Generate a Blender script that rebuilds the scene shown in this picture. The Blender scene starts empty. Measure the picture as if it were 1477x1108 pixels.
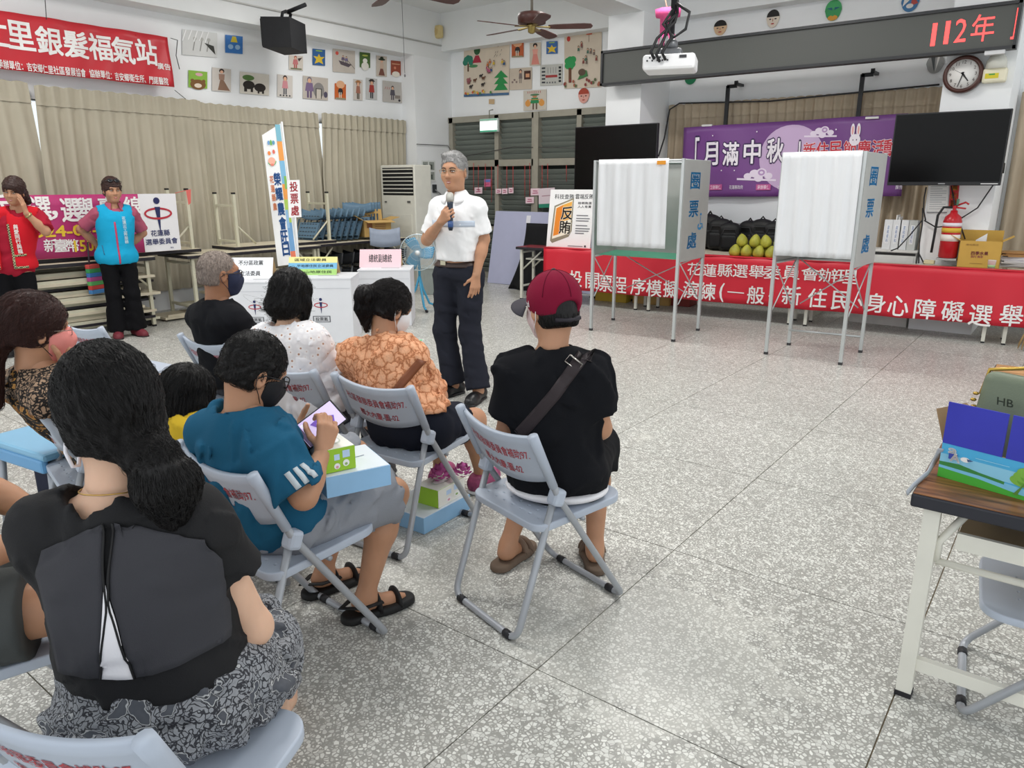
import bpy, bmesh, math, random
import numpy as np
from mathutils import Vector, Matrix
SC = bpy.context.scene
COL = SC.collection
RNG = np.random.RandomState(7)
random.seed(7)
# ---------------------------------------------------------------- camera
FPX, PIT, YAW, CH = 1058.0, 0.2655, 0.6535, 1.5
cam = bpy.data.cameras.new('camera'); cam.sensor_width = 36.0; cam.lens = FPX / 1477 * 36
cam.clip_start = 0.05; cam.clip_end = 200
camo = bpy.data.objects.new('camera', cam); COL.objects.link(camo)
camo.location = (0, 0, CH); camo.rotation_euler = (math.pi / 2 - PIT, 0, YAW)
SC.camera = camo
# ---------------------------------------------------------------- world and light
wd = bpy.data.worlds.new('daylight'); SC.world = wd; wd.use_nodes = True
wb = wd.node_tree.nodes['Background']; wb.inputs[0].default_value = (0.93, 0.97, 1.0, 1); wb.inputs[1].default_value = 1.25
SC.view_settings.view_transform = 'Standard'; SC.view_settings.look = 'None'
SC.view_settings.exposure = 0.0; SC.view_settings.gamma = 1.0; SC.view_settings.use_curve_mapping = False
SC.cycles.use_denoising = True
SC.cycles.max_bounces = 6; SC.cycles.diffuse_bounces = 4; SC.cycles.glossy_bounces = 3
SC.cycles.transparent_max_bounces = 12; SC.cycles.caustics_reflective = False; SC.cycles.caustics_refractive = False
SC.cycles.sample_clamp_indirect = 6

def area(name, loc, rot, sx, sy, power, col=(1, 1, 1)):
    l = bpy.data.lights.new(name, 'AREA'); l.shape = 'RECTANGLE'; l.size = sx; l.size_y = sy; l.energy = power; l.color = col
    o = bpy.data.objects.new(name, l); COL.objects.link(o); o.location = loc; o.rotation_euler = rot
    return o
# ceiling tube lamps of the hall (rows of fluorescent tubes) and the open doorway side behind the photographer
for i, (lx, ly) in enumerate(((-6.6, 2.2), (-6.6, 6.4), (-3.2, 2.2), (-3.2, 6.4), (-0.6, 4.4))):
    area('ceiling_lamp', (lx, ly, 3.96), (0, 0, 0), 1.3, 0.5, 62, (1, 0.98, 0.95))
# ---------------------------------------------------------------- pixel helper: a sight line of the camera cut with a plane of the room
_cy, _sy, _cp, _sp = math.cos(YAW), math.sin(YAW), math.cos(PIT), math.sin(PIT)
FW = np.array([-_sy * _cp, _cy * _cp, -_sp]); RT = np.array([_cy, _sy, 0.0]); DN = np.cross(FW, RT); CC = np.array([0, 0, CH])
def ray(u, v): return FW + RT * (u - 738.5) / FPX + DN * (v - 554) / FPX
def W(u, v, x=None, y=None, z=None, d=None):
    r = ray(u, v)
    t = d if d is not None else ((x - CC[0]) / r[0] if x is not None else ((y - CC[1]) / r[1] if y is not None else (z - CC[2]) / r[2]))
    return CC + t * r
# ---------------------------------------------------------------- materials
def lin(h):
    h = h.lstrip('#'); o = []
    for i in (0, 2, 4):
        c = int(h[i:i + 2], 16) / 255; o.append(c / 12.92 if c <= .04045 else ((c + .055) / 1.055) ** 2.4)
    return (*o, 1)
MATS = {}
class NT:
    def __init__(s, m): s.t = m.node_tree; s.n = s.t.nodes; s.b = s.n['Principled BSDF']
    def add(s, typ, **kw):
        n = s.n.new(typ)
        for k, v in kw.items():
            if k in n.inputs: n.inputs[k].default_value = v
            else: setattr(n, k, v)
        return n
    def link(s, a, b): s.t.links.new(a, b)
    def ramp(s, fac, stops, const=False):
        r = s.n.new('ShaderNodeValToRGB'); e = r.color_ramp.elements
        if const: r.color_ramp.interpolation = 'CONSTANT'
        while len(e) < len(stops): e.new(.5)
        for i, (p, c) in enumerate(stops): e[i].position = p; e[i].color = lin(c) if isinstance(c, str) else (c, c, c, 1)
        s.link(fac, r.inputs[0]); return r.outputs[0]
    def bump(s, h, strength=.3, dist=.01):
        b = s.n.new('ShaderNodeBump'); b.inputs['Strength'].default_value = strength; b.inputs['Distance'].default_value = dist
        s.link(h, b.inputs['Height']); s.link(b.outputs[0], s.b.inputs['Normal'])
    def coord(s, kind='Object', scale=None):
        c = s.n.new('ShaderNodeTexCoord').outputs[kind] if kind != 'World' else s.n.new('ShaderNodeNewGeometry').outputs['Position']
        if scale is not None:
            m = s.n.new('ShaderNodeMapping'); m.inputs['Scale'].default_value = scale if hasattr(scale, '__len__') else (scale,) * 3
            s.link(c, m.inputs[0]); c = m.outputs[0]
        return c
    def mix(s, f, a, b, blend='MIX'):
        m = s.n.new('ShaderNodeMix'); m.data_type = 'RGBA'; m.blend_type = blend
        for v, k in ((f, 0), (a, 6), (b, 7)):
            if isinstance(v, (int, float)): m.inputs[k].default_value = v
            elif isinstance(v, str): m.inputs[k].default_value = lin(v)
            else: s.link(v, m.inputs[k])
        return m.outputs[2]
    def col(s, c): s.link(c, s.b.inputs['Base Color'])
def mat(name, hexc='#808080', rough=.55, metal=0.0, var=0.06, vs=9.0, bump=0.0, bs=60.0, spec=.4, sss=0.0, alpha=1.0, emit=0.0, trans=0.0):
    if name in MATS: return MATS[name]
    m = bpy.data.materials.new(name); m.use_nodes = True; MATS[name] = m; t = NT(m); b = t.b
    b.inputs['Base Color'].default_value = lin(hexc); b.inputs['Roughness'].default_value = rough; b.inputs['Metallic'].default_value = metal
    b.inputs['Specular IOR Level'].default_value = spec; b.inputs['Alpha'].default_value = alpha; b.inputs['Transmission Weight'].default_value = trans
    if sss: b.inputs['Subsurface Weight'].default_value = sss; b.inputs['Subsurface Radius'].default_value = (.012, .005, .003); b.inputs['Subsurface Scale'].default_value = 1.0
    if emit: b.inputs['Emission Color'].default_value = lin(hexc); b.inputs['Emission Strength'].default_value = emit
    if var or bump:
        c = t.coord('Object')
        if var:
            n = t.add('ShaderNodeTexNoise', Scale=vs, Detail=3.0); t.link(c, n.inputs['Vector'])
            h = lin(hexc)
            r = t.n.new('ShaderNodeValToRGB'); e = r.color_ramp.elements
            e[0].position = .3; e[0].color = (*[x * (1 - var) for x in h[:3]], 1); e[1].position = .7; e[1].color = (*[min(1, x * (1 + var)) for x in h[:3]], 1)
            t.link(n.outputs[0], r.inputs[0]); t.col(r.outputs[0])
        if bump:
            n = t.add('ShaderNodeTexNoise', Scale=bs, Detail=4.0); t.link(c, n.inputs['Vector']); t.bump(n.outputs[0], bump, .004)
    return m
def flat(hexc, rough=.6): return mat('print_' + hexc.strip('#'), hexc, rough, var=0)
# ---------------------------------------------------------------- objects
def empty(name, label=None, cat=None, loc=(0, 0, 0), rz=0.0, group=None):
    o = bpy.data.objects.new(name, None); o.empty_display_size = .1; COL.objects.link(o); o.location = loc; o.rotation_euler = (0, 0, rz)
    return tag(o, label, cat, group)
def tag(o, label=None, cat=None, group=None, kind=None):
    if label: o['label'] = label
    if cat: o['category'] = cat
    if group: o['group'] = group
    if kind: o['kind'] = kind
    return o
def link(name, me, m=None, parent=None, smooth=None):
    o = bpy.data.objects.new(name, me); COL.objects.link(o)
    if m is not None:
        for k in (m if isinstance(m, (list, tuple)) else [m]): me.materials.append(k)
    if parent is not None: o.parent = parent
    return o
def mesh_np(name, V, Q, mi=None, smooth=True):
    """V (n,3); Q list of faces (ragged list or array)"""
    me = bpy.data.meshes.new(name)
    V = np.asarray(V, np.float32)
    if isinstance(Q, np.ndarray):
        nf, k = Q.shape; idx = Q.astype(np.int32).ravel(); tot = np.full(nf, k, np.int32); st = np.arange(nf, dtype=np.int32) * k
    else:
        tot = np.array([len(q) for q in Q], np.int32); idx = np.array([i for q in Q for i in q], np.int32); st = np.concatenate([[0], np.cumsum(tot)[:-1]]).astype(np.int32); nf = len(Q)
    me.vertices.add(len(V)); me.vertices.foreach_set('co', V.ravel())
    me.loops.add(len(idx)); me.loops.foreach_set('vertex_index', idx)
    me.polygons.add(nf); me.polygons.foreach_set('loop_start', st)
    try: me.polygons.foreach_set('loop_total', tot)
    except Exception: pass
    if smooth is not None: me.polygons.foreach_set('use_smooth', np.full(nf, bool(smooth)))
    if mi is not None: me.polygons.foreach_set('material_index', np.asarray(mi, np.int32))
    me.update(calc_edges=True); me.validate()
    return me
class MB:
    """collects simple solids into one mesh"""
    def __init__(s): s.V = []; s.F = []; s.S = []
    def put(s, vs, fs, sm=False):
        b = len(s.V); s.V += [tuple(float(c) for c in v) for v in vs]; s.F += [tuple(i + b for i in f) for f in fs]; s.S += [sm] * len(fs); return s
    def box(s, c, d, R=None, taper=1.0):
        x, y, z = d[0] / 2, d[1] / 2, d[2] / 2; R = Matrix.Identity(3) if R is None else R; c = Vector(c)
        vs = [c + R @ Vector((sx * x * (taper if sz > 0 else 1), sy * y * (taper if sz > 0 else 1), sz * z)) for sz in (-1, 1) for sx, sy in ((-1, -1), (1, -1), (1, 1), (-1, 1))]
        return s.put(vs, [(3, 2, 1, 0), (4, 5, 6, 7), (0, 1, 5, 4), (1, 2, 6, 5), (2, 3, 7, 6), (3, 0, 4, 7)])
    def bbox(s, c, d, b=.006, R=None):
        """box with chamfered edges"""
        R = Matrix.Identity(3) if R is None else R; c = Vector(c); bm = bmesh.new(); bmesh.ops.create_cube(bm, size=1)
        for v in bm.verts: v.co = Vector((v.co.x * d[0], v.co.y * d[1], v.co.z * d[2]))
        bmesh.ops.bevel(bm, geom=bm.edges[:], offset=b, segments=2, affect='EDGES', profile=.5)
        bm.verts.index_update()
        s.put([c + R @ v.co for v in bm.verts], [[v.index for v in f.verts] for f in bm.faces]); bm.free(); return s
    def span(s, lo, hi): return s.box([(a + b) / 2 for a, b in zip(lo, hi)], [abs(b - a) for a, b in zip(lo, hi)])
    def tube(s, pts, r, n=8, closed=False, cap=True, flat=1.0):
        P = [Vector(p) for p in pts]; N = len(P); rr = r if hasattr(r, '__len__') else [r] * N; rings = []
        up = None
        for i, p in enumerate(P):
            t = (P[(i + 1) % N] - P[i - 1]) if closed else (P[min(i + 1, N - 1)] - P[max(i - 1, 0)])
            t = t.normalized() if t.length > 1e-9 else Vector((0, 0, 1))
            if up is None: up = Vector((0, 0, 1)) if abs(t.z) < .95 else Vector((0, 1, 0))
            a = up - t * up.dot(t); a = a.normalized() if a.length > 1e-6 else t.orthogonal().normalized(); up = a; b = t.cross(a)
            rings.append([p + (a * math.cos(k * 2 * math.pi / n) * flat + b * math.sin(k * 2 * math.pi / n)) * rr[i] for k in range(n)])
        vs = [v for r_ in rings for v in r_]; fs = []
        M = N if closed else N - 1
        for i in range(M):
            j = (i + 1) % N
            fs += [(i * n + k, i * n + (k + 1) % n, j * n + (k + 1) % n, j * n + k) for k in range(n)]
        if cap and not closed: fs += [tuple(range(n - 1, -1, -1)), tuple((N - 1) * n + k for k in range(n))]
        return s.put(vs, fs, True)
    def lathe(s, c, prof, n=20, R=None):
        """prof: (r,z) list around local z"""
        R = Matrix.Identity(3) if R is None else R; c = Vector(c); vs = []; fs = []
        for r, z in prof:
            vs += [c + R @ Vector((max(r, 1e-4) * math.cos(k * 2 * math.pi / n), max(r, 1e-4) * math.sin(k * 2 * math.pi / n), z)) for k in range(n)]
        for i in range(len(prof) - 1):
            fs += [(i * n + k, i * n + (k + 1) % n, (i + 1) * n + (k + 1) % n, (i + 1) * n + k) for k in range(n)]
        fs += [tuple(range(n - 1, -1, -1)), tuple((len(prof) - 1) * n + k for k in range(n))]
        return s.put(vs, fs, True)
    def grid(s, fn, nu, nv, th=0.0, sm=True):
        """sheet fn(a,b)->point, a,b in 0..1, optional thickness along its normal"""
        P = [[Vector(fn(i / nu, j / nv)) for i in range(nu + 1)] for j in range(nv + 1)]; w = nu + 1
        q = [(j * w + i, j * w + i + 1, (j + 1) * w + i + 1, (j + 1) * w + i) for j in range(nv) for i in range(nu)]
        A = [p for row in P for p in row]
        if not th: return s.put(A, q, sm)
        B = []
        for j in range(nv + 1):
            for i in range(nu + 1):
                du = P[j][min(i + 1, nu)] - P[j][max(i - 1, 0)]; dv = P[min(j + 1, nv)][i] - P[max(j - 1, 0)][i]
                n = du.cross(dv); n = n.normalized() if n.length > 1e-12 else Vector((0, 0, 1)); B.append(P[j][i] - n * th)
        o = len(A); fs = q + [tuple(o + k for k in reversed(f)) for f in q]
        edge = [j for j in range(w)] + [j * w + nu for j in range(1, nv + 1)] + [nv * w + i for i in range(nu - 1, -1, -1)] + [j * w for j in range(nv - 1, 0, -1)]
        for a, b in zip(edge, edge[1:] + edge[:1]): fs.append((b, a, o + a, o + b))
        return s.put(A + B, fs, sm)
    def prism(s, pts, z0, z1, fn=lambda x, y, z: (x, y, z)):
        n = len(pts); vs = [fn(x, y, z0) for x, y in pts] + [fn(x, y, z1) for x, y in pts]
        return s.put(vs, [tuple(range(n - 1, -1, -1)), tuple(range(n, 2 * n))] + [(i, (i + 1) % n, n + (i + 1) % n, n + i) for i in range(n)])
    def mesh(s, name):
        me = mesh_np(name, np.array(s.V), s.F, smooth=None); me.polygons.foreach_set('use_smooth', s.S); return me
    def build(s, name, m, parent=None): return link(name, s.mesh(name), m, parent)
def struct(name, mb, m, parent=None, label=None):
    o = mb.build(name, m, parent)
    if parent is None: o['kind'] = 'structure'
    if label: o['label'] = label
    return o
def rotz(a): return Matrix.Rotation(a, 3, 'Z')
def copy_tree(o, parent=None):
    c = o.copy(); COL.objects.link(c)
    if parent is not None: c.parent = parent
    for ch in list(o.children): copy_tree(ch, c)
    return c
# ---------------------------------------------------------------- lettering
TXC = {}
def glyphs(s, bold=0.0):
    """outline text as 2D triangles, unit size, left aligned"""
    key = (s, bold)
    if key not in TXC:
        c = bpy.data.curves.new('t', 'FONT'); c.body = s; c.size = 1; c.resolution_u = 2
        o = bpy.data.objects.new('t', c); COL.objects.link(o); me = o.to_mesh()
        V = np.array([v.co[:2] for v in me.vertices]).reshape(-1, 2); F = [tuple(p.vertices) for p in me.polygons]
        o.to_mesh_clear(); bpy.data.objects.remove(o); bpy.data.curves.remove(c)
        if bold and len(V):
            n = len(V); r = bold * .62; sh = [(r * math.cos(k * math.pi / 4), r * math.sin(k * math.pi / 4)) for k in range(8)] if bold > .03 else [(r, r), (-r, r), (r, -r), (-r, -r)]
            F = [tuple(i + n * k for i in f) for k in range(len(sh)) for f in F]; V = np.concatenate([V + q for q in sh])
        TXC[key] = (V, F)
    return TXC[key]
class Pan:
    """a flat (or waving) printed panel: o = lower left corner, ax/ay unit vectors, w,h metres; prints are thin layers on it"""
    def __init__(s, o, ax, ay, w, h, th=.003, wave=None):
        s.o = np.array(o, float); s.ax = np.array(ax, float) / np.linalg.norm(ax); s.ay = np.array(ay, float) / np.linalg.norm(ay)
        s.n = np.cross(s.ax, s.ay); s.n /= np.linalg.norm(s.n); s.w = w; s.h = h; s.th = th; s.wave = wave; s.V = []; s.F = []; s.mi = []; s.ms = []; s.k = 0
    def pt(s, a, b, off=0.0):
        z = s.wave(a, b) if s.wave else 0.0
        return s.o + s.ax * (a * s.w) + s.ay * (b * s.h) + s.n * (z + off)
    def slab(s, name, m, parent=None, nu=None, nv=None):
        nu = nu or (40 if s.wave else 1); nv = nv or (12 if s.wave else 1)
        mb = MB(); mb.grid(lambda a, b: s.pt(a, b), nu, nv, s.th, sm=bool(s.wave)); return mb.build(name, m, parent)
    def _put(s, pts, faces, m):
        if s.wave:
            pts = [tuple(map(float, q)) for q in pts]; work = [tuple(f) for f in faces]; faces = []; mids = {}; Lm = .07
            while work:
                f = work.pop()
                if len(f) > 4: work += [(f[0], f[i_], f[i_ + 1]) for i_ in range(1, len(f) - 1)]; continue
                if len(f) == 4: work += [(f[0], f[1], f[2]), (f[0], f[2], f[3])]; continue
                e = [(math.hypot((pts[f[i]][0] - pts[f[i - 2]][0]) * s.w, (pts[f[i]][1] - pts[f[i - 2]][1]) * s.h), i) for i in range(3)]; L_, i = max(e)
                if L_ < Lm: faces.append(f); continue
                a_, b_, c_ = f[i], f[i - 2], f[i - 1]; k_ = (min(a_, b_), max(a_, b_))
                if k_ not in mids: mids[k_] = len(pts); pts.append(((pts[a_][0] + pts[b_][0]) / 2, (pts[a_][1] + pts[b_][1]) / 2))
                m_ = mids[k_]; work += [(a_, m_, c_), (m_, b_, c_)]
        s.k += 1; off = .0006 + .00025 * s.k + (.003 if s.wave else 0); b = len(s.V)
        s.V += [s.pt(x, y, off) for x, y in pts]; s.F += [tuple(i + b for i in f) for f in faces]
        if m not in s.ms: s.ms.append(m)
        s.mi += [s.ms.index(m)] * len(faces)
    def rect(s, x0, y0, x1, y1, m, n=1):
        nx = n if n > 1 else (max(1, int((x1 - x0) * 30)) if s.wave else 1)
        pts = [(x0 + (x1 - x0) * i / nx, y) for y in (y0, y1) for i in range(nx + 1)]
        s._put(pts, [(i, i + 1, nx + 2 + i, nx + 1 + i) for i in range(nx)], m); return s
    def poly(s, pts, m): s._put(pts, [tuple(range(len(pts)))], m); return s
    def ell(s, cx, cy, rx, ry, m, a0=0, a1=360, n=20):
        full = a1 - a0 >= 360
        pts = [(cx + rx * math.cos(math.radians(a0 + (a1 - a0) * i / (n if full else n - 1))), cy + ry * math.sin(math.radians(a0 + (a1 - a0) * i / (n if full else n - 1)))) for i in range(n)]
        if not full: pts.append((cx, cy))
        s._put(pts, [tuple(range(len(pts)))], m); return s
    def ring(s, cx, cy, rx, ry, t, m, n=28, a0=0, a1=360):
        pts = []
        for i in range(n + 1):
            a = math.radians(a0 + (a1 - a0) * i / n); pts += [(cx + rx * math.cos(a), cy + ry * math.sin(a)), (cx + (rx - t) * math.cos(a), cy + (ry - t * s.w / s.h) * math.sin(a))]
        s._put(pts, [(2 * i, 2 * i + 2, 2 * i + 3, 2 * i + 1) for i in range(n)], m); return s
    def line(s, x0, y0, x1, y1, t, m):
        dx, dy = (x1 - x0) * s.w, (y1 - y0) * s.h; L = math.hypot(dx, dy) or 1; nx, ny = -dy / L * t / 2 / s.w, dx / L * t / 2 / s.h
        return s.poly([(x0 + nx, y0 + ny), (x1 + nx, y1 + ny), (x1 - nx, y1 - ny), (x0 - nx, y0 - ny)], m)
    def text(s, txt, cx, cy, hgt, m, wid=None, bold=0.0, outline=None, ob=.05, rot=0.0):
        """centred text; hgt = glyph height as a fraction of panel height; wid = total width fraction"""
        for mm, bd in (((outline, bold + ob),) if outline else ()) + ((m, bold),):
            V, F = glyphs(txt, bd)
            if not len(V): return s
            V0, _ = glyphs(txt, 0.0)
            lo, hi = V0.min(0), V0.max(0); S = hgt * s.h / max(hi[1] - lo[1], .3); sx = S if wid is None else wid * s.w / (hi[0] - lo[0])
            q = (V - (lo + hi) / 2) * [sx, S]
            if rot: c_, s_ = math.cos(rot), math.sin(rot); q = q @ np.array([[c_, s_], [-s_, c_]])
            s._put([(cx + x / s.w, cy + y / s.h) for x, y in q], F, mm)
        return s
    def done(s, name='print', parent=None):
        if not s.F: return None
        me = mesh_np(name, np.array(s.V), s.F, s.mi, smooth=False); return link(name, me, s.ms, parent)
def paper(name, label, cat, o, ax, ay, w, h, base, draw=None, group=None, th=.003, wave=None, parent=None, part='print'):
    p = Pan(o, ax, ay, w, h, th, wave); ob = p.slab(name, base, parent)
    if label: tag(ob, label, cat, group)
    if draw: draw(p); p.done(part, ob)
    return ob
# ---------------------------------------------------------------- soft solids: bodies, cloth and hair grown from blended round cones and ellipsoids
f32 = np.float32
def A3(*v): return np.array(v, f32)
class Sdf:
    def __init__(s): s.ops = []; s.lo = np.full(3, 1e9); s.hi = np.full(3, -1e9); s.disp = None
    def _bb(s, *pr):
        for p, r in pr: s.lo = np.minimum(s.lo, np.array(p) - r); s.hi = np.maximum(s.hi, np.array(p) + r)
    def cone(s, a, b, ra, rb, k=.03, op='u', flat=None):
        """round cone a->b; flat: cut square at b (1) or at both ends (2)"""
        a, b = np.asarray(a, f32), np.asarray(b, f32); s.ops.append(('c', op, k, a, b, f32(ra), f32(rb), flat))
        if op == 'u': s._bb((a, ra), (b, rb))
        return s
    def ell(s, c, r, k=.03, op='u', R=None):
        c, r = np.asarray(c, f32), np.asarray(r, f32); s.ops.append(('e', op, k, c, r, None if R is None else np.asarray(R, f32)))
        if op == 'u': s._bb((c, r.max()))
        return s
    def box(s, c, h, rad=.01, k=.01, op='u', R=None):
        c, h = np.asarray(c, f32), np.asarray(h, f32); s.ops.append(('b', op, k, c, h, f32(rad), None if R is None else np.asarray(R, f32)))
        if op == 'u': s._bb((c, float(np.linalg.norm(h)) + rad))
        return s
    def cut(s, p, n, k=0.004):
        """keep the side the normal n points away from"""
        n = np.asarray(n, f32); n = n / np.linalg.norm(n); s.ops.append(('p', 'i', k, np.asarray(p, f32), n)); return s
    def __call__(s, P):
        P = np.asarray(P, f32); d = np.full(len(P), 10, f32)
        for o in s.ops:
            t, op, k = o[0], o[1], o[2]
            if t == 'c':
                _, _, _, a, b, ra, rb, fl = o; ab = b - a; L2 = max(float(ab @ ab), 1e-9); q = P - a; h = (q @ ab) / L2; hc = np.clip(h, 0, 1)
                e = np.sqrt(((q - hc[:, None] * ab) ** 2).sum(1)) - (ra + (rb - ra) * hc)
                if fl: e = np.maximum(e, (h - 1) * f32(math.sqrt(L2)))
                if fl == 2: e = np.maximum(e, -h * f32(math.sqrt(L2)))
            elif t == 'e':
                q = P - o[3]
                if o[5] is not None: q = q @ o[5]
                q0 = q / o[4]; k0 = np.sqrt((q0 ** 2).sum(1)); k1 = np.sqrt(((q0 / o[4]) ** 2).sum(1)); e = k0 * (k0 - 1) / np.maximum(k1, 1e-6)
            elif t == 'b':
                q = P - o[3]
                if o[6] is not None: q = q @ o[6]
                q = np.abs(q) - (o[4] - o[5]); e = np.sqrt((np.maximum(q, 0) ** 2).sum(1)) + np.minimum(q.max(1), 0) - o[5]
            else: e = (P - o[3]) @ o[4]
            if op == 'u': h = np.maximum(k - np.abs(d - e), 0) / max(k, 1e-6); d = np.minimum(d, e) - h * h * f32(k / 4)
            else:
                if op == 's': e = -e
                h = np.maximum(k - np.abs(d - e), 0) / max(k, 1e-6); d = np.maximum(d, e) + h * h * f32(k / 4)
        if s.disp is not None: d = d + s.disp(P)
        return d
    def poly(s, h=.01, pad=.02):
        lo = s.lo - pad; B = 8; n = np.ceil((s.hi + pad - lo) / h / B).astype(int) + 1; dim = n * B
        ci = np.stack(np.meshgrid(*[np.arange(k) for k in n], indexing='ij'), -1).reshape(-1, 3)
        dc = s((lo + (ci * B + B / 2 - .5) * h).astype(f32)); act = np.abs(dc) < h * B * 1.15 + .012
        D = np.repeat(np.repeat(np.repeat(dc.reshape(n), B, 0), B, 1), B, 2).astype(f32)
        off = np.stack(np.meshgrid(*[np.arange(B)] * 3, indexing='ij'), -1).reshape(-1, 3)
        ia = ci[act]; idx = (ia[:, None, :] * B + off[None]).reshape(-1, 3)
        for c in range(0, len(idx), 400000):
            q = idx[c:c + 400000]; D[q[:, 0], q[:, 1], q[:, 2]] = s((lo + q * h).astype(f32))
        S = D < 0
        c8 = [S[x:dim[0] - 1 + x, y:dim[1] - 1 + y, z:dim[2] - 1 + z] for x in (0, 1) for y in (0, 1) for z in (0, 1)]
        anyc = c8[0].copy(); allc = c8[0].copy()
        for q in c8[1:]: anyc |= q; allc &= q
        cells = np.argwhere(anyc & ~allc); num = np.full(anyc.shape, -1, np.int32); num[cells[:, 0], cells[:, 1], cells[:, 2]] = np.arange(len(cells))
        acc = np.zeros((len(cells), 3), f32); cnt = np.zeros(len(cells), f32)
        val = {}
        for x in (0, 1):
            for y in (0, 1):
                for z in (0, 1): val[x, y, z] = D[cells[:, 0] + x, cells[:, 1] + y, cells[:, 2] + z]
        for a in val:
            for ax in range(3):
                if a[ax] == 0:
                    b = list(a); b[ax] = 1; b = tuple(b); va, vb = val[a], val[b]; m = (va < 0) != (vb < 0); t = np.where(m, va / np.where(m, va - vb, 1), 0)
                    p = np.zeros((len(cells), 3), f32); p[:] = a; p[:, ax] += t; acc += p * m[:, None]; cnt += m
        V = lo + (cells + acc / np.maximum(cnt, 1)[:, None]) * h
        Q = []
        for ax in range(3):
            o1, o2 = [(1, 2), (2, 0), (0, 1)][ax]
            sl0 = [slice(1, dim[k] - 1) for k in range(3)]; sl0[ax] = slice(0, dim[ax] - 1); sl1 = list(sl0); sl1[ax] = slice(1, dim[ax])
            s0, s1 = S[tuple(sl0)], S[tuple(sl1)]; e = np.argwhere(s0 != s1)
            if not len(e): continue
            fl = s0[e[:, 0], e[:, 1], e[:, 2]]; e = e.copy(); base = np.array([1, 1, 1]); base[ax] = 0; e = e + base
            def cell(d1, d2):
                c = e.copy(); c[:, o1] -= d1; c[:, o2] -= d2; return num[c[:, 0], c[:, 1], c[:, 2]]
            q = np.stack([cell(1, 1), cell(0, 1), cell(0, 0), cell(1, 0)], 1); q[~fl] = q[~fl][:, ::-1]; Q.append(q)
        return V, np.concatenate(Q)
    def grad(s, P, e=.003):
        P = np.asarray(P, f32); g = np.stack([s(P + A3(*[e if i == j else 0 for j in range(3)])) - s(P - A3(*[e if i == j else 0 for j in range(3)])) for i in range(3)], 1)
        return g / np.maximum(np.linalg.norm(g, axis=1, keepdims=True), 1e-6)
    def trace(s, P, dr, off=.003, n=40):
        """slide points along dr until they lie on the surface"""
        P = np.asarray(P, f32).copy(); dr = np.asarray(dr, f32); dr = dr / np.linalg.norm(dr)
        P0 = P.copy()
        for _ in range(n): P += np.clip(s(P) - off, -.03, .05)[:, None] * dr * f32(.8)
        bad = (np.abs(s(P) - off) > .004) | (np.linalg.norm(P - P0, axis=1) > .55)
        if bad.any():
            q = P0[bad] + dr * f32(.3)
            for _ in range(14): q = q - s.grad(q) * (s(q) - off)[:, None] * f32(.7)
            P[bad] = q
        return P
def fuse(parts):
    """several (V,Q) surfaces that run into each other -> one"""
    V = np.concatenate([p[0] for p in parts]); o = 0; Q = []
    for v, q in parts: Q.append(q + o); o += len(v)
    return V, np.concatenate(Q)
def soft(name, sd, h, m, parent, pad=.02):
    V, Q = sd.poly(h, pad); return link(name, mesh_np(name, V, Q), m, parent)
def folds(amp, wl, seed=0, aniso=(1, 1, 1)):
    r = np.random.RandomState(seed); K = r.normal(size=(7, 3)); K /= np.linalg.norm(K, axis=1, keepdims=True); K = (K * np.array(aniso) * (2 * np.pi / wl) * r.uniform(.6, 1.5, (7, 1))).astype(f32); ph = r.uniform(0, 6.28, 7)
    def f(P):
        d = np.zeros(len(P), f32)
        for k, p in zip(K, ph):
            x = np.sin(P @ k + f32(p) + d * 1.3); d += x
        return d * f32(amp / 2.6)
    return f
def RX(a): return np.array(Matrix.Rotation(a, 3, 'X'))
def RZ(a): return np.array(Matrix.Rotation(a, 3, 'Z'))
def RY(a): return np.array(Matrix.Rotation(a, 3, 'Y'))
def unit(v): v = np.asarray(v, float); return v / max(np.linalg.norm(v), 1e-9)
def ik(a, c, l1, l2, pole):
    a, c = np.asarray(a, float), np.asarray(c, float); d = c - a; L = np.linalg.norm(d); L2 = min(L, (l1 + l2) * .999); u = d / max(L, 1e-6)
    x = (l1 * l1 - l2 * l2 + L2 * L2) / (2 * L2); y = math.sqrt(max(l1 * l1 - x * x, 0)); p = np.asarray(pole, float); p = unit(p - u * (p @ u))
    return a + u * x + p * y
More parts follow.
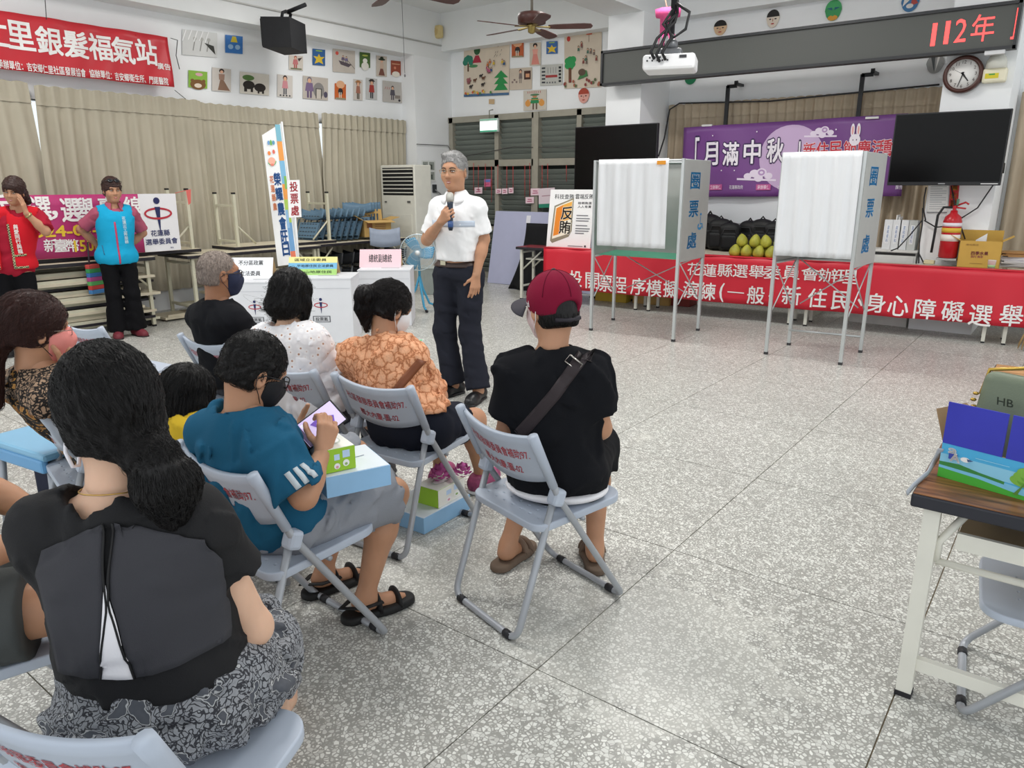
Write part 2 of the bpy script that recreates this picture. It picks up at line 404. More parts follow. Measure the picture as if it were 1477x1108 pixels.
# ---------------------------------------------------------------- people
def hand_into(sd, w, d, n, side, s=1.0, curl=(.25, .3, .3), fc=None, th=(.2, .35), spread=.05):
    """palm, four jointed fingers and a thumb; w wrist, d finger direction, n palm normal, side +1 right / -1 left; fc: extra curl per finger"""
    d = unit(d); n = unit(n - d * (np.dot(n, d))); t = np.cross(d, n) * side; fc = fc or (0, 0, 0, 0)
    lens = ((.040, .024, .020), (.044, .027, .021), (.041, .025, .020), (.032, .019, .018)); ml = (.084, .087, .083, .075)
    for i in range(4):
        a = w + t * (.014 - .009 * i) * s; kn = w + (d * ml[i] + t * (.028 - .0185 * i)) * s
        sd.cone(a, kn, .0125 * s, .0105 * s, .014 * s)
    sd.ell(w + d * .045 * s, np.array([.03, .03, .03]) * s, .02) if False else None
    for i in range(4):
        p = w + (d * ml[i] + t * (.028 - .0185 * i)) * s; ang = 0.0; r = (.0092, .0094, .009, .008)[i] * s; fd = unit(d + t * (1.5 - i) * spread)
        for j in range(3):
            ang += curl[j] + fc[i] * (1, .8, .5)[j]; q = p + (fd * math.cos(ang) + n * math.sin(ang)) * lens[i][j] * s
            sd.cone(p, q, r, r * .92, .004 if j else .007); p = q; r *= .92
    p = w + (d * .018 + t * .016 + n * .004) * s; v = unit(d * .62 + t * .72 + n * (.15 + th[0])); r = .0125 * s
    for j, L in enumerate((.042, .032, .025)):
        q = p + v * L * s; sd.cone(p, q, r, r * .88, .012 if j == 0 else .004); p = q; r *= .9; v = unit(v + d * .25 + n * th[1] - t * .22)
    return sd
class Person:
    def __init__(s, label, xy, yaw, sc=1.0, g=1.0, hip=.50, head=None, hy=0, hp=0, hr=0, tw=0, sw=1.0, skin='skin_tan', arms=None, legs=None, z0=0.0, group=None, hipy=0.0, face=True, neck=1.0, bh=.011, hh=.005):
        s.label, s.sc, s.g = label, sc, g; s.yaw = math.radians(yaw); s.xy = xy; s.bh = bh; s.hh = hh
        s.root = empty('person', label, 'person', (xy[0], xy[1], z0), s.yaw, group); s.z0 = z0; s.skin = MATS[skin]
        s.iR = RZ(-s.yaw)
        s.H = np.array([0, hipy, hip]); s.Hc = np.array(head, float)
        hy, hp, hr, tw = [math.radians(a) for a in (hy, hp, hr, tw)]
        s.Rh = RZ(hy) @ RX(-hp) @ RY(hr); s.hy = hy
        s.NB = s.Hc + RZ(hy * .4) @ np.array([0, -.03 - .09 * math.sin(max(hp, 0)), -.152 * neck + .03 * math.sin(max(hp, 0))]) * sc
        s.Rs = RZ(tw); sc_ = s.NB + np.array([0, -.005, -.078]) * sc
        s.S = {1: sc_ + s.Rs @ np.array([.158 * sw, 0, 0]) * sc, -1: sc_ - s.Rs @ np.array([.158 * sw, 0, 0]) * sc}
        s.E, s.Wr, s.hand = {}, {}, {}
        for side, k in ((1, 'r'), (-1, 'l')):
            a = (arms or {}).get(k, {})
            w = np.array(a.get('w', (side * .10, .30, hip + .12)), float)
            if 'e' in a: s.E[side] = np.array(a['e'], float)
            else: s.E[side] = ik(s.S[side], w, .275 * sc, .235 * sc, a.get('pole', (side * .6, -.5, -.5)))
            s.Wr[side] = w; s.hand[side] = dict(d=a.get('d', unit(w - s.E[side])), n=a.get('n', (-side * .5, .2, -.8)), curl=a.get('curl', (.3, .35, .3)), fc=a.get('fc'), th=a.get('th', (.2, .35)))
        s.K, s.A, s.hipj = {}, {}, {}
        lg = legs or {}; s.fdir = {i: unit(lg[k]['f']) for i, k in ((1, 'r'), (-1, 'l')) if k in lg and 'f' in lg[k]}
        for side, k in ((1, 'r'), (-1, 'l')):
            l = lg.get(k, {}); s.hipj[side] = s.H + np.array([side * .088, .0, -.01]) * sc
            s.K[side] = np.array(l.get('k', (side * .12, .40 * sc, hip - .03)), float); s.A[side] = np.array(l.get('a', (side * .11, .38 * sc, .085)), float)
        sp = s.NB - s.H; s.sp = sp; zt = unit(sp); xt = unit(np.array([1, 0, 0]) * .5 + s.Rs @ np.array([1, 0, 0]) * .5); xt = unit(xt - zt * (xt @ zt)); s.Rt = np.stack([xt, np.cross(zt, xt), zt], 1)
        s._body(face)
    def px(s, u, v, d):
        """a point seen at pixel u,v at camera depth d, in the person's own frame"""
        return s.iR @ (W(u, v, d=d) - np.array([s.xy[0], s.xy[1], s.z0]))
    def t(s, f, x=0, y=0): return s.H + s.sp * f + s.Rt @ np.array([x, y, 0]) * s.sc
    def torso(s, sd, inf=0.0, k=.06, low=True):
        g, c = s.g, s.sc; R = s.Rt; q = lambda *v: np.array(v) * c + inf
        if low: sd.ell(s.H + np.array([0, -.012, .02]) * c, q(.168 * g, .122 * g, .12), k, R=R)
        sd.ell(s.t(.33), q(.138 * g, .108 * g, .15), k, R=R); sd.ell(s.t(.62, 0, .005), q(.156 * (g * .5 + .5), .112 * g, .16), k, R=R)
        sd.ell(s.t(.79), q(.148, .088, .075), k, R=R)
        for i in (1, -1): sd.cone(s.t(.83), s.S[i], .06 * c + inf, .046 * c + inf, .04); sd.cone(s.t(.95), s.t(.3) * .0 + s.S[i] + (s.NB - s.S[i]) * .25, .036 * c + inf, .030 * c + inf, .05)
        return sd
    def arm(s, sd, side, inf=0.0, k=.03, end=None, inf2=None):
        """end None: whole arm; else sleeve to that share of the upper arm (1-2: forearm)"""
        c, g = s.sc, .5 + .5 * s.g; S_, E_, W_ = s.S[side], s.E[side], s.Wr[side]; i2 = inf if inf2 is None else inf2
        if end is None or end > 1:
            sd.cone(S_, E_, .049 * c * g + inf, .039 * c * g + i2, k)
            if end is None: sd.cone(E_, E_ + (W_ - E_) * .4, .040 * c * g, .038 * c * g, .02); sd.cone(E_ + (W_ - E_) * .3, W_, .038 * c * g, .026 * c, .02)
            else: sd.cone(E_, E_ + (W_ - E_) * (end - 1), .040 * c * g + i2, .036 * c * g + i2, k, flat=1)
        else: sd.cone(S_, S_ + (E_ - S_) * end, .043 * c * g + inf, .044 * c * g + i2, k, flat=1)
        return sd
    def leg(s, sd, side, inf=0.0, k=.03, end=None, inf2=None):
        c, g = s.sc, s.g; h, kn, an = s.hipj[side], s.K[side], s.A[side]; i2 = inf if inf2 is None else inf2
        if end is None or end > 1:
            sd.cone(h, kn, .082 * c * g + inf, .056 * c * g + inf, k)
            if end is None:
                m = kn + (an - kn) * .35 - np.array([0, .012, 0]); sd.cone(kn, m, .052 * c * g, .053 * c * g, .03); sd.cone(m, an, .053 * c * g, .035 * c, .03)
            else: sd.cone(kn, kn + (an - kn) * (end - 1), .057 * c * g + inf, .045 * c * g + i2, k, flat=1)
        else: sd.cone(h, h + (kn - h) * end, .082 * c * g + inf, .062 * c * g + i2, k, flat=1)
        return sd
    def _body(s, face):
        c = s.sc; b = Sdf(); s.torso(b, -.006)
        for i in (1, -1):
            s.arm(b, i, 0); s.leg(b, i, -.002)
            f = s.A[i]; fd = s.footdir(i); b.cone(f, f + np.array([0, 0, -.03]) - fd * .03, .035 * c, .03 * c, .02); b.cone(f + np.array([0, 0, -.035]), f + fd * .11 * c + np.array([0, 0, -.055]), .035 * c, .025 * c, .03)
            b.cone(f + fd * .1 * c + np.array([0, 0, -.055]), f + fd * .155 * c + np.array([0, 0, -.062]), .026 * c, .018 * c, .02)
        b.cone(s.t(.9), s.NB + (s.Hc - s.NB) * .35, .052 * c, .05 * c, .045)
        parts = [b.poly(s.bh)]
        for i in (1, -1):
            h = s.hand[i]; sd = Sdf(); fa = unit(s.Wr[i] - s.E[i]); sd.cone(s.Wr[i] - fa * .04, s.Wr[i], .0275 * c, .0245 * c, .02)
            hand_into(sd, s.Wr[i], np.array(h['d'], float), np.array(h['n'], float), i, c, h['curl'], h['fc'], h['th']); parts.append(sd.poly(.0042))
        hd = s.headsdf(face); V, Q = hd.poly(s.hh); parts.append((s.toB(V), Q))
        V, Q = fuse(parts); s.body = link('body', mesh_np('body', V, Q), s.skin, s.root)
    def footdir(s, i):
        d = s.A[i] - s.hipj[i] * 0; k = s.K[i] - s.H; v = np.array([i * .12, 1, 0]); return unit(getattr(s, 'fdir', {}).get(i, v))
    def toB(s, V): return (np.asarray(V) * s.sc) @ s.Rh.T + s.Hc
    def toH(s, P): return ((np.asarray(P) - s.Hc) @ s.Rh) / s.sc
    def headsdf(s, face=True):
        h = Sdf(); h.ell((0, -.010, .030), (.075, .094, .086), .02); h.ell((0, .022, -.040), (.060, .068, .072), .05); h.ell((0, .058, -.088), (.030, .026, .022), .035)
        h.ell((.036, .056, -.028), (.026, .026, .028), .03); h.ell((-.036, .056, -.028), (.026, .026, .028), .03)
        h.cone((-.03, .080, .028), (.03, .080, .028), .010, .010, .03)
        for i in (1, -1):
            h.ell((i * .031, .094, .006), (.020, .013, .012), .018, 's'); h.ell((i * .078, -.008, -.006), (.009, .019, .031), .006, R=RZ(i * -.35)); h.ell((i * .087, -.004, -.002), (.006, .011, .019), .006, 's', R=RZ(i * -.35))
        h.cone((0, .084, .012), (0, .104, -.026), .008, .0115, .014); h.ell((.012, .094, -.030), (.008, .009, .007), .008); h.ell((-.012, .094, -.030), (.008, .009, .007), .008)
        h.cone((-.016, .082, -.056), (.016, .082, -.056), .006, .006, .01); h.cone((-.013, .081, -.067), (.013, .081, -.067), .0065, .0065, .01); h.cone((-.02, .091, -.0615), (.02, .091, -.0615), .0026, .0026, .006, 's')
        nb = s.toH(s.NB); h.cone((0, -.018, -.055), nb + np.array([0, 0, .02]), .054, .054, .035)
        return h
    # -- face details
    def face(s, brow='#2b2320', lip='#a8625a', iris='#1d1512', smile=0.0, old=False):
        e = MB(); d = MB(); br = MB(); lp = MB()
        for i in (1, -1):
            e.lathe((i * .031, .0815, .005), [(.001, -.0046), (.008, -.0038), (.0122, 0), (.008, .0038), (.001, .0046)], 14)
            d.lathe((i * .031, .0885, .005), [(.0005, -.0040), (.0042, -.0028), (.0052, 0), (.0042, .0028), (.0005, .0040)], 12)
            d.tube([(i * .016, .0885, .0055), (i * .024, .0935, .0115), (i * .034, .0935, .0115), (i * .047, .085, .007)], .0018, 6)
            br.tube([(i * .014, .0955, .023), (i * .028, .0955, .029), (i * .044, .087, .026), (i * .052, .080, .021)], [.0028, .0034, .003, .0014], 6)
        sm = .006 * smile
        lp.tube([(-.024, .0805, -.0615 + sm), (-.012, .0895, -.058), (0, .0915, -.0595), (.012, .0895, -.058), (.024, .0805, -.0615 + sm)], [.0012, .0036, .004, .0036, .0012], 6)
        lp.tube([(-.022, .0805, -.0635 + sm), (-.011, .0885, -.0675), (0, .0905, -.069), (.011, .0885, -.0675), (.022, .0805, -.0635 + sm)], [.0012, .0042, .005, .0042, .0012], 6)
        for mb, nm, m in ((e, 'eyes', flat('#e8e2da', .3)), (d, 'irises', flat(iris, .25)), (br, 'eyebrows', flat(brow, .8)), (lp, 'lips', mat('lip' + lip, lip, .5))):
            s.hmesh(mb, nm, m)
        if smile:
            t = MB(); t.tube([(-.014, .0885, -.0625), (0, .0925, -.0640), (.014, .0885, -.0625)], [.001, .0026, .001], 6); s.hmesh(t, 'teeth', flat('#eee8e0', .3))
    def hmesh(s, mb, name, m, parent=None):
        me = mb.mesh(name); V = np.array([v.co for v in me.vertices]); me.vertices.foreach_set('co', s.toB(V).astype(f32).ravel()); me.update(); return link(name, me, m, parent or s.root)
    def hsoft(s, name, sd, m, h=.005, parent=None):
        V, Q = sd.poly(h); return link(name, mesh_np(name, s.toB(V), Q), m, parent or s.root)
    def glasses(s, m, r=.0016, w=.024, hgt=.017, square=True, z=.004):
        g = MB()
        for i in (1, -1):
            pts = []
            for k in range(20):
                a = k * 2 * math.pi / 20; ca, sa = math.cos(a), math.sin(a); p = .55 if square else 1
                x = math.copysign(abs(ca) ** p, ca) * w; zz = math.copysign(abs(sa) ** p, sa) * hgt; pts.append((i * .034 + x, .106 - abs(i * .034 + x) * .14, z + zz))
            g.tube(pts, r, 6, closed=True)
            g.tube([(i * .058, .099, z + .006), (i * .074, .075, z + .006), (i * .083, .0, z + .006), (i * .084, -.02, z - .008)], r, 6)
        g.tube([(-.010, .104, z + .004), (0, .107, z + .007), (.010, .104, z + .004)], r, 6)
        return s.hmesh(g, 'glasses', m)
    def mask(s, m, loops='#e8e8e8', low=0.0):
        k = s.headsdf(); k.ops.pop(); k.lo, k.hi = np.array([-.09, -.02, -.13]), np.array([.09, .14, .03]); k.ell((0, .080, -.044), (.024, .032, .034), .045); k.disp = lambda q: np.full(len(q), -.0045, f32); k.cut((0, .022, 0), (0, -1, 0)); k.cut((0, 0, -.016 - low), (0, -.25, 1)); k.cut((0, 0, -.112), (0, .1, -1))
        o = s.hsoft('mask', k, m, .004); l = MB()
        for i in (1, -1):
            l.tube([(i * .062, .03, -.03), (i * .078, .01, -.012), (i * .084, -.012, .014)], .0014, 5); l.tube([(i * .058, .03, -.085), (i * .074, .005, -.055), (i * .082, -.018, -.03), (i * .086, -.026, 0)], .0014, 5)
        s.hmesh(l, 'ear_loops', flat(loops), None); return o
    def strands(s, sd, n, flow, m, parent, steps=7, step=.014, r=.0006, off=.0015, jit=.25, seed=1, region=None, spread=.004):
        """hair strands combed along the surface of a hair volume (head frame)"""
        V, Q = sd.poly(.008); rs = np.random.RandomState(seed)
        if region is not None: V = V[region(V)]
        P = V[rs.randint(0, len(V), n)].astype(f32) + rs.normal(size=(n, 3)).astype(f32) * .004; lift = rs.uniform(.3, 1, n).astype(f32) * spread
        jd = rs.normal(size=(n, 3)).astype(f32) * jit; out = [];
        for k in range(steps):
            g = sd.grad(P); dd = sd(P) - off - lift * rs.uniform(.6, 1.0); P = P - g * dd[:, None]; out.append(P.copy())
            f = flow(P).astype(f32); f = f / np.maximum(np.linalg.norm(f, axis=1, keepdims=True), 1e-6) + jd * .35; f -= g * (f * g).sum(1, keepdims=True); f /= np.maximum(np.linalg.norm(f, axis=1, keepdims=True), 1e-6); P = P + f * f32(step)
        A = np.stack(out, 1); B = s.toB(A.reshape(-1, 3))
        hc = bpy.data.hair_curves.new('hair_strands'); hc.add_curves([steps] * n); hc.attributes['position'].data.foreach_set('vector', B.astype(f32).ravel())
        ra = hc.attributes.new('radius', 'FLOAT', 'POINT'); tp = np.tile(np.linspace(1, .45, steps), n) * r; ra.data.foreach_set('value', tp.astype(f32))
        hc.materials.append(m); o = bpy.data.objects.new('hair_strands', hc); COL.objects.link(o); o.parent = parent; o['kind'] = 'stuff'; return o
    # -- clothes
    def shirt(s, m, name='shirt', sleeve=.75, hem=None, inf=.014, sinf=.016, sopen=.02, neck=.062, nz=.012, fold=.004, wl=.13, seed=1, h=None, low=True, smooth=.045, extra=None, nf=0.0):
        sd = Sdf(); s.torso(sd, inf, .055, low)
        for i in (1, -1):
            if sleeve: s.arm(sd, i, sinf * .8, .035, sleeve, sopen)
        for c_, r_ in (extra or ()): sd.ell(c_, r_, .06, R=s.Rt)
        if hem is not None: sd.cut((0, 0, hem), (0, 0, -1), .01)
        up = unit(s.Hc - s.NB); nb = s.NB + up * nz * s.sc; sd.cone(nb - up * .022 + np.array([0, .01 + nf, 0]), nb + up * .2, neck * s.sc, (neck + .03) * s.sc, .016, 's')
        if fold: sd.disp = folds(fold, wl, seed)
        s.shd = sd; o = soft(name, sd, h or s.bh, m, s.root); s.shirt_o = o; return o
    def pants(s, m, name='trousers', end=1.9, top=None, inf=.016, open_=.02, fold=.003, wl=.15, seed=3, h=None, k=.04):
        sd = Sdf(); c, g = s.sc, s.g; sd.ell(s.H + np.array([0, -.012, .02]) * c, np.array([.162 * g, .112 * g, .115]) * c + inf * .6, .05)
        for i in (1, -1): s.leg(sd, i, inf, k, end, open_)
        if top is not None: sd.cut((0, 0, top), (0, 0, 1), .01)
        if fold: sd.disp = folds(fold, wl, seed)
        s.pnd = sd; return soft(name, sd, h or s.bh, m, s.root)
    def shoe(s, i, m, sole=None, L=.25, w=.045, hgt=.07, name='shoe'):
        fd = s.footdir(i); a = s.A[i]; z = a[2] - .085; side = np.array([fd[1], -fd[0], 0]); R = np.stack([side, fd, np.array([0, 0, 1])], 1); o = np.array([a[0], a[1], z]) - fd * .055
        sd = Sdf(); sd.cone(o + np.array([0, 0, .045]), o + fd * (L - .09) + np.array([0, 0, .035]), .042, .04, .03); sd.cone(o + fd * (L * .55) + np.array([0, 0, .03]), o + fd * (L - .05) + np.array([0, 0, .028]), w, w * .85, .03)
        sd.cone(o + np.array([0, 0, .05]) + fd * .01, o + np.array([0, 0, hgt + .015]) + fd * .03, .04, .038, .03); sd.cut((0, 0, z + .012), (0, 0, -1)); sd.cut((0, 0, z + hgt + .02), (0, 0, 1))
        ob = soft(name, sd, .006, m, s.root); b = Sdf(); b.cone(o, o + fd * (L - .06), w * .98, w * .95, .02); b.cone(o + fd * .12, o + fd * (L - .055), w * 1.04, w * .95, .02); b.cut((0, 0, z + .018), (0, 0, 1)); b.cut((0, 0, z + .001), (0, 0, -1))
        soft('sole', b, .006, sole or m, ob); return ob
    def ribbon(s, sd, L, Rr, dr, off, m, name, parent=None, nu=3, nv=24, th=.0015):
        """strip between two poly-lines laid onto a soft surface along dr"""
        def at(pl, b):
            x = b * (len(pl) - 1); i = min(int(x), len(pl) - 2); f = x - i; return np.array(pl[i]) * (1 - f) + np.array(pl[i + 1]) * f
        P = np.array([at(L, j / nv) * (1 - i / nu) + at(Rr, j / nv) * (i / nu) for j in range(nv + 1) for i in range(nu + 1)]); T = sd.trace(P, dr, off); w = nu + 1
        mb = MB(); mb.grid(lambda a, b: T[int(round(b * nv)) * w + int(round(a * nu))], nu, nv, th); return mb.build(name, m, parent or s.root)
    def decal(s, sd, txt, o, ax, ay, hgt, dr, m, name='lettering', parent=None, off=.0035, wid=None, bold=0.0, vertical=False):
        V, F = glyphs('\n'.join(txt) if vertical else txt, bold); lo, hi = V.min(0), V.max(0); S = hgt / (hi[1] - lo[1]); sx = S if wid is None else wid / (hi[0] - lo[0]); q = (V - (lo + hi) / 2) * [sx, S]
        P = np.array(o) + q[:, :1] * unit(ax) + q[:, 1:] * unit(ay); T = sd.trace(P, dr, off); return link(name, mesh_np(name, T, F, smooth=False), m, parent or s.root)
def LF(xy, yaw):
    R = RZ(-math.radians(yaw)); o = R @ (CC - np.array([xy[0], xy[1], 0]))
    def f(u, v, x=None, y=None, z=None):
        r = R @ ray(u, v); t = (x - o[0]) / r[0] if x is not None else ((y - o[1]) / r[1] if y is not None else (z - o[2]) / r[2]); return o + t * r
    return f
def hairbase(inf=.014, top=.0, back=.0, nape=-.06, face=(0, .100, -.035), fr=(.072, .075, .082), k=.015):
    """close cap of hair: cranium grown outwards minus the face"""
    h = Sdf(); h.ell((0, -.012 - back / 2, .032 + top / 2), (.075 + inf, .094 + inf + back / 2, .086 + inf + top / 2), .02); h.ell((0, -.045, -.035), (.062 + inf * .6, .058 + inf * .6, .055), .04)
    h.ell(face, fr, k, 's'); h.cut((0, 0, nape), (0, -.15, -1), .012); return h
# ---------------------------------------------------------------- surfaces of the hall
def m_terrazzo():
    m = bpy.data.materials.new('terrazzo'); m.use_nodes = True; t = NT(m); c = t.coord('World')
    wv = t.add('ShaderNodeTexNoise', Scale=30.0, Detail=2.0); t.link(c, wv.inputs['Vector'])
    ad = t.n.new('ShaderNodeVectorMath'); ad.operation = 'MULTIPLY_ADD'; t.link(wv.outputs['Color'], ad.inputs[0]); ad.inputs[1].default_value = (.010, .010, .010); t.link(c, ad.inputs[2])
    v = t.add('ShaderNodeTexVoronoi', Scale=76.0); v.feature = 'DISTANCE_TO_EDGE'; t.link(ad.outputs[0], v.inputs['Vector'])
    v2 = t.add('ShaderNodeTexVoronoi', Scale=76.0); t.link(ad.outputs[0], v2.inputs['Vector'])
    v3 = t.add('ShaderNodeTexVoronoi', Scale=120.0); t.link(c, v3.inputs['Vector'])
    sz = t.n.new('ShaderNodeSeparateColor'); t.link(v2.outputs['Color'], sz.inputs[0])
    thr = t.n.new('ShaderNodeMath'); thr.operation = 'MULTIPLY_ADD'; t.link(sz.outputs[0], thr.inputs[0]); thr.inputs[1].default_value = .28; thr.inputs[2].default_value = .02
    gt = t.n.new('ShaderNodeMath'); gt.operation = 'GREATER_THAN'; t.link(v.outputs['Distance'], gt.inputs[0]); t.link(thr.outputs[0], gt.inputs[1])
    chip = t.ramp(sz.outputs[1], [(0, '#c6c5bf'), (.5, '#dcdcd6'), (1, '#ecece6')])
    fine = t.ramp(v3.outputs['Distance'], [(.2, '#aeada7'), (.5, '#a1a09a')])
    base = t.mix(gt.outputs[0], fine, chip)
    ns = t.add('ShaderNodeTexNoise', Scale=.9, Detail=5.0); t.link(c, ns.inputs['Vector']); st = t.ramp(ns.outputs[0], [(.35, .90), (.62, 1.0)])
    base = t.mix(1.0, base, st, 'MULTIPLY')
    nw = t.add('ShaderNodeTexNoise', Scale=2.2, Detail=6.0); t.link(c, nw.inputs['Vector']); wr = t.ramp(nw.outputs[0], [(.66, 0.0), (.74, .45)])
    base = t.mix(wr, base, '#dcdbd2')
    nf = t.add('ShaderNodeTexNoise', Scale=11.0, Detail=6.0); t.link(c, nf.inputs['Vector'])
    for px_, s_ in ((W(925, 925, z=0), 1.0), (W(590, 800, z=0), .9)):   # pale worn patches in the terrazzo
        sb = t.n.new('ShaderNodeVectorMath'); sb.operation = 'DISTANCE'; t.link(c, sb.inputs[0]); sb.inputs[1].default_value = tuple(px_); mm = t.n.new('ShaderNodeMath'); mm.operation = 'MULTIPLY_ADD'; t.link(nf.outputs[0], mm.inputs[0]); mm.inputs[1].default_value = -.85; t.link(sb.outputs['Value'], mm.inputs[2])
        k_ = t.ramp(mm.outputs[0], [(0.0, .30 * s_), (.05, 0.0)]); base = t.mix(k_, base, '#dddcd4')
    t.col(base)
    t.b.inputs['Roughness'].default_value = .32; t.b.inputs['Specular IOR Level'].default_value = .35
    t.bump(v.outputs['Distance'], .04, .002); MATS['terrazzo'] = m; return m
WALL = mat('wall_paint', '#f1f3f4', .75, var=.025, vs=2.0, bump=.06, bs=25)
CEIL = mat('ceiling_paint', '#eceeee', .85, var=.02, vs=1.5)
STEEL = mat('brushed_aluminium', '#8d8b80', .45, .35, var=.05)
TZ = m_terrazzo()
BRASS = mat('joint_strip', '#85775f', .6, var=.15, vs=4)
fl = struct('floor', MB().span((-9.0, -1.5, -.2), (2.4, 10.1, -.006)), BRASS)
tile0 = None
GX = [-1.17 + .935 * k for k in range(-9, 4)]; GY = [1.66 + 1.0 * k for k in range(-4, 9)]
for i in range(len(GX) - 1):
    for j in range(len(GY) - 1):
        if tile0 is None:
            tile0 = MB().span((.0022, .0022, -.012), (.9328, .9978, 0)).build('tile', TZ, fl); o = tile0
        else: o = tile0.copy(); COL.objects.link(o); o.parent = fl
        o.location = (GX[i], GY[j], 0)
# left wall with its long curtained window
wl = MB(); wl.span((-9.15, -1.5, 0), (-8.9, 9.6, .85)); wl.span((-9.15, -1.5, 2.36), (-8.9, 9.6, 4.1)); wl.span((-9.15, 8.5, .85), (-8.9, 9.6, 2.36)); wl.span((-9.15, -1.5, .85), (-8.9, -.4, 2.36))
struct('wall_left', wl, WALL)
w1 = empty('window_1', None, None, (0, 0, 0)); w1['kind'] = 'structure'; w1['label'] = 'bright long window behind the beige curtains'
for k in range(7):
    MB().span((-9.08, -.4 + k * 1.4833 - .03, .85), (-9.02, -.4 + k * 1.4833 + .03, 2.36)).build('mullion', STEEL, w1)
GLASS = mat('window_glass', '#f4f8f8', .05, var=0, trans=1.0)
for k in range(6): MB().span((-9.055, -.37 + k * 1.4833, .85), (-9.05, 1.05 + k * 1.4833, 2.36)).build('pane', GLASS, w1)
# back wall: louvred part, curtained bay, right end
wbk = MB(); wbk.span((-9.0, 9.6, 2.56), (-5.2, 9.75, 4.1)); wbk.span((-9.0, 9.6, 0), (-8.58, 9.75, 2.56)); wbk.span((-5.2, 9.6, 0), (2.4, 9.75, 4.1))
struct('wall_back', wbk, WALL)
struct('corner_column', MB().span((-8.9, 8.75, 0), (-8.6, 9.6, 3.42)), WALL)
struct('middle_column', MB().span((-5.2, 8.8, 0), (-4.7, 9.6, 3.55)), WALL)
struct('right_column', MB().span((-1.35, 8.8, 0), (-.765, 9.6, 3.55)), WALL)
struct('left_beam', MB().span((-8.9, -1.5, 3.42), (-8.6, 9.6, 4.1)), CEIL)
struct('back_beam', MB().span((-8.6, 9.38, 3.55), (2.4, 9.6, 4.1)), CEIL)
struct('cross_beam', MB().span((-5.2, -1.5, 3.55), (-4.72, 9.38, 4.1)), CEIL)
struct('ceiling', MB().span((-9.0, -1.5, 4.1), (2.4, 10.1, 4.25)), CEIL)
struct('trim_1', MB().tube([(-8.588, -1.0, 3.63), (-8.588, 9.37, 3.63)], .012, 6), mat('conduit', '#d5d5d2'))
# louvred window in the back wall
lw = empty('window_2', None, None); lw['kind'] = 'structure'; lw['label'] = 'grey aluminium framed window filled with horizontal louvre slats'
FR = mat('window_frame', '#a19d90', .5, .15, var=.05); SL = mat('louvre', '#868d86', .45, .1, var=.10, vs=3)
def fx(u): return W(u, 260, y=9.6)[0]
cols = [-8.55, fx(723) - .02, fx(776) - .02, fx(838), -5.2]
fm = MB()
for x in cols[:-1]: fm.span((x - .035, 9.5, 0), (x + .045, 9.62, 2.55))
fm.span((fx(772) + .05, 9.47, 0), (fx(772) + .14, 9.62, 2.55))
fm.span((-8.6, 9.5, 2.47), (-5.2, 9.62, 2.56)); fm.span((-8.55, 9.5, 1.78), (-5.2, 9.62, 1.88)); fm.span((-8.55, 9.5, 0), (-5.2, 9.62, .09)); fm.span((-8.55, 9.5, .78), (-5.2, 9.6, .84))
fm.build('frame', FR, lw)
sl0 = {}
for a, b in zip(cols[:-1], cols[1:]):
    w_ = round(b - a - .08, 3); me = None; R = Matrix.Rotation(math.radians(-52), 3, 'X')
    for k in range(31):
        z = .13 + k * .078
        if abs(z - 1.83) < .07 or abs(z - .81) < .05: continue
        if me is None: o = MB().box((0, 0, 0), (w_, .088, .006), R).build('slat', SL, lw); me = o.data
        else: o = bpy.data.objects.new('slat', me); COL.objects.link(o); o.parent = lw
        o.location = ((a + b) / 2 + .005, 9.57, z)
struct('louvre_backing', MB().span((-8.6, 9.72, 0), (-5.2, 9.76, 2.56)), mat('backing_dark', '#3a403b', .8), None)  # dark greenish sheet filling the gaps between the slats
# ---------------------------------------------------------------- curtains
def m_cloth(name, hexc, sc=350.0, st=.25, var=.05):
    m = mat(name, hexc, .9, var=var, vs=3.0, spec=.15); t = NT(m); c = t.coord('Object'); w = t.add('ShaderNodeTexNoise', Scale=sc); t.link(c, w.inputs['Vector']); t.bump(w.outputs[0], st, .003); return m
CUR = m_cloth('curtain_cloth', '#b4ad9b'); CUR2 = m_cloth('curtain_cloth_back', '#b9aa94')
def curtain(label, p0, p1, z0, z1, m, pleats, amp=.035, flare0=0.0, flare1=0.0, seed=0):
    """hanging pleated curtain from plan point p0 to p1 (room side on the right-hand normal)"""
    p0, p1 = np.array(p0), np.array(p1); d = p1 - p0; L = np.linalg.norm(d); d = d / L; n = np.array([d[1], -d[0]]); rs = np.random.RandomState(seed); ph = rs.uniform(-.9, .9, pleats + 2); am = rs.uniform(.5, 1.4, pleats + 2)
    def f(a, b):
        x = a * pleats; i = int(x); q = ph[i] * (1 - x + i) + ph[i + 1] * (x - i); A = am[i] * (1 - x + i) + am[i + 1] * (x - i)
        lo = 1 - b; o = amp * A * (.45 + .55 * min(1, lo * 2.2)) * math.sin(2 * math.pi * x + q * min(1, lo * 3)) + (.006 * math.sin(4 * math.pi * x) if b > .93 else 0) + .02 * lo * math.sin(x * .9 + seed)
        s_ = a * L + (flare0 * (1 - a) + flare1 * a) * min(1, lo * 2.6); p = p0 + d * s_ + n * o
        return (p[0], p[1], z0 + (z1 - z0) * b + (.012 * abs(math.sin(math.pi * x)) if b > .99 else 0))
    mb = MB(); mb.grid(f, pleats * 10, 18); o = mb.build('curtain', m); tag(o, label, 'curtain', 'beige curtains'); 
    h = MB(); h.grid(lambda a, b: (lambda q: (q[0] + n[0] * .012, q[1] + n[1] * .012, q[2]))(f(a, .915 + b * .085)), pleats * 10, 2); h.build('heading', m, o); return o
XC = -8.80
curtain('long beige curtain at the left edge, behind the red banner', (XC, -.6), (XC, 3.36), .25, 2.50, CUR, 26, flare1=.05, seed=1)
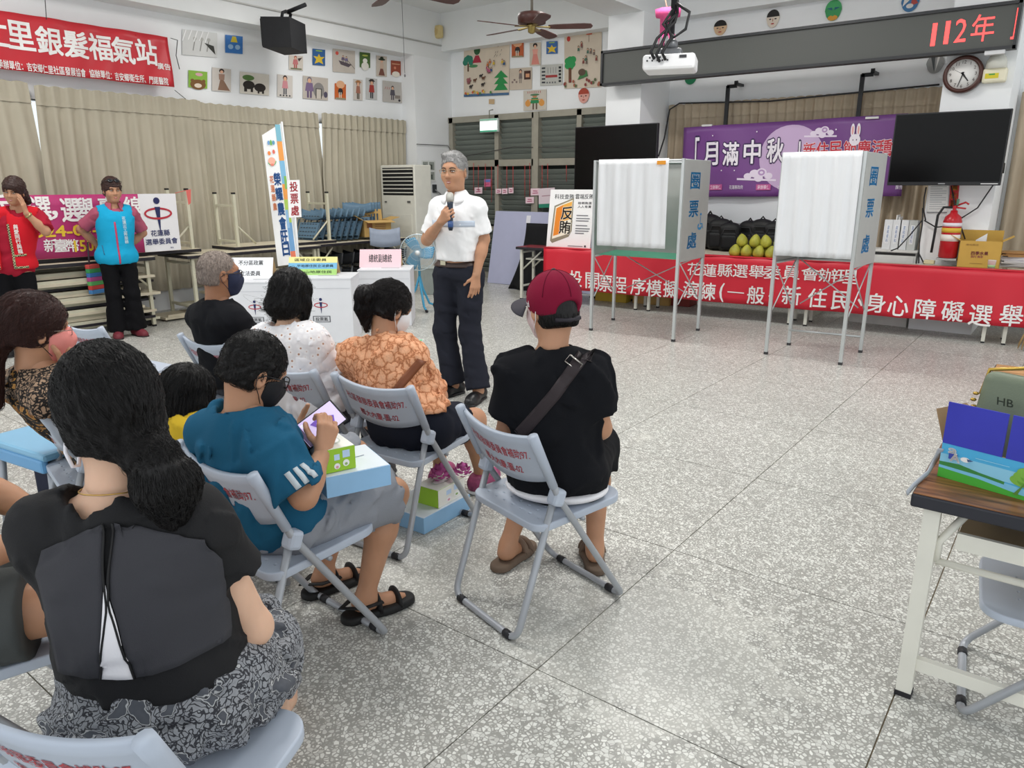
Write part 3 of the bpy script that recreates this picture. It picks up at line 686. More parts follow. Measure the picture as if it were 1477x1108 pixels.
curtain('beige curtain hanging behind the woman in the blue vest', (XC, 3.42), (XC, 5.24), .25, 2.48, CUR, 13, flare0=-.04, seed=2)
curtain('beige curtain behind the seated man with the navy mask', (XC - .02, 5.20), (XC - .02, 7.02), .25, 2.46, CUR, 14, flare1=.05, seed=3)
curtain('beige curtain beside the corner column, above the air conditioner', (XC, 7.08), (XC, 8.72), .25, 2.47, CUR, 14, flare0=-.05, seed=4)
curtain('tan curtain in the bay behind the purple banner, left half', (-4.66, 9.53), (-3.0, 9.53), .5, 2.51, CUR2, 15, seed=5)
curtain('tan curtain in the bay behind the purple banner, right half', (-3.0, 9.53), (-1.38, 9.53), .5, 2.51, CUR2, 15, seed=6)
curtain('tan curtain at the right end beyond the clock column', (-.73, 9.53), (1.6, 9.53), .1, 2.41, CUR2, 16, seed=7, amp=.04)
# ---------------------------------------------------------------- things on the walls
VIN = lambda n, h: mat(n, h, .42, var=.04, vs=2.0)
RED = '#c92a33'; WHT = flat('#f4f2f0'); BLK = flat('#17181b', .5)
def fr(p, u, v):
    """where a pixel falls on panel p (fractions)"""
    r = ray(u, v); t = ((p.o - CC) @ p.n) / (r @ p.n); q = CC + t * r - p.o
    M_ = np.stack([p.ax, p.ay], 1); s = np.linalg.lstsq(M_, q, rcond=None)[0]; return s[0] / p.w, s[1] / p.h
def onwall(ll, lr, ul, **pl):
    a, b, c = W(*ll, **pl), W(*lr, **pl), W(*ul, **pl); return a, b - a, c - a, float(np.linalg.norm(b - a)), float(np.linalg.norm(c - a))
def pxpan(ll, lr, ul, th=.003, wave=None, **pl):
    o, ax, ay, w, h = onwall(ll, lr, ul, **pl); return Pan(o, ax, ay, w, h, th, wave)
# red banner upper left
p = Pan((-8.74, 2.2, 2.60 - .0), (0, 1, -.0), (0, .0, 1), 2.70, .54, .002, lambda a, b: .012 * math.sin(a * 21 + b * 3) + .01 * math.sin(a * 47 - b * 5))
bo = p.slab('banner', VIN('banner_red', '#c8303a'), None, 60, 8); tag(bo, 'red cloth banner with white characters high on the left wall', 'banner')
for ch, u, v in zip('仁里銀髮福氣站', (-8, 30, 71, 109, 145, 178, 211), (50, 53, 61, 66, 70, 74.5, 77)):
    a, b = fr(p, u, v); p.text(ch, a, b + .02, .47, WHT, wid=.088, bold=.03)
p.text('承辦單位：吉安鄉仁里社區發展協會', *fr(p, 62, 99), .15, WHT, wid=fr(p, 124, 102)[0] - fr(p, -2, 96)[0], bold=.02)
p.text('協辦單位：吉安鄉衛生所、門諾醫院', *fr(p, 187, 112), .15, WHT, wid=fr(p, 243, 118)[0] - fr(p, 131, 106)[0], bold=.02)
p.text('廣告', *fr(p, 236, 96), .13, WHT, wid=fr(p, 245, 96)[0] - fr(p, 227, 96)[0], bold=.02); p.done('lettering', bo)
tie = MB()
for (u0, v0, u1, v1) in ((65, 0, 67, 28), (246, 55, 256, 58), (252, 130, 268, 143)): tie.tube([W(u0, v0, x=-8.72), W(u1, v1, x=-8.72)], .004, 5)
tie.tube([W(256, 58, x=-8.72), W(254, 80, x=-8.7), W(259, 100, x=-8.72)], .005, 5); tie.build('tie_cord', flat('#4a4a4a'), bo)
# childrens' pictures. each: corners in the photograph, paper colour, drawing
SK = '#e2b193'
def person_fig(p, x, y0, h, top, bot, hair='#241c1a', w=.16, hat=None):
    F = flat; r = h * .13; rx = r * p.h / p.w
    p.rect(x - w * .28, y0, x - .02, y0 + h * .38, F(bot)); p.rect(x + .02, y0, x + w * .28, y0 + h * .38, F(bot)); p.poly([(x - w * .5, y0 + h * .33), (x + w * .5, y0 + h * .33), (x + w * .36, y0 + h * .74), (x - w * .36, y0 + h * .74)], F(top))
    p.ell(x, y0 + h * .88, rx * 1.15, r * 1.15, F(hair)); p.ell(x, y0 + h * .84, rx * .85, r * .85, F(SK))
    if hat: p.poly([(x - rx * 2, y0 + h * .93), (x + rx * 2, y0 + h * .93), (x + rx * .8, y0 + h * 1.06), (x - rx * .8, y0 + h * 1.06)], F(hat))
def beast(p, x, y, s, c):
    F = flat(c); k = p.h / p.w; p.ell(x, y, s * k, s * .55, F)
    for i in (-.7, -.25, .3, .7): p.rect(x + (i - .1) * s * k, y - s * 1.1, x + (i + .1) * s * k, y, F)
    p.ell(x + s * 1.1 * k, y + s * .45, s * .42 * k, s * .35, F)
def tree(p, x, y, s, c='#2f8a4b'):
    k = p.h / p.w; p.rect(x - .08 * s * k, y, x + .08 * s * k, y + s * .6, flat('#5d4029'))
    for dx, dy in ((-.3, .7), (.3, .7), (0, 1.0), (-.2, .9), (.22, .95)): p.ell(x + dx * s * k, y + dy * s, .28 * s * k, .24 * s, flat(c))
def d_horses(p):
    for x in (.3, .5, .7): p.line(x, .2, x + .05, .62, .012, flat('#8c8c88')); p.ell(x + .05, .68, .05, .07, flat('#b5b5b0'))
    p.poly([(.62, .55), (.9, .45), (.95, .1), (.8, .3)], flat('#33332f'))
    for i in range(5): p.line(.1 + i * .16, 1, .0 + i * .16, .55 + .06 * (i % 2), .012, flat('#ffffff', .1))  # white streaks: glare painted onto the picture
def d_blue(p): p.poly([(.3, .62), (.7, .62), (.6, .95), (.4, .95)], flat('#d8c340')); p.ell(.3, .36, .15, .14, flat('#9cc0e0')); p.ell(.7, .36, .15, .14, flat('#9cc0e0'))
def d_bear(p): p.ell(.5, .2, .42, .3, flat('#7a5326')); p.ell(.2, .42, .1, .1, flat('#7a5326')); p.ell(.8, .42, .1, .1, flat('#7a5326')); p.ell(.5, .14, .2, .13, flat('#e4d5c0')); p.ell(.55, .8, .2, .1, flat('#d9a7ad'))
def d_lady(p): p.poly([(.3, .05), (.95, .05), (.6, .5), (.42, .5)], flat('#8a6a55')); p.poly([(.36, .5), (.64, .5), (.66, .75), (.34, .75)], flat('#a07f6d')); p.ell(.5, .88, .14, .1, flat('#2b211d')); p.ell(.5, .84, .09, .07, flat(SK))
def d_eleph(p):
    p.ell(.3, .42, .2, .2, flat('#2c2622')); p.ell(.68, .34, .2, .2, flat('#2c2622')); p.rect(.14, .1, .24, .4, flat('#2c2622')); p.rect(.36, .1, .44, .4, flat('#2c2622')); p.rect(.6, .06, .66, .3, flat('#2c2622')); p.rect(.75, .06, .82, .3, flat('#2c2622')); p.ell(.28, .75, .2, .13, flat('#57793f'))
def d_redfig(p): person_fig(p, .45, .1, .85, '#c8787a', '#b3534f', '#a04a44', .4); p.poly([(.6, .8), (.95, .9), (.7, .6)], flat('#4a3a35')); p.rect(.1, .04, .9, .14, flat('#7c8065'))
def d_sunny(p): p.poly([(.5, .72), (.62, .52), (.95, .55), (.72, .36), (.85, .08), (.5, .2), (.15, .08), (.28, .36), (.05, .55), (.38, .52)], flat('#e4c33c')); p.rect(.25, .86, .75, .93, flat('#9cc24a'))
def d_boat(p): p.poly([(.25, .52), (.85, .38), (.7, .25), (.35, .34)], flat('#5b5058')); person_fig(p, .45, .45, .3, '#6d6077', '#4c4450'); person_fig(p, .6, .42, .3, '#7d7391', '#4c4450'); p.line(.65, .55, .98, .2, .006, flat('#4a4440')); p.ell(.18, .82, .07, .08, flat('#d0574a'))
def d_green(p): p.ell(.5, .08, .36, .28, flat('#e9e6dc')); p.ell(.5, .45, .22, .16, flat('#f0eee4')); p.ell(.5, .8, .28, .06, flat('#b7c35a'))
def d_hat(p): p.poly([(.2, .05), (.8, .05), (.62, .4), (.38, .4)], flat('#7d4f43')); p.rect(.33, .38, .67, .68, flat('#cdb3a0')); p.ell(.5, .76, .13, .08, flat(SK)); p.ell(.5, .83, .34, .05, flat('#26321f')); p.ell(.5, .9, .17, .07, flat('#26321f'))
def d_rust(p): p.ell(.5, .06, .4, .2, flat('#ece4d6')); p.rect(.1, .74, .9, .8, flat('#d3a07f')); p.ell(.4, .5, .12, .1, flat('#d9896b'))
def d_pink(p): person_fig(p, .5, .12, .84, '#d08d93', '#5d5d63', '#2a1d1b', .4); [p.ell(.2 + .2 * i, .07, .06, .035, flat('#3b3b3b')) for i in range(4)]
def d_purple(p): person_fig(p, .25, .05, .9, '#7f6a8c', '#6a5878', '#77727d', .34); p.ell(.62, .42, .22, .34, flat('#8d8987')); p.rect(.5, .05, .74, .5, flat('#1e1c1d')); p.rect(.53, .05, .71, .47, flat('#cfc7bb')); p.ell(.9, .25, .08, .14, flat('#565063'))
def d_orange(p): p.ell(.5, .95, .38, .25, flat('#e8b28a')); p.ell(.5, .5, .22, .22, flat('#332c2c')); p.rect(.36, .1, .43, .45, flat('#e9e2d2')); p.rect(.52, .1, .59, .45, flat('#e9e2d2')); p.rect(.05, .0, .95, .1, flat('#9c9577'))
def d_pers(top, bot, hat=None): return lambda p: person_fig(p, .5, .05, .86, top, bot, '#2a211d', .5, hat)
def d_table(p): person_fig(p, .5, .12, .66, '#54505a', '#463b49', '#3b3236', .26); p.rect(.62, .2, .9, .36, flat('#8a8078')); p.ell(.85, .12, .06, .06, flat('#2f2a35')); [p.line(.1 + .1 * i, .6, .16 + .1 * i, .72, .01, flat('#b4726c')) for i in range(3)]
def d_lady2(p): p.poly([(.15, .05), (.88, .05), (.68, .5), (.32, .5)], flat('#dd8d80')); p.poly([(.3, .5), (.7, .5), (.75, .72), (.25, .72)], flat('#e7a595')); p.ell(.5, .88, .2, .1, flat('#1c1716')); p.ell(.5, .82, .12, .08, flat(SK))
def d_mix(p): person_fig(p, .5, .3, .62, '#7b6d6b', '#4d4644'); p.rect(.66, .45, .95, .85, flat('#4a2b23')); p.rect(.73, .55, .9, .72, flat('#d79c76')); [p.ell(.14 + .09 * i, .36 + .1 * (i % 2), .045, .05, flat('#8d7a74')) for i in range(3)]
def d_signs(p):
    p.rect(.25, .38, .78, .50, flat('#a53c3c'))
    for i in range(5): p.rect(.08, .12 + i * .17, .24, .2 + i * .17, flat('#3d4248')); p.rect(.84, .14 + i * .16, .95, .24 + i * .16, flat('#23262a'))
    for i in range(4): p.rect(.35 + i * .12, .58, .37 + i * .12, .86, flat('#8b8f8f')); p.rect(.3 + i * .12, .1, .36 + i * .12, .18, flat('#6c6f70'))
def d_farmer(p): p.rect(.4, .05, .47, .4, flat('#6c5a4a')); p.rect(.54, .05, .61, .4, flat('#6c5a4a')); p.poly([(.3, .35), (.7, .35), (.64, .62), (.36, .62)], flat('#2f8a57')); p.ell(.5, .7, .1, .09, flat('#c48a62')); p.ell(.5, .77, .2, .05, flat('#4c7a58')); p.ell(.2, .36, .12, .16, flat('#dd9a4d')); p.ell(.8, .36, .12, .16, flat('#dd9a4d')); p.rect(.16, .52, .84, .55, flat('#d8944b')); [p.line(.2 + .09 * i, .85, .2 + .09 * i, .95, .012, flat('#b86b66')) for i in range(7)]
def d_bigA(p):
    rs = np.random.RandomState(3); p.rect(0, 0, 1, .05, flat('#4d6f93')); tree(p, .1, .5, .26, '#2f8068'); p.ell(.3, .9, .07, .09, flat('#2d5a35')); p.poly([(.2, .66), (.4, .66), (.34, .8), (.26, .8)], flat('#b02f43')); p.ell(.22, .6, .1, .03, flat('#4c8a5a'))
    for k in range(3): p.poly([(.68, .1 + k * .12), (.98, .1 + k * .12), (.83, .3 + k * .09)], flat('#2e8f4d')); 
    for k in range(9): beast(p, rs.uniform(.1, .62), rs.uniform(.12, .52), .045, ('#3b3330', '#6d4a36', '#a5666a')[k % 3])
    for k in range(9): person_fig(p, rs.uniform(.4, .92), rs.uniform(.4, .6), .12, ('#b35a7a', '#c4723f', '#39608c', '#d4b541')[k % 4], '#4b443f', w=.05)
    for k in range(8): p.line(rs.uniform(.6, .95), rs.uniform(.7, .95), rs.uniform(.6, .95), rs.uniform(.7, .95), .004, flat('#5a4a46')) if k < 0 else p.poly([(x, y), (x + .02, y + .05), (x + .03, y + .045)], flat('#6b5a52')) if (x := rs.uniform(.62, .95)) and (y := rs.uniform(.66, .95)) else None
    for k in range(14): p.ell(rs.uniform(.03, .65), rs.uniform(.05, .12), .022, .025, flat(('#c55a3c', '#d9b64a', '#4d8a48')[k % 3]))
def d_bigB(p):
    rs = np.random.RandomState(5)
    for dx, dy in ((.1, .4), (.22, .42), (.16, .5), (.1, .48), (.24, .5), (.17, .38)): p.ell(dx, dy, .09, .06, flat('#2f9a55'))
    p.rect(.12, .1, .2, .36, flat('#6a4530')); p.ell(.12, .86, .05, .045, flat('#c0392f')); p.rect(.6, .9, .75, .94, flat('#c65a3a')); p.line(.67, .78, .67, .9, .006, flat('#7a5a48'))
    for k in range(10): person_fig(p, rs.uniform(.35, .95), rs.uniform(.3, .7), .13, ('#7a6a62', '#8a4b45', '#4c7060')[k % 3], '#5b504a', w=.06)
    p.poly([(.38, .14), (.66, .2), (.62, .3), (.5, .3)], flat('#3f7d48')); p.ell(.5, .27, .1, .06, flat('#5d4b3c'))
    for k in range(16): p.ell(rs.uniform(.02, .98), rs.uniform(.02, .14), .03, .028, flat(('#8a3a38', '#a5604a', '#5d6b48')[k % 3]))
PICS = [((263, 42), (313, 83), '#d4d5d3', d_horses, 'picture of horses with painted silvery glare, left-hand top of the picture wall'), ((325, 50), (350, 78), '#3f7ac0', d_blue, 'small blue picture with a yellow mark beside the horse picture'),
 ((272, 101), (299, 128), '#86b53c', d_bear, 'small green picture of a brown bear face'), ((306, 97), (333, 133), '#cfc8c0', d_lady, 'picture of a woman in a long brown dress'), ((346, 103), (388, 138), '#d8d2c6', d_eleph, 'picture of dark animals standing under a green tree'),
 ((417, 79), (437, 102), '#d8cfc4', d_redfig, 'small picture of a red figure, just right of the black loudspeaker'), ((451, 70), (469, 95), '#35649c', d_sunny, 'small blue picture with a yellow star shape'), ((480, 70), (512, 106), '#c9c0b6', d_boat, 'grey picture of people in a boat'),
 ((519, 75), (534, 98), '#4b6b34', d_green, 'small dark green picture with a pale face'), ((543, 80), (558, 111), '#cbc0b3', d_hat, 'tall picture of a figure with a dark wide hat'), ((564, 87), (578, 109), '#9a4a33', d_rust, 'small rust red picture at the end of the upper row'),
 ((400, 107), (422, 141), '#d5cfc8', d_pink, 'picture of a person in a pink top and dark shoes'), ((437, 109), (473, 145), '#c5bcb2', d_purple, 'picture of a purple figure beside a black archway'), ((483, 120), (499, 144), '#d0672f', d_orange, 'small orange picture with a dark animal'),
 ((510, 114), (523, 145), '#d3ccc4', d_pers('#a8705c', '#4d4334', '#b07a4a'), 'narrow picture of a figure with a brown hat'), ((528, 112), (544, 144), '#c6c6c4', d_pers('#a83d36', '#3c3b40', '#3a3232'), 'narrow grey picture of a figure in a red jacket'), ((552, 116), (580, 149), '#bdb8b2', d_table, 'grey picture of a woman at a table, end of the lower row')]
for (u0, v0), (u1, v1), bg, fn, lab in PICS:
    sl = .085 * (u1 - u0); q = pxpan((u0, v1 - sl), (u1, v1), (u0, v0), x=-8.885); ob = q.slab('picture', mat('paper' + bg, bg, .5, var=.03)); tag(ob, lab, 'picture', "pictures on the left wall"); fn(q); q.done('drawing', ob)
PICB = [((669, 67), (734, 140), '#d9cbb8', d_bigA, 'large beige picture of a village with animals and green trees'), ((738, 62), (755, 83), '#c06038', d_orange, 'small orange picture of an animal, between the two large ones'), ((764, 62), (780, 95), '#cfc4b4', d_lady2, 'picture of a black-haired woman in a pink dress'),
 ((788, 60), (804, 78), '#3c6aa8', d_sunny, 'small blue and yellow picture below the fan blade'), ((735, 99), (767, 130), '#cdbfae', d_mix, 'tan picture of figures and a dark red square'), ((779, 94), (811, 124), '#c3c3bd', d_signs, 'grey picture of many small dark signs around a red bar'),
 ((814, 45), (867, 128), '#d5c7b4', d_bigB, 'large beige picture with a green tree, next to the display board'), ((755, 131), (788, 160), '#cfc8bc', d_farmer, 'picture of a figure carrying two orange loads on a pole')]
for (u0, v0), (u1, v1), bg, fn, lab in PICB:
    sl = -.045 * (u1 - u0); q = pxpan((u0, v1), (u1, v1 + sl), (u0, v0), y=9.585); ob = q.slab('picture', mat('paper' + bg, bg, .5, var=.03)); tag(ob, lab, 'picture', 'pictures above the louvred window'); fn(q); q.done('drawing', ob)
def mask_face(label, u, v, ru, rv, plane, bg, hair, extra=None):
    c = W(u, v, **plane); e = W(u + ru, v, **plane); t_ = W(u, v - rv, **plane); rx = abs(e[0] - c[0]); rz = abs(t_[2] - c[2])
    q = Pan(c - np.array([rx, 0, rz]), (1, 0, 0), (0, 0, 1), 2 * rx, 2 * rz, .004); mb = MB(); n = 24
    mb.prism([(rx * math.cos(k * 2 * math.pi / n) * (1 if math.sin(k * 2 * math.pi / n) > -.1 else .92), rz * math.sin(k * 2 * math.pi / n)) for k in range(n)], 0, .008, lambda x, y, z: (c[0] + x, c[1] + .004 - z, c[2] + y)); ob = mb.build('paper_mask', flat(bg)); tag(ob, label, 'mask', 'painted face masks on the wall')
    q.o = q.o - np.array([0, .004, 0])
    if hair: q.ell(.5, .6, .48, .4, flat(hair), 0, 180); 
    if extra == 'face':
        for i in (.3, .7): q.ell(i, .48, .09, .035, flat('#3a2c28'))
        q.ell(.5, .22, .13, .04, flat('#b4453f')); q.line(.5, .5, .5, .34, .01, flat('#b07a62'))
    if extra == 'green': q.poly([(.1, .62), (.45, .5), (.42, .64)], flat('#1f5d77')); q.poly([(.9, .62), (.55, .5), (.58, .64)], flat('#1f5d77')); q.ell(.5, .14, .3, .13, flat('#d89a3a')); q.ell(.5, .3, .1, .08, flat('#3f9a5c'))
    if extra == 'opera': q.poly([(.1, .3), (.45, .6), (.2, .9)], flat('#e6e0da')); q.poly([(.95, .4), (.6, .9), (.55, .3)], flat('#b34a42')); q.ell(.5, .3, .2, .12, flat('#e6e0da'))
    if extra == 'fan': q.poly([(.5, .05), (.2, .9), (.45, .98)], flat('#4c5152')); q.poly([(.55, .05), (.75, .95), (.6, .98)], flat('#e0e0dc'))
    q.done('painted_face', ob); return ob
mask_face('paper face mask with a red fringe below the large picture', 842, 138, 8, 11, dict(y=9.585), '#e0a79b', '#a8432f', 'face')
mask_face('paper face mask with black hair, first from the left above the display board', 1039, 40, 9.5, 11, dict(y=9.585), '#dcb994', '#1e1b1a', 'face')
mask_face('pale paper face mask with black hair, second above the display board', 1115, 27, 9.5, 13, dict(y=9.585), '#e3d6c6', '#242120', 'face')
mask_face('green bird-like painted mask above the display board', 1202, 15, 12, 15, dict(y=9.585), '#3c9a5b', '#47a866', 'green')
mask_face('blue and red painted opera mask above the display board', 1313, 3, 13, 14, dict(y=9.585), '#3f78a8', None, 'opera')
mask_face('dark green round mask peeking out below the display board', 996, 112, 9, 10, dict(y=9.585), '#1f7d52', None)
mask_face('grey round fan shaped decoration beside the clock', 1349, 92, 13, 14, dict(y=9.585), '#9b9c9a', None, 'fan')
# wall sensors, photos, lamp, speaker box
t_ = empty('wall_speaker', 'yellowed square loudspeaker in the upper left corner of the beams', 'speaker', W(634, 47, y=9.34)); MB().bbox((0, -.05, 0), (.19, .10, .19), .03).build('housing', mat('old_plastic', '#d9c48b', .5), t_); MB().lathe((0, -.098, 0), [(.055, 0), (.05, .008), (.03, .004), (.012, .01)], 20, Matrix.Rotation(math.pi / 2, 3, 'X')).build('cone', mat('old_plastic_dark', '#c9b078', .5), t_)
q = Pan(W(609, 262, x=-8.59), (0, 1, 0), (0, 0, 1), .32, .33, .003); ob = q.slab('photo_sheet', flat('#e6e9e6')); tag(ob, 'sheet of four small photos on the corner column', 'poster')
for i in (0, 1):
    for j in (0, 1): q.rect(.08 + .46 * i, .08 + .47 * j, .44 + .46 * i, .46 + .47 * j, flat('#9da39c')); q.rect(.12 + .46 * i, .12 + .47 * j, .30 + .46 * i, .34 + .47 * j, flat('#4c544e'))
q.done('photos', ob)
t_ = empty('wall_socket', 'dark wall socket on the corner column behind the speaker', 'socket', W(626, 272, x=-8.6)); MB().bbox((.012, 0, 0), (.024, .09, .13), .006).build('box', mat('dark_box', '#3d4043'), t_); MB().tube([(.03, 0, -.02), (.05, .1, -.09), (.03, .25, -.18)], .012, 6).build('cord', mat('grey_cord', '#8b8d8f'), t_)
ob = MB().tube([W(601, 208, x=-8.58), W(646, 210, x=-8.58), (-8.45, 9.5, 1.92), W(740, 212, y=9.48), W(860, 214, y=9.48)], .006, 5).build('wire', flat('#4a4846')); tag(ob, 'thin dark wire strung across the louvred window', 'wire')
ob = MB().tube([(-8.2, W(580, 12, x=-8.2)[1], 4.1), W(584, 106, x=-8.2)], .004, 5).lathe(W(584, 109, x=-8.2), [(.008, -.02), (.014, 0), (.006, .02)], 8).build('pull_cord', flat('#77777a')); tag(ob, 'thin pull cord hanging from the ceiling by the corner', 'cord')
# exit light
c = W(706, 181, y=9.42); t_ = empty('exit_light', 'lit white exit light hanging before the louvres', 'light', c); MB().bbox((0, 0, 0), (.36, .05, .20), .006).build('case', mat('exit_case', '#dfe8e4'), t_)
MB().box((0, -.027, -.005), (.34, .004, .13)).build('lit_face', mat('exit_lit', '#f2fffa', .4, var=0, emit=1.3), t_); MB().box((0, -.028, -.085), (.34, .004, .022)).build('green_edge', flat('#58c39c'), t_)
MB().box((0, -.028, .085), (.34, .004, .02)).build('green_edge', flat('#9fdcc2'), t_); MB().tube([(0, 0, .1), (0, 0, .22), (0, .09, .24)], .008, 6).build('rod', STEEL, t_)
# paper strips and red threads on the louvres
pk = mat('paper_pink', '#eccfd8', .7); rs = np.random.RandomState(2)
PAPER = [(690, 275, 11, 9, 'low'), (703, 264, 9, 11, 'dark pink'), (719, 276, 8, 7, 'pale'), (728, 276, 8, 8, 'pale'), (737, 275, 7, 8, 'pale'), (772, 277, 13, 10, 'wide'), (764, 289, 12, 9, 'lowest'), (790, 278, 12, 12, 'large')]
for k, (u, v, w, h, nm) in enumerate(PAPER):
    q = pxpan((u - w / 2, v + h / 2), (u + w / 2, v + h / 2 - .3), (u - w / 2, v - h / 2), y=9.46 - .002 * k); ob = q.slab('paper_tag', flat('#d0688d') if nm == 'dark pink' else pk); tag(ob, ['pink paper tag beside the face of the man with the microphone', 'dark pink and blue paper lantern tag on the louvres', 'small pale pink tag, left of three in a row', 'small pale pink tag, middle of three in a row', 'small pale pink tag, right of three in a row', 'wide pink paper tag in the middle of the louvres', 'pink paper tag hanging lowest on the louvres', 'large pink paper behind the white poster'][k], 'paper', 'paper tags on the louvres')
    q.line(.2, .3, .8, .35, .012, flat('#b0406a')); q.line(.25, .65, .75, .6, .012, flat('#b0406a'))
    if nm == 'dark pink': q.rect(.05, .6, .95, .95, flat('#6d7fc0'))
    q.done('writing', ob)
th_ = MB()
for u, v0, v1 in ((683, 235, 275), (690, 238, 275), (700, 236, 275), (709, 240, 292), (718, 238, 272), (731, 240, 272), (740, 240, 275), (757, 238, 285), (764, 235, 288), (782, 238, 275), (790, 236, 275), (817, 238, 262)): th_.tube([W(u, v0, y=9.455), W(u, v1, y=9.455)], .006, 4)
ob = th_.build('red_threads', flat('#b8413f')); tag(ob, 'row of thin red threads hanging on the louvres', 'threads', kind='stuff')
q = pxpan((777, 300), (800, 299), (777, 272), y=9.44); ob = q.slab('notice', flat('#e4d3da')); tag(ob, 'pink notice with a green bottom band behind the white poster', 'notice'); q.rect(0, 0, 1, .2, flat('#2e8a6f')); q.line(.2, .6, .8, .62, .01, flat('#a67080')); q.done('band', ob)
ob = pxpan((705, 150), (713, 150), (705, 143), y=9.585).slab('note', flat('#c9ac86')); tag(ob, 'tiny tan note pinned below the large village picture', 'note')
# ---------------------------------------------------------------- black loudspeaker upper left
c = W(412, 52, x=-8.25); t_ = empty('loudspeaker', 'black cabinet loudspeaker hanging under the left beam', 'speaker', c, math.radians(-62)); SPB = mat('speaker_black', '#1b1c1f', .75, var=.1, bump=.3, bs=120)
def wedge(x, y, z): return (x * (1 - .12 * (y > 0)), y, z)
sp = MB(); 
pts = [(-.29, -.17), (.29, -.17), (.22, .17), (-.22, .17)]
sp.prism(pts, -.17, .17, lambda x, y, z: (x, y, z)); sp.build('cabinet', SPB, t_)
MB().bbox((0, -.178, 0), (.55, .02, .31), .008).build('grille', mat('grille', '#131417', .9, bump=.6, bs=300), t_)
q = Pan((-.05, -.1895, -.075), (1, 0, 0), (0, 0, 1), .2, .06); q.text('altecho', .5, .5, .5, flat('#cfd0d0'), bold=.03); q.done('badge', t_)
bk = MB(); bk.tube([(-.08, .02, .17), (-.08, .05, .26), (.0, .05, .27)], .02, 8); bk.tube([(.12, .02, .17), (.12, .04, .24), (.04, .05, .27)], .02, 8); bk.tube([(.0, .05, .27), (.02, .3, .34)], .025, 8); bk.build('bracket', SPB, t_)
# ---------------------------------------------------------------- ceiling fans
def fan(label, c, ang, nb=5, sc=1.0):
    t_ = empty('ceiling_fan', label, 'fan', c, ang); t_.scale = (sc, sc, sc); zt = (4.1 - c[2]) / sc; WD = mat('fan_wood', '#4a2a24', .4, var=.15, vs=20); BR = mat('fan_brass', '#9c8a55', .3, .9)
    MB().lathe((0, 0, .12), [(.02, -.06), (.1, -.075), (.165, -.06), (.17, .02), (.155, .05), (.08, .065), (.03, .075)], 24).build('motor', WD, t_); MB().tube([(0, 0, .17), (0, 0, zt)], .016, 8).build('rod', STEEL, t_)
    MB().lathe((0, 0, .0), [(.02, -.05), (.045, -.035), (.05, .03), (.06, .05)], 16).build('brass_cap', BR, t_)
    MB().lathe((0, 0, zt - .04), [(.07, .03), (.07, .0), (.03, -.04)], 16).build('canopy', WD, t_)
    for k in range(nb):
        a = k * 2 * math.pi / nb; R = rotz(a); b = MB(); 
        b.put([R @ Vector(p) for p in ((.05, -.015, .02), (.22, -.03, .01), (.22, .03, .01), (.05, .015, .02), (.05, -.015, .03), (.22, -.03, .018), (.22, .03, .018), (.05, .015, .03))], [(3, 2, 1, 0), (4, 5, 6, 7), (0, 1, 5, 4), (1, 2, 6, 5), (2, 3, 7, 6), (3, 0, 4, 7)])
        b.build('blade_arm', BR, t_); bl = MB(); n = 10; pts = [(.2, -.045), (.3, -.06), (.62, -.07), (.70, -.055), (.72, 0), (.70, .055), (.62, .07), (.3, .06), (.2, .045)]
        bl.prism(pts, 0, .009, lambda x, y, z: tuple(R @ Vector((x, y, .016 + z + y * -.2)))); bl.build('blade', WD, t_)
    return t_
f1_ = fan('brown five-blade ceiling fan with brass hub, in full view', W(767, 42, d=6.1), math.radians(31), sc=.7)
fan('dark brown ceiling fan cut by the top edge of the photo', W(572, -12, d=5.0), math.radians(8), sc=.75)
# ---------------------------------------------------------------- display board, clock, projector
DK = mat('dark_plastic', '#202124', .45, var=.05)
lo = W(864, 125, y=8.52)
x0, x1, z0, z1 = lo[0], W(1471, 30, y=8.52)[0], 2.70, 3.105
t_ = empty('led_display_board', 'long grey scrolling display board with red glowing characters', 'display board', ((x0 + x1) / 2, 8.57, z0)); wL = x1 - x0
def m_led():
    m = mat('led_matrix', '#5c5e5c', .5, var=0); t = NT(m); c = t.coord('Object', 95.0); v = t.add('ShaderNodeTexVoronoi', Scale=1.0); v.inputs['Randomness'].default_value = 0.0; t.link(c, v.inputs['Vector'])
    t.col(t.ramp(v.outputs['Distance'], [(.25, '#777974'), (.5, '#50524f')])); return m
MB().span((-wL / 2, 0, 0), (wL / 2, .10, z1 - z0)).span((x0 - x0 - wL / 2 + .25, .10, .1), (-wL / 2 + .4, .23, .3)).span((wL / 2 - .4, .10, .1), (wL / 2 - .2, .23, .3)).build('casing', DK, t_)
fm = MB(); hh = z1 - z0
for s in (((-wL / 2, -.03, 0), (wL / 2, 0, .028)), ((-wL / 2, -.03, hh - .028), (wL / 2, 0, hh)), ((-wL / 2, -.03, 0), (-wL / 2 + .028, 0, hh)), ((wL / 2 - .028, -.03, 0), (wL / 2, 0, hh))): fm.span(*s)
fm.build('bezel', mat('bezel', '#2a2c2f', .4), t_)
MB().span((-wL / 2 + .028, -.006, .028), (wL / 2 - .028, .002, hh - .028)).build('screen', m_led(), t_)
q = Pan((x0, 8.563, z0), (1, 0, 0), (0, 0, 1), wL, hh); LR = mat('led_red', '#ff4a48', .4, var=0, emit=1.6)
for ch, u, v in (('1', 1347, 50), ('1', 1366, 47), ('2', 1386, 44), ('年', 1418, 40)): a, b = fr(q, u, v); q.text(ch, a, b, .58 if ch == '年' else .50, LR, wid=(.042 if ch == '年' else (.022 if ch == '2' else .009)))
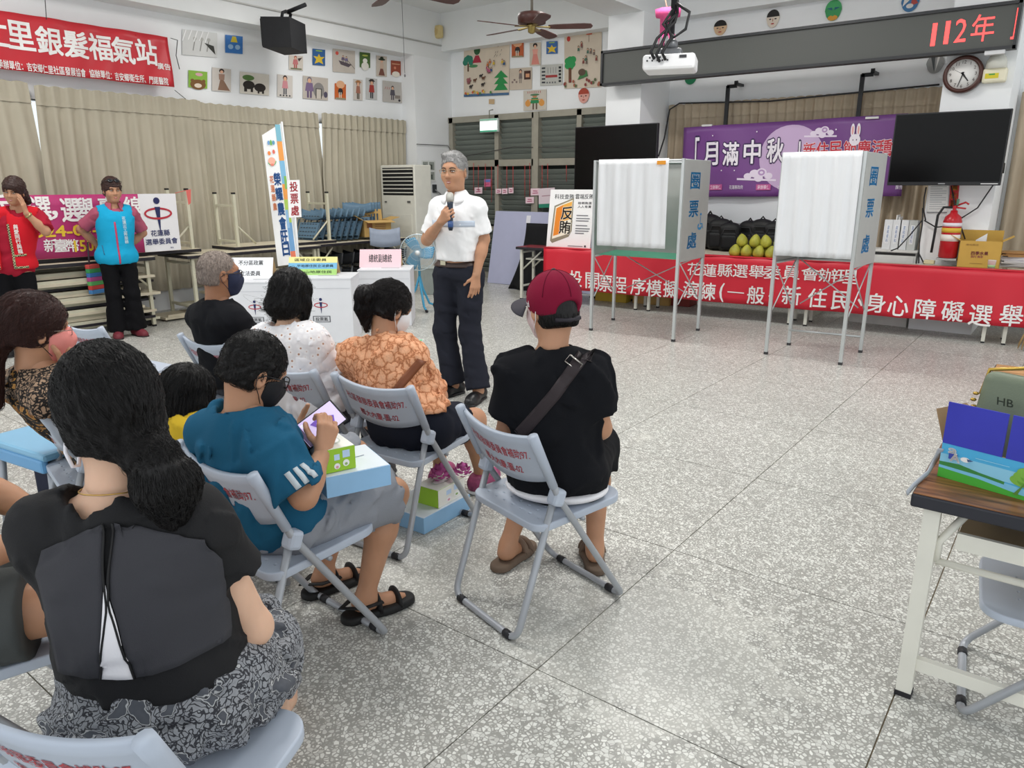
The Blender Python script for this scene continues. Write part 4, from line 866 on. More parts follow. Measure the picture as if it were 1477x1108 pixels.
a, b = fr(q, 1464, 34); q.rect(a, b - .32, a + .0035, b + .32, LR); q.rect(a - .004, b - .32, a, b - .27, LR); ob = q.done('lettering', t_); ob.location = (-(x0 + x1) / 2, -8.57, -z0)
MB().span((wL / 2 - .24, -.02, -.035), (wL / 2 - .08, .05, 0)).build('bracket', flat('#d8d9da'), t_)
# clock
cc = W(1389, 107, y=8.73); t_ = empty('wall_clock', 'round wall clock with dark brown rim', 'clock', cc); RC_ = Matrix.Rotation(math.pi / 2, 3, 'X'); r = .170
MB().lathe((0, .0, 0), [(r, -.07), (r + .002, .0), (r - .008, .018), (r - .03, .022), (r - .036, .008), (r - .036, -.02)], 40, RC_).build('rim', mat('clock_rim', '#4b2b24', .35), t_)
MB().lathe((0, 0, 0), [(r - .034, -.03), (r - .034, .004)], 40, RC_).build('dial', flat('#eeece8', .4), t_)
q = Pan(cc + np.array([-r, -.006, -r]), (1, 0, 0), (0, 0, 1), 2 * r, 2 * r)
for k in range(1, 13): a = math.radians(90 - 30 * k); q.text(str(k), .5 + .32 * math.cos(a), .5 + .32 * math.sin(a), .085, flat('#55504c'))
for k in range(60): a = math.radians(6 * k); q.line(.5 + .385 * math.cos(a), .5 + .385 * math.sin(a), .5 + .395 * math.cos(a), .5 + .395 * math.sin(a), .002, flat('#8a8580'))
ob = q.done('numerals', t_); ob.location = -Vector(cc)
for nm, ang, L, wd_ in (('hour_hand', -52, .085, .009), ('minute_hand', -106, .12, .006), ('second_hand', 150, .09, .002)):
    a = math.radians(ang); d = Vector((math.cos(a), 0, math.sin(a))); n = Vector((-d.z, 0, d.x)); MB().put([-d * .02 - n * wd_ + Vector((0, -.011, 0)), d * L - n * wd_ * .5 + Vector((0, -.011, 0)), d * L + n * wd_ * .5 + Vector((0, -.011, 0)), -d * .02 + n * wd_ + Vector((0, -.011, 0))], [(0, 1, 2, 3)]).build(nm, flat('#2a2a2c'), t_)
# emergency lamp
c = W(1437, 96, y=8.755); t_ = empty('emergency_light', 'cream emergency light with yellow label next to the clock', 'light', c); MB().bbox((0, 0, -.08), (.20, .09, .13), .02).build('case', mat('cream_plastic', '#e6e0c6', .4), t_)
MB().lathe((0, 0, -.02), [(.09, 0), (.085, .07), (.06, .12), (.02, .135)], 20).build('dome', mat('dome_plastic', '#e9e8dc', .15, var=0, alpha=.75), t_); MB().box((-.02, -.047, -.085), (.11, .003, .045)).build('label', flat('#d8c832'), t_); MB().box((-.02, -.049, -.072), (.05, .002, .012)).build('label_strip', flat('#3f9a50'), t_)
# projector on its ceiling pole
c = W(967, 93, d=5.35); t_ = empty('projector', 'white ceiling projector hanging on a pole before the display board', 'projector', c, math.radians(20)); PW = mat('projector_white', '#e9e9ea', .45, var=.02)
MB().bbox((0, 0, 0), (.37, .29, .105), .02).build('body', PW, t_)
bk = MB(); [bk.box((-.15 + .018 * i, -.147, .01 + .02 * (i % 2)), (.011, .004, .011)) for i in range(9)]; bk.box((.1, -.147, .03), (.05, .004, .02)); bk.build('sockets', flat('#3c3d41'), t_)
pl = MB(); pl.tube([(0, 0, .06), (0, 0, 4.1 - c[2])], .018, 10); pl.build('pole', mat('dark_metal', '#2c2d30', .4, .5), t_)
MB().bbox((0, 0, .075), (.16, .14, .05), .012).lathe((0, 0, .1), [(.05, 0), (.045, .05), (.025, .07)], 14).build('mount', mat('grey_metal', '#6d6f72', .4, .4), t_)
cb = MB()
for k, (dx, dz) in enumerate(((-.10, .02), (-.06, .0), (-.02, .01))): cb.tube([(dx, -.16, dz), (dx - .02, -.2, dz + .04), (-.09 + .05 * k, -.12, .16), (.02 - .03 * k, -.05, .27), (.03, .0, .34), (.02, .01, .5), (.02, .01, 4.0 - c[2])], .011, 6)
cb.tube([(.02, -.03, .4), (.12, -.05, .33), (.1, -.06, .22), (.02, -.06, .17), (-.06, -.06, .26), (.0, -.03, .36)], .011, 6); cb.build('cables', flat('#1a1a1c', .5), t_)
# pink lantern
c = W(963, 32, d=7.2); t_ = empty('paper_lantern', 'pink paper lantern hanging behind the projector pole', 'lantern', c); t_.scale = (1.05, 1.05, .85); PKL = mat('lantern_pink', '#ef5f9b', .7, var=.15, vs=30)
MB().lathe((0, 0, 0), [(.07, -.13), (.075, .05), (.12, .06), (.125, .13), (.11, .135)], 8).build('shade', PKL, t_); fr_ = MB()
for k in range(8): a = k * math.pi / 4; fr_.put([(.075 * math.cos(a - .2), .075 * math.sin(a - .2), -.13), (.075 * math.cos(a + .2), .075 * math.sin(a + .2), -.13), (.085 * math.cos(a), .085 * math.sin(a), -.24)], [(0, 1, 2)])
fr_.build('fringe', mat('lantern_pink_dark', '#d94b8a', .7), t_); MB().tube([(0, 0, .1), (-.05, 0, .3), (.0, 0, 4.0 - c[2])], .006, 5).build('string', flat('#d8c8a8'), t_)
# ---------------------------------------------------------------- screens
def tv(label, ll, lr, ul, y, yawd=0, post=True):
    a, b, u_ = W(*ll, y=y), W(*lr, y=y), W(*ul, y=y); w = np.linalg.norm(b - a); h = u_[2] - a[2]; c = (a + b) / 2; c[2] = (a[2] + b[2]) / 2
    t_ = empty('television', label, 'television', c, yawd); MB().bbox((0, .02, h / 2), (w, .05, h), .006).build('frame', DK, t_)
    MB().span((-w / 2 + .012, -.0075, .035), (w / 2 - .012, -.003, h - .012)).build('screen', mat('tv_screen', '#050506', .25, var=0, spec=.2), t_)
    MB().span((-.03, -.009, .012), (.03, -.004, .022)).build('badge', flat('#8f9092'), t_); return t_, w, h
t1, w_, h_ = tv('black flat television behind the white booth cloth, left', (827, 330), (942, 322), (827, 190), 8.6)
zb_ = t1.location.z; MB().span((-.04, .05, .03 - zb_), (.04, .11, .5)).span((-.3, -.02, .004 - zb_), (.3, .15, .03 - zb_)).build('stand', DK, t1)
t2, w_, h_ = tv('large black wall television on the clock column', (1279, 270), (1443, 265), (1281, 168), 8.5)
MB().span((.1, .045, .2), (.42, .30, .45)).build('wall_mount', DK, t2); MB().span((w_ / 2 - .16, -.009, .012), (w_ / 2 - .02, -.005, .02)).build('indicator', flat('#d8d8d8'), t2)
cb = MB(); c0 = W(1430, 268, y=8.8)
for pts in (((1436, 262), (1410, 300), (1385, 316), (1370, 322)), ((1372, 268), (1378, 300), (1383, 318), (1392, 345)), ((1336, 270), (1333, 285), (1332, 302), (1335, 318)), ((1330, 318), (1312, 340), (1295, 358), (1285, 362)), ((1331, 300), (1330, 325), (1326, 350), (1325, 380)), ((1333, 318), (1350, 328), (1368, 326)), ((1325, 365), (1330, 375), (1335, 385)), ((1447, 250), (1449, 236), (1444, 232))): cb.tube([W(u, v, y=8.74) for u, v in pts], .007, 5)
ob = cb.build('cables', flat('#2a2b2d', .5)); tag(ob, 'loose dark cables dangling below the large television', 'cables')
ob = MB().tube([W(950, 225, y=8.9), W(958, 200, y=9.4), W(966, 158, y=9.44), W(980, 149, y=9.44), W(1110, 146, y=9.44), W(1200, 137, y=9.44), W(1355, 122, y=9.44)], .010, 6).build('cable', flat('#2a2b2e', .5)); tag(ob, 'black cable running along the top of the bay curtain', 'cable')
# purple festival banner, its hooks and the white board below
RL = lambda x: max(0.0, x)
p = pxpan((984, 284), (1300, 283), (986, 184), y=9.36, wave=lambda a, b: .02 * math.sin(a * 9) + .012 * math.sin(a * 23 + b * 4)); PUR = VIN('banner_purple', '#764689')
bo = p.slab('banner', PUR, None, 50, 12); tag(bo, 'purple moon festival banner with white rabbit and clouds', 'banner')
L2 = flat('#9c72ab'); a, b = fr(p, 1140, 228); rr = .145
p.ell(a, b - .0, rr, rr * p.w / p.h, flat('#c9aed2'), n=36)
def cloud(u, v, s):
    a, b = fr(p, u, v); k = p.w / p.h
    for dx, dy, r_ in ((-.05, 0, .018), (-.02, .012, .022), (.012, .016, .024), (.045, 0, .018), (.0, -.01, .02)): p.ell(a + dx * s, b + dy * s * k, r_ * s, r_ * s * k * .8, flat('#e9dcee'))
    p.line(a - .1 * s, b - .012 * s * k, a + .08 * s, b - .02 * s * k, .012 * s * 2, flat('#e9dcee')); p.ring(a + .012 * s, b + .016 * s * k, .016 * s, .014 * s * k, .008 * s, flat('#b795c4'), 12)
cloud(1186, 192, .8); cloud(1094, 254, 1.0)
for ch, u, v in zip('「月滿中秋」', (1006, 1026, 1055, 1085, 1118, 1150), (215, 222, 222, 219, 217, 222)):
    a, b = fr(p, u, v); p.text(ch, a, b, .31, flat('#f2ecf4'), wid=.075 if ch not in '「」' else .02, bold=.03, outline=flat('#34204e'), ob=.085)
for ch, u in zip('新住民節慶活動', (1167, 1186, 1206, 1227, 1247, 1268, 1285)):
    a, b = fr(p, u, 217 - (u - 1167) * .03); p.text(ch, a, b, .2, flat('#c93040'), wid=.052, bold=.03, outline=flat('#f2e6ee'), ob=.05)
a, b = fr(p, 1234, 202); k = p.w / p.h
p.ell(a, b, .022, .024 * k, flat('#f1eaf3')); p.ell(a - .011, b + .04 * k, .008, .028 * k, flat('#f1eaf3')); p.ell(a + .012, b + .04 * k, .008, .028 * k, flat('#f1eaf3')); p.ell(a - .011, b + .04 * k, .004, .018 * k, flat('#e7a9a4')); p.ell(a + .012, b + .04 * k, .004, .018 * k, flat('#e7a9a4')); p.ell(a - .007, b, .002, .003 * k, flat('#4d3560')); p.ell(a + .007, b, .002, .003 * k, flat('#4d3560'))
for txt, u, bg in (('主辦單位', 1033, '#c25a94'), ('花蓮縣政府', 1063, None), ('承辦單位', 1101, '#c25a94'), ('社團法人花蓮縣新住民', 1142, None), ('廣告', 1297, None)):
    a, b = fr(p, u, 270); wf = .0135 * len(txt)
    if bg: p.rect(a - wf / 2 - .006, b - .04, a + wf / 2 + .006, b + .04, flat(bg))
    p.text(txt, a, b, .055, flat('#f2ecf4'), wid=wf)
for u, v in ((1030, 196), (1092, 190), (1042, 246), (1061, 246), (1207, 187)): p.ell(*fr(p, u, v), .003, .003 * k, flat('#f2ecf4'))
p.done('lettering', bo)
for u, v in ((1020, 181), (1258, 170)): c = W(u, v, y=9.34); MB().bbox((c[0], c[1], c[2]), (.14, .03, .025), .006).build('clip', flat('#e8e8e6'), bo)
for k, (u, v0, v1) in enumerate(((1050, 130, 180), (1244, 114, 166))):
    a, b = W(u, v0, y=9.388), W(u - (2 if k == 0 else 3), v1, y=9.388); t_ = empty('hanging_hook', ('black hook bar holding the purple banner, left one', 'black hook bar holding the purple banner, right one')[k], 'hook', a, 0, 'hook bars above the purple banner')
    MB().box((0, 0, -.2), (.045, .03, .5)).build('bar', DK, t_); MB().box((.05, 0, .04), (.12, .03, .04)).box((.10, 0, .075), (.04, .03, .05)).span((.08, 0, .05), (.12, .21, .08)).build('hook_arm', DK, t_)
q = pxpan((1020, 324), (1128, 325), (1020, 283), y=9.45, th=.03); ob = q.slab('white_board', flat('#e3e6ea', .35)); tag(ob, 'white board hanging under the purple banner', 'board'); q.rect(0, -.03, 1, .06, flat('#a8abae')); q.done('ledge', ob)
# ---------------------------------------------------------------- tables with the long red banner
TO = np.array([-5.99, 7.90, 0.0]); TA = math.radians(5.0); TX = np.array([math.cos(TA), math.sin(TA), 0]); TY = np.array([-TX[1], TX[0], 0])
LEGM = mat('leg_cream', '#d9d8cc', .45, var=.04); TOPG = mat('tabletop_grey', '#cbc4b2', .5, var=.05); EDGE = mat('table_edge', '#26242a', .5); WOOD = mat('tabletop_red', '#7c2530', .4)
def folding_table(label, loc, rz, L=1.8, D=.40, h=.70, top=TOPG, group=None, shelf=True, cat='table'):
    t_ = empty('folding_table', label, cat, loc, rz, group); MB().bbox((0, 0, h - .016), (L, D, .032), .005).build('tabletop', EDGE, t_); MB().span((-L / 2 + .006, -D / 2 + .006, h), (L / 2 - .006, D / 2 - .006, h + .002)).build('laminate', top, t_)
    for sx in (-1, 1):
        for sy in (-1, 1): MB().box((sx * (L / 2 - .07), sy * (D / 2 - .045), (h - .03) / 2 + .006), (.032, .032, h - .045)).build('leg', LEGM, t_); MB().box((sx * (L / 2 - .07), sy * (D / 2 - .045), .008), (.034, .034, .016)).build('foot', flat('#202022'), t_)
        MB().box((sx * (L / 2 - .07), 0, h - .07), (.026, D - .12, .026)).box((sx * (L / 2 - .07), 0, .18), (.022, D - .12, .022)).build('crossbar', LEGM, t_)
        MB().tube([(sx * (L / 2 - .07), -D / 2 + .07, h - .30), (sx * (L / 2 - .36), -D / 2 + .07, h - .05)], .011, 6).tube([(sx * (L / 2 - .07), D / 2 - .07, h - .30), (sx * (L / 2 - .36), D / 2 - .07, h - .05)], .011, 6).build('brace', LEGM, t_)
    if shelf: MB().span((-L / 2 + .1, -D / 2 + .10, h - .17), (L / 2 - .1, D / 2 - .06, h - .15)).build('shelf', LEGM, t_)
    return t_
NAMES = ['red-topped folding table at the left end of the long red banner', 'folding table under the red banner, second from the left', 'folding table under the red banner carrying the fruit', 'folding table under the red banner carrying the yellow carton']
for i in range(4):
    p_ = TO + TX * (.9 + 1.83 * i) + TY * .20; folding_table(NAMES[i], p_, TA, top=WOOD if i == 0 else TOPG, group='tables behind the red banner', shelf=i == 0)
o = TO + TX * .44 - TY * .012; o[2] = .19
p = Pan(o, TX, (0, 0, 1), 6.2, .525, .003, lambda a, b: .018 * math.sin(a * 40 + b * 2) * (1 - b) + .01 * math.sin(a * 95 - b * 3) * (1 - b * .7)); bo = p.slab('banner', VIN('banner_red2', '#d1283a'), None, 110, 8); tag(bo, 'long red banner with white calligraphy hung along the tables', 'banner')
for ch, u, v in zip('投開票程序模擬演練(一般、新住民、身心障礙選舉人)', (830, 854, 874, 894, 921, 943, 967, 997, 1021, 1041, 1061, 1090, 1112, 1142, 1179, 1213, 1241, 1263, 1296, 1334, 1374, 1414, 1459, 1500, 1530), (402, 405, 409, 411, 413, 416, 417, 418, 420, 422, 422, 426, 430, 426, 430, 434, 436, 437, 441, 446, 449, 455, 455, 458, 460)):
    a, b = fr(p, u, v); p.text(ch, a, b, .38 if ch not in '(、)一' else (.4 if ch in '()' else (.15 if ch == '、' else .07)), WHT, wid=.030 if ch not in '(、)' else .008, bold=.015)
for ch, u, v in zip('花蓮縣選舉委員會辦理', (1002, 1024, 1046, 1068, 1092, 1114, 1142, 1169, 1195, 1222), (388, 390, 390, 391, 392, 393, 393, 395, 397, 399)):
    a, b = fr(p, u, v); p.text(ch, a, b, .27, WHT, wid=.0255 + .0006 * '花蓮縣選舉委員會辦理'.index(ch), bold=.01)
p.done('lettering', bo)
MB().grid(lambda a, b: tuple(o + TX * (a * 6.2) + TY * (b * .14 - .006) + np.array([0, 0, .525 + .003 * (b > .02)])), 30, 2, .002).build('folded_edge', VIN('banner_red2', '#d1283a'), bo)
# fruit
PO = mat('pomelo_green', '#a9a83e', .5, var=.25, vs=14, bump=.25, bs=120, sss=.05)
def pomelo_me():
    mb = MB(); mb.lathe((0, 0, 0), [(.005, 0), (.04, .004), (.06, .026), (.066, .055), (.056, .09), (.036, .12), (.019, .138), (.006, .143)], 18); return mb.mesh('pomelo')
pm = pomelo_me(); pm.materials.append(PO); TZ_ = .702
POM = [(.137 * i, .01 * (i % 2), 0) for i in range(5)] + [(.685, 0, 0)] + [(.07 + .137 * i, .12, 0) for i in range(4)] + [(.07 + .137 * i, .06, .115) for i in range(4)]
PL = ['green pomelo at the left end of the pile on the red-banner table', 'green pomelo, second from the left in the front row of the pile', 'green pomelo, third from the left in the front row', 'green pomelo, fourth from the left in the front row', 'green pomelo, fifth in the front row, by the right booth', 'green pomelo at the right end, behind the right booth']
for k, (u, dy, dz) in enumerate(POM):
    c = np.array([W(1054, 371, z=.705)[0] + u, 8.28 + dy, .703 + dz]); ob = bpy.data.objects.new('pomelo', pm); COL.objects.link(ob); ob.location = c; ob.rotation_euler = (RNG.uniform(-.15, .15), RNG.uniform(-.15, .15), k)
    tag(ob, PL[k] if k < 6 else ('green pomelo in the back row of the pile, ' + ('leftmost one', 'second from the left', 'third from the left', 'rightmost one')[k - 6] if k < 10 else 'green pomelo on top of the pile, ' + ('leftmost one', 'second from the left', 'third from the left', 'rightmost one')[k - 10]), 'fruit', 'pomelos piled on the table')
    st = MB().tube([(0, 0, .14), (.003, 0, .152)], .005, 5).mesh('stem') if k == 0 else st
    so = link('stem', st, None if k else flat('#5d5a2c'), ob)
# ---------------------------------------------------------------- polling booths
BOM = mat('booth_grey', '#aeb0ad', .6, var=.04, vs=4); BTU = mat('booth_tube', '#c4c8c8', .35, .5, var=.03); CLW = m_cloth('booth_cloth', '#dfe1e4', 300, .15, .02); BLU = flat('#2f8ac4')
def booth(label, a, b, c, d, zt, zb, cloth_bot, wc, wheel=False, shelf=True, ztop2=None):
    """plan corners: a front left, b front right, c rear right, d rear left"""
    P = [np.array([*q[:2], 0.0]) for q in (a, b, c, d)]; o = (P[0] + P[1]) / 2; t_ = empty('polling_booth', label, 'booth', o); P = [q - o for q in P]
    for q in P: MB().box((q[0], q[1], zt / 2), (.028, .028, zt)).build('leg', BTU, t_); MB().box((q[0], q[1], .012), (.032, .032, .024)).build('foot', flat('#3a3a3c'), t_)
    def side(i, j, name, z0, z1):
        A, B = P[i], P[j]; d_ = (B - A); n = np.array([d_[1], -d_[0], 0]) / np.linalg.norm(d_); q = Pan(A + n * .018 + np.array([0, 0, z0]), d_, (0, 0, 1), np.linalg.norm(d_), z1 - z0, .004); return q, q.slab(name, BOM, t_)
    q, ob = side(1, 2, 'right_panel', zb, zt - .01)
    for ch, fz in zip('圈票處', (.80, .52, .20)): q.text(ch, .42, fz, .16, BLU, wid=.36, bold=.03)
    if wheel:
        q.ell(.72, .46, .035, .013, BLU); q.line(.72, .44, .71, .36, .012, BLU); q.line(.71, .36, .80, .36, .012, BLU); q.line(.80, .36, .84, .31, .012, BLU); q.ring(.70, .335, .09, .037, .035, BLU, 16, 120, 380)
    q.done('lettering', ob)
    q, ob = side(3, 0, 'left_panel', zb, zt - .01); q, ob = side(2, 3, 'back_panel', zb, zt - .01)
    tb = MB()
    for i, j in ((0, 1), (1, 2), (2, 3), (3, 0)): tb.tube([P[i] + [0, 0, zt - .015], P[j] + [0, 0, zt - .015]], .012, 6)
    for i, j in ((1, 2), (3, 0), (2, 3)): tb.tube([P[i] + [0, 0, zb], P[j] + [0, 0, zb]], .010, 6)
    tb.build('frame_rails', BTU, t_)
    if shelf:
        sh = MB(); sh.put([P[0] * .97 + P[2] * .03 + [0, 0, zb + .02], P[1] * .97 + P[3] * .03 + [0, 0, zb + .02], P[2] * .97 + [0, 0, zb + .02], P[3] * .97 + [0, 0, zb + .02]], [(0, 1, 2, 3)]); sh.build('green_shelf', flat('#57a184'), t_)
    br = MB()
    for i, j in ((1, 2), (3, 0), (2, 3)): br.tube([P[i] + [0, 0, zb + .02], P[j] * .9 + P[i] * .1 + [0, 0, zb - .42]], .006, 5); br.tube([P[j] + [0, 0, zb + .02], P[i] * .9 + P[j] * .1 + [0, 0, zb - .42]], .006, 5)
    br.build('cross_brace', BTU, t_)
    x0, x1 = wc; A = P[0] + (P[1] - P[0]) * x0; B = P[0] + (P[1] - P[0]) * x1
    q = Pan(A + np.array([0, -.03, cloth_bot]), B - A, (0, 0, 1), np.linalg.norm(B - A), zt - cloth_bot + .004, .002, lambda a_, b_: (.012 * math.sin(a_ * 25 + b_ * 2) + .006 * math.sin(a_ * 55)) * (1.1 - b_ * .6)); ob = q.slab('curtain_cloth', CLW, t_, 48, 16)
    return t_
bt = booth('left polling booth with white front cloth and wheelchair sign', (-4.01, 6.62), (-3.06, 6.62), (-3.10, 7.30), (-4.13, 7.30), 1.735, .78, .90, (.06, .86), True)
MB().box((.27, -.045, 1.70), (.09, .004, .035)).build('orange_sticker', flat('#e0962e'), bt)
bt2 = booth('right polling booth with a folded white front cloth', (-2.14, 6.62), (-1.49, 6.60), (-1.47, 7.22), (-2.10, 7.15), 1.76, .83, .90, (.0, .98), False, False)
MB().tube([(-.29, .53, .15), (.33, .6, .15)], .010, 6).build('foot_rail', BTU, bt2)
# ---------------------------------------------------------------- things on and behind the red tables
def tpt(u, v): return W(u, v, z=.703)
# white poster board
c0 = tpt(786, 357); c1 = tpt(846, 359); p = Pan(W(786, 357, y=8.05), (1, .05, 0), (.0, .12, 1), W(847, 358, y=8.05)[0] - W(786, 357, y=8.05)[0], .74, .012); WP = flat('#f3f3f3', .45)
p.o[2] = .704; p.o[0] += .02
bo = p.slab('poster_board', WP); tag(bo, 'white poster board with an orange phone drawing leaning on the table', 'poster')
D_ = flat('#2b2d38'); p.text('科技查賄', .33, .88, .085, D_, wid=.44, bold=.01); p.text('雲端反賄', .78, .885, .085, D_, wid=.40, bold=.01); p.text('檢舉賄選', .80, .775, .045, D_, wid=.30, bold=.01); p.text('人人有責', .80, .715, .045, D_, wid=.30, bold=.01)
p.poly([(.08, .12), (.12, .72), (.55, .86), (.56, .3), (.5, .2), (.13, .08)], flat('#8f8773')); p.poly([(.12, .15), (.15, .70), (.53, .83), (.52, .26)], flat('#f4ecd8')); p.poly([(.14, .2), (.17, .68), (.32, .74), (.29, .24)], flat('#e98a2b')); p.poly([(.3, .45), (.32, .74), (.52, .8), (.51, .5)], flat('#f0b04d'))
p.text('反', .42, .60, .22, flat('#3a342f'), wid=.26, bold=.02, outline=flat('#fbf6ea')); p.text('賄', .40, .36, .22, flat('#3a342f'), wid=.26, bold=.02, outline=flat('#fbf6ea'))
for k, (y, w) in enumerate(((.56, .26), (.51, .3), (.47, .28), (.39, .26), (.34, .32), (.3, .3), (.26, .2))): p.rect(.64, y, .64 + w, y + .014, flat('#70737a'))
p.rect(.5, .04, .84, .052, flat('#8a8d92')); p.rect(.87, .035, .91, .065, flat('#3a3d44')); p.done('lettering', bo)
c = tpt(852, 358); q = Pan(c + np.array([-.02, .25, .003]), (1, .05, 0), (0, .05, 1), .34, .34); mb = MB(); mb.prism([(.17 + .17 * math.cos(k * math.pi / 14), .17 + .17 * math.sin(k * math.pi / 14)) for k in range(28)], -.01, 0, lambda x, y, z: tuple(q.pt(x / .34, y / .34, z))); ob = mb.build('round_sign', flat('#efe9da')); tag(ob, 'cream round sign standing half hidden behind the left booth', 'sign')
q.text('印', .32, .72, .24, flat('#7a6a52'), bold=.02); q.text('記', .32, .26, .24, flat('#7a6a52'), bold=.02); q.done('lettering', ob)
# lilac foam boards and black cloth by the louvres
LIL = mat('lilac_board', '#b4b7d2', .7, var=.02); a = W(722, 403, y=9.36); 
for k, (u0, u1, y, z1, lab) in enumerate(((720, 803, 9.30, 1.12, 'tall lilac foam board leaning before the louvred window'), (800, 872, 9.2, 1.12, 'lilac foam board standing behind the white poster'))):
    x0, x1 = W(u0, 400, y=y)[0], W(u1, 400, y=y)[0]; q = Pan((x0, y - .3, 0.004), (1, 0, 0), (0, .2, 1), x1 - x0, z1, .03); ob = q.slab('foam_board', LIL); tag(ob, lab, 'board', 'lilac foam boards'); q.rect(.55, .85, .62, .95, flat('#e8e8ef')) if k == 0 else None; q.done('sticker', ob)
BKC = mat('black_cloth', '#0f1013', .9, var=.2); mb = MB()
xa, xb = W(746, 420, y=8.5)[0], W(781, 420, y=8.5)[0]
mb.grid(lambda a, b: ((xa + (xb - xa) * a - .22 * (1 - a) * (1 - b) ** 2 * 1.2 - .14 * a * (1 - b) ** 2, 8.72 + .03 * math.sin(a * 9) * (1 - b) - .10 * (1 - b), .006 + b * .96)), 14, 14, .02); ob = mb.build('black_board', BKC); tag(ob, 'black cloth-covered board standing behind the left table end', 'board')
# boxes on the floor behind the banner
def carton(label, loc, rz, w, d, h, m, flaps=None, cat='box', group=None, tape=True):
    t_ = empty('carton', label, cat, loc, rz, group); b = MB(); t = .005
    b.span((-w / 2, -d / 2, 0), (w / 2, d / 2, t)); b.span((-w / 2, -d / 2, 0), (-w / 2 + t, d / 2, h)); b.span((w / 2 - t, -d / 2, 0), (w / 2, d / 2, h)); b.span((-w / 2, -d / 2, 0), (w / 2, -d / 2 + t, h)); b.span((-w / 2, d / 2 - t, 0), (w / 2, d / 2, h)); b.build('body', m, t_)
    for side, ang in (flaps or {}).items():
        L = min(w, d) / 2; R = Matrix.Rotation(math.radians(ang), 3, 'X'); f = MB(); ww = w if side in 'fb' else d
        for s_ in [0]: f.put([R @ Vector(q) for q in ((-ww / 2, 0, 0), (ww / 2, 0, 0), (ww / 2, 0, L), (-ww / 2, 0, L), (-ww / 2, t, 0), (ww / 2, t, 0), (ww / 2, t, L), (-ww / 2, t, L))], [(0, 1, 2, 3), (7, 6, 5, 4), (0, 4, 5, 1), (1, 5, 6, 2), (2, 6, 7, 3), (3, 7, 4, 0)])
        fo = f.build('flap', m, t_); fo.location = {'f': (0, -d / 2, h), 'b': (0, d / 2, h), 'l': (-w / 2, 0, h), 'r': (w / 2, 0, h)}[side]; fo.rotation_euler = (0, 0, {'f': 0, 'b': math.pi, 'l': -math.pi / 2, 'r': math.pi / 2}[side])
    if not flaps: MB().span((-w / 2, -d / 2, h - t), (w / 2, d / 2, h)).build('lid', m, t_)
    return t_
CB = mat('cardboard', '#c9a566', .8, var=.05, vs=6); CB2 = mat('cardboard_yellow', '#c8a24e', .75, var=.05, vs=6)
for k, (u, v, w, m, lab) in enumerate(((888, 437, .45, mat('box_yellow', '#c9ac3a', .6), 'yellow printed box on the floor under the red banner'), (945, 441, .5, CB, 'plain brown box on the floor under the red banner'), (982, 443, .35, mat('box_darkred', '#8f3b35', .6), 'dark red box on the floor under the red banner'))):
    c = W(u, v - 4, z=0); carton(lab, (c[0], c[1] - .02, 0), TA, w, .28, .16, m, None, 'box', 'boxes under the banner table')
# cabinet, magazine files
c = W(1275, 384, z=.703); t_ = empty('cabinet', 'low white cabinet behind the right booth carrying magazine files', 'cabinet', (-1.67, 8.97, 0)); CBW = mat('cabinet_white', '#e2e2de', .5)
MB().span((-.29, -.11, 0), (.29, .11, .80)).build('body', CBW, t_); MB().span((-.30, -.13, .80), (.30, .12, .825)).build('top', CBW, t_); MB().span((-.285, -.114, .765), (.285, -.11, .79)).build('gap', flat('#2a2a2a'), t_); MB().span((-.27, -.12, .45), (.27, -.11, .755)).build('drawer', CBW, t_)
for k, u in enumerate((1281, 1293, 1304, 1316)):
    x = min(W(u, 340, y=8.9)[0], -1.41); zt = .826; t_ = empty('magazine_file', ('white magazine file with a blue label, leftmost of four', 'white magazine file, second of four, papers sticking out', 'white magazine file, third of four', 'pale magazine file, rightmost of four')[k], 'file', (x, 8.96, zt), 0, 'magazine files on the cabinet'); FM = flat('#dfe2e4' if k < 3 else '#c6cac8')
    MB().prism([(-.1, 0), (.1, 0), (.1, .2), (-.02, .31), (-.1, .31)], -.042, .042, lambda a_, b_, z_: (z_, a_, b_)).build('case', FM, t_); q = Pan((x - .03, 8.859, zt + .05), (1, 0, 0), (0, 0, 1), .06, .22); q.rect(.2, .05, .8, .95, flat('#eef0f2')); q.text('選\n務\n資\n料', .5, .5, .8, flat('#3d6ca8'), wid=.38); ob = q.done('label', t_); ob.location = (-x, -8.96, -zt)
    if k == 1: MB().span((-.02, -.08, .05), (-.012, .09, .36)).span((.005, -.08, .05), (.012, .09, .34)).build('papers', flat('#f0f0ee'), t_)
# extinguisher
c = W(1366, 372, y=8.67); t_ = empty('fire_extinguisher', 'red fire extinguisher with black hose by the white column', 'extinguisher', (c[0], 8.67, c[2])); ER = mat('extinguisher_red', '#b81f28', .25, var=.03)
MB().lathe((0, 0, 0), [(.07, 0), (.085, .012), (.085, .36), (.07, .41), (.035, .44), (.03, .47)], 24).build('cylinder', ER, t_); MB().lathe((0, 0, 0), [(.0865, .17), (.0865, .235)], 24).build('label', flat('#e9e4dc'), t_)
MB().lathe((0, 0, 0), [(.0868, .255), (.0868, .30)], 24).build('label_band', flat('#d9b43a'), t_); MB().lathe((0, 0, 0), [(.0866, .315), (.0866, .35)], 24).build('label_top', flat('#e6dfe8'), t_)
MB().box((0, 0, .49), (.03, .03, .05)).tube([(0, 0, .51), (.09, -.02, .55), (.12, -.02, .53)], .009, 6).tube([(0, 0, .50), (.10, -.02, .49)], .008, 6).build('valve', ER, t_); MB().tube([(-.02, -.02, .5), (-.09, -.05, .50), (-.13, -.06, .42), (-.135, -.06, .2), (-.14, -.06, .05)], .012, 8).build('hose', flat('#1c1c1e'), t_)
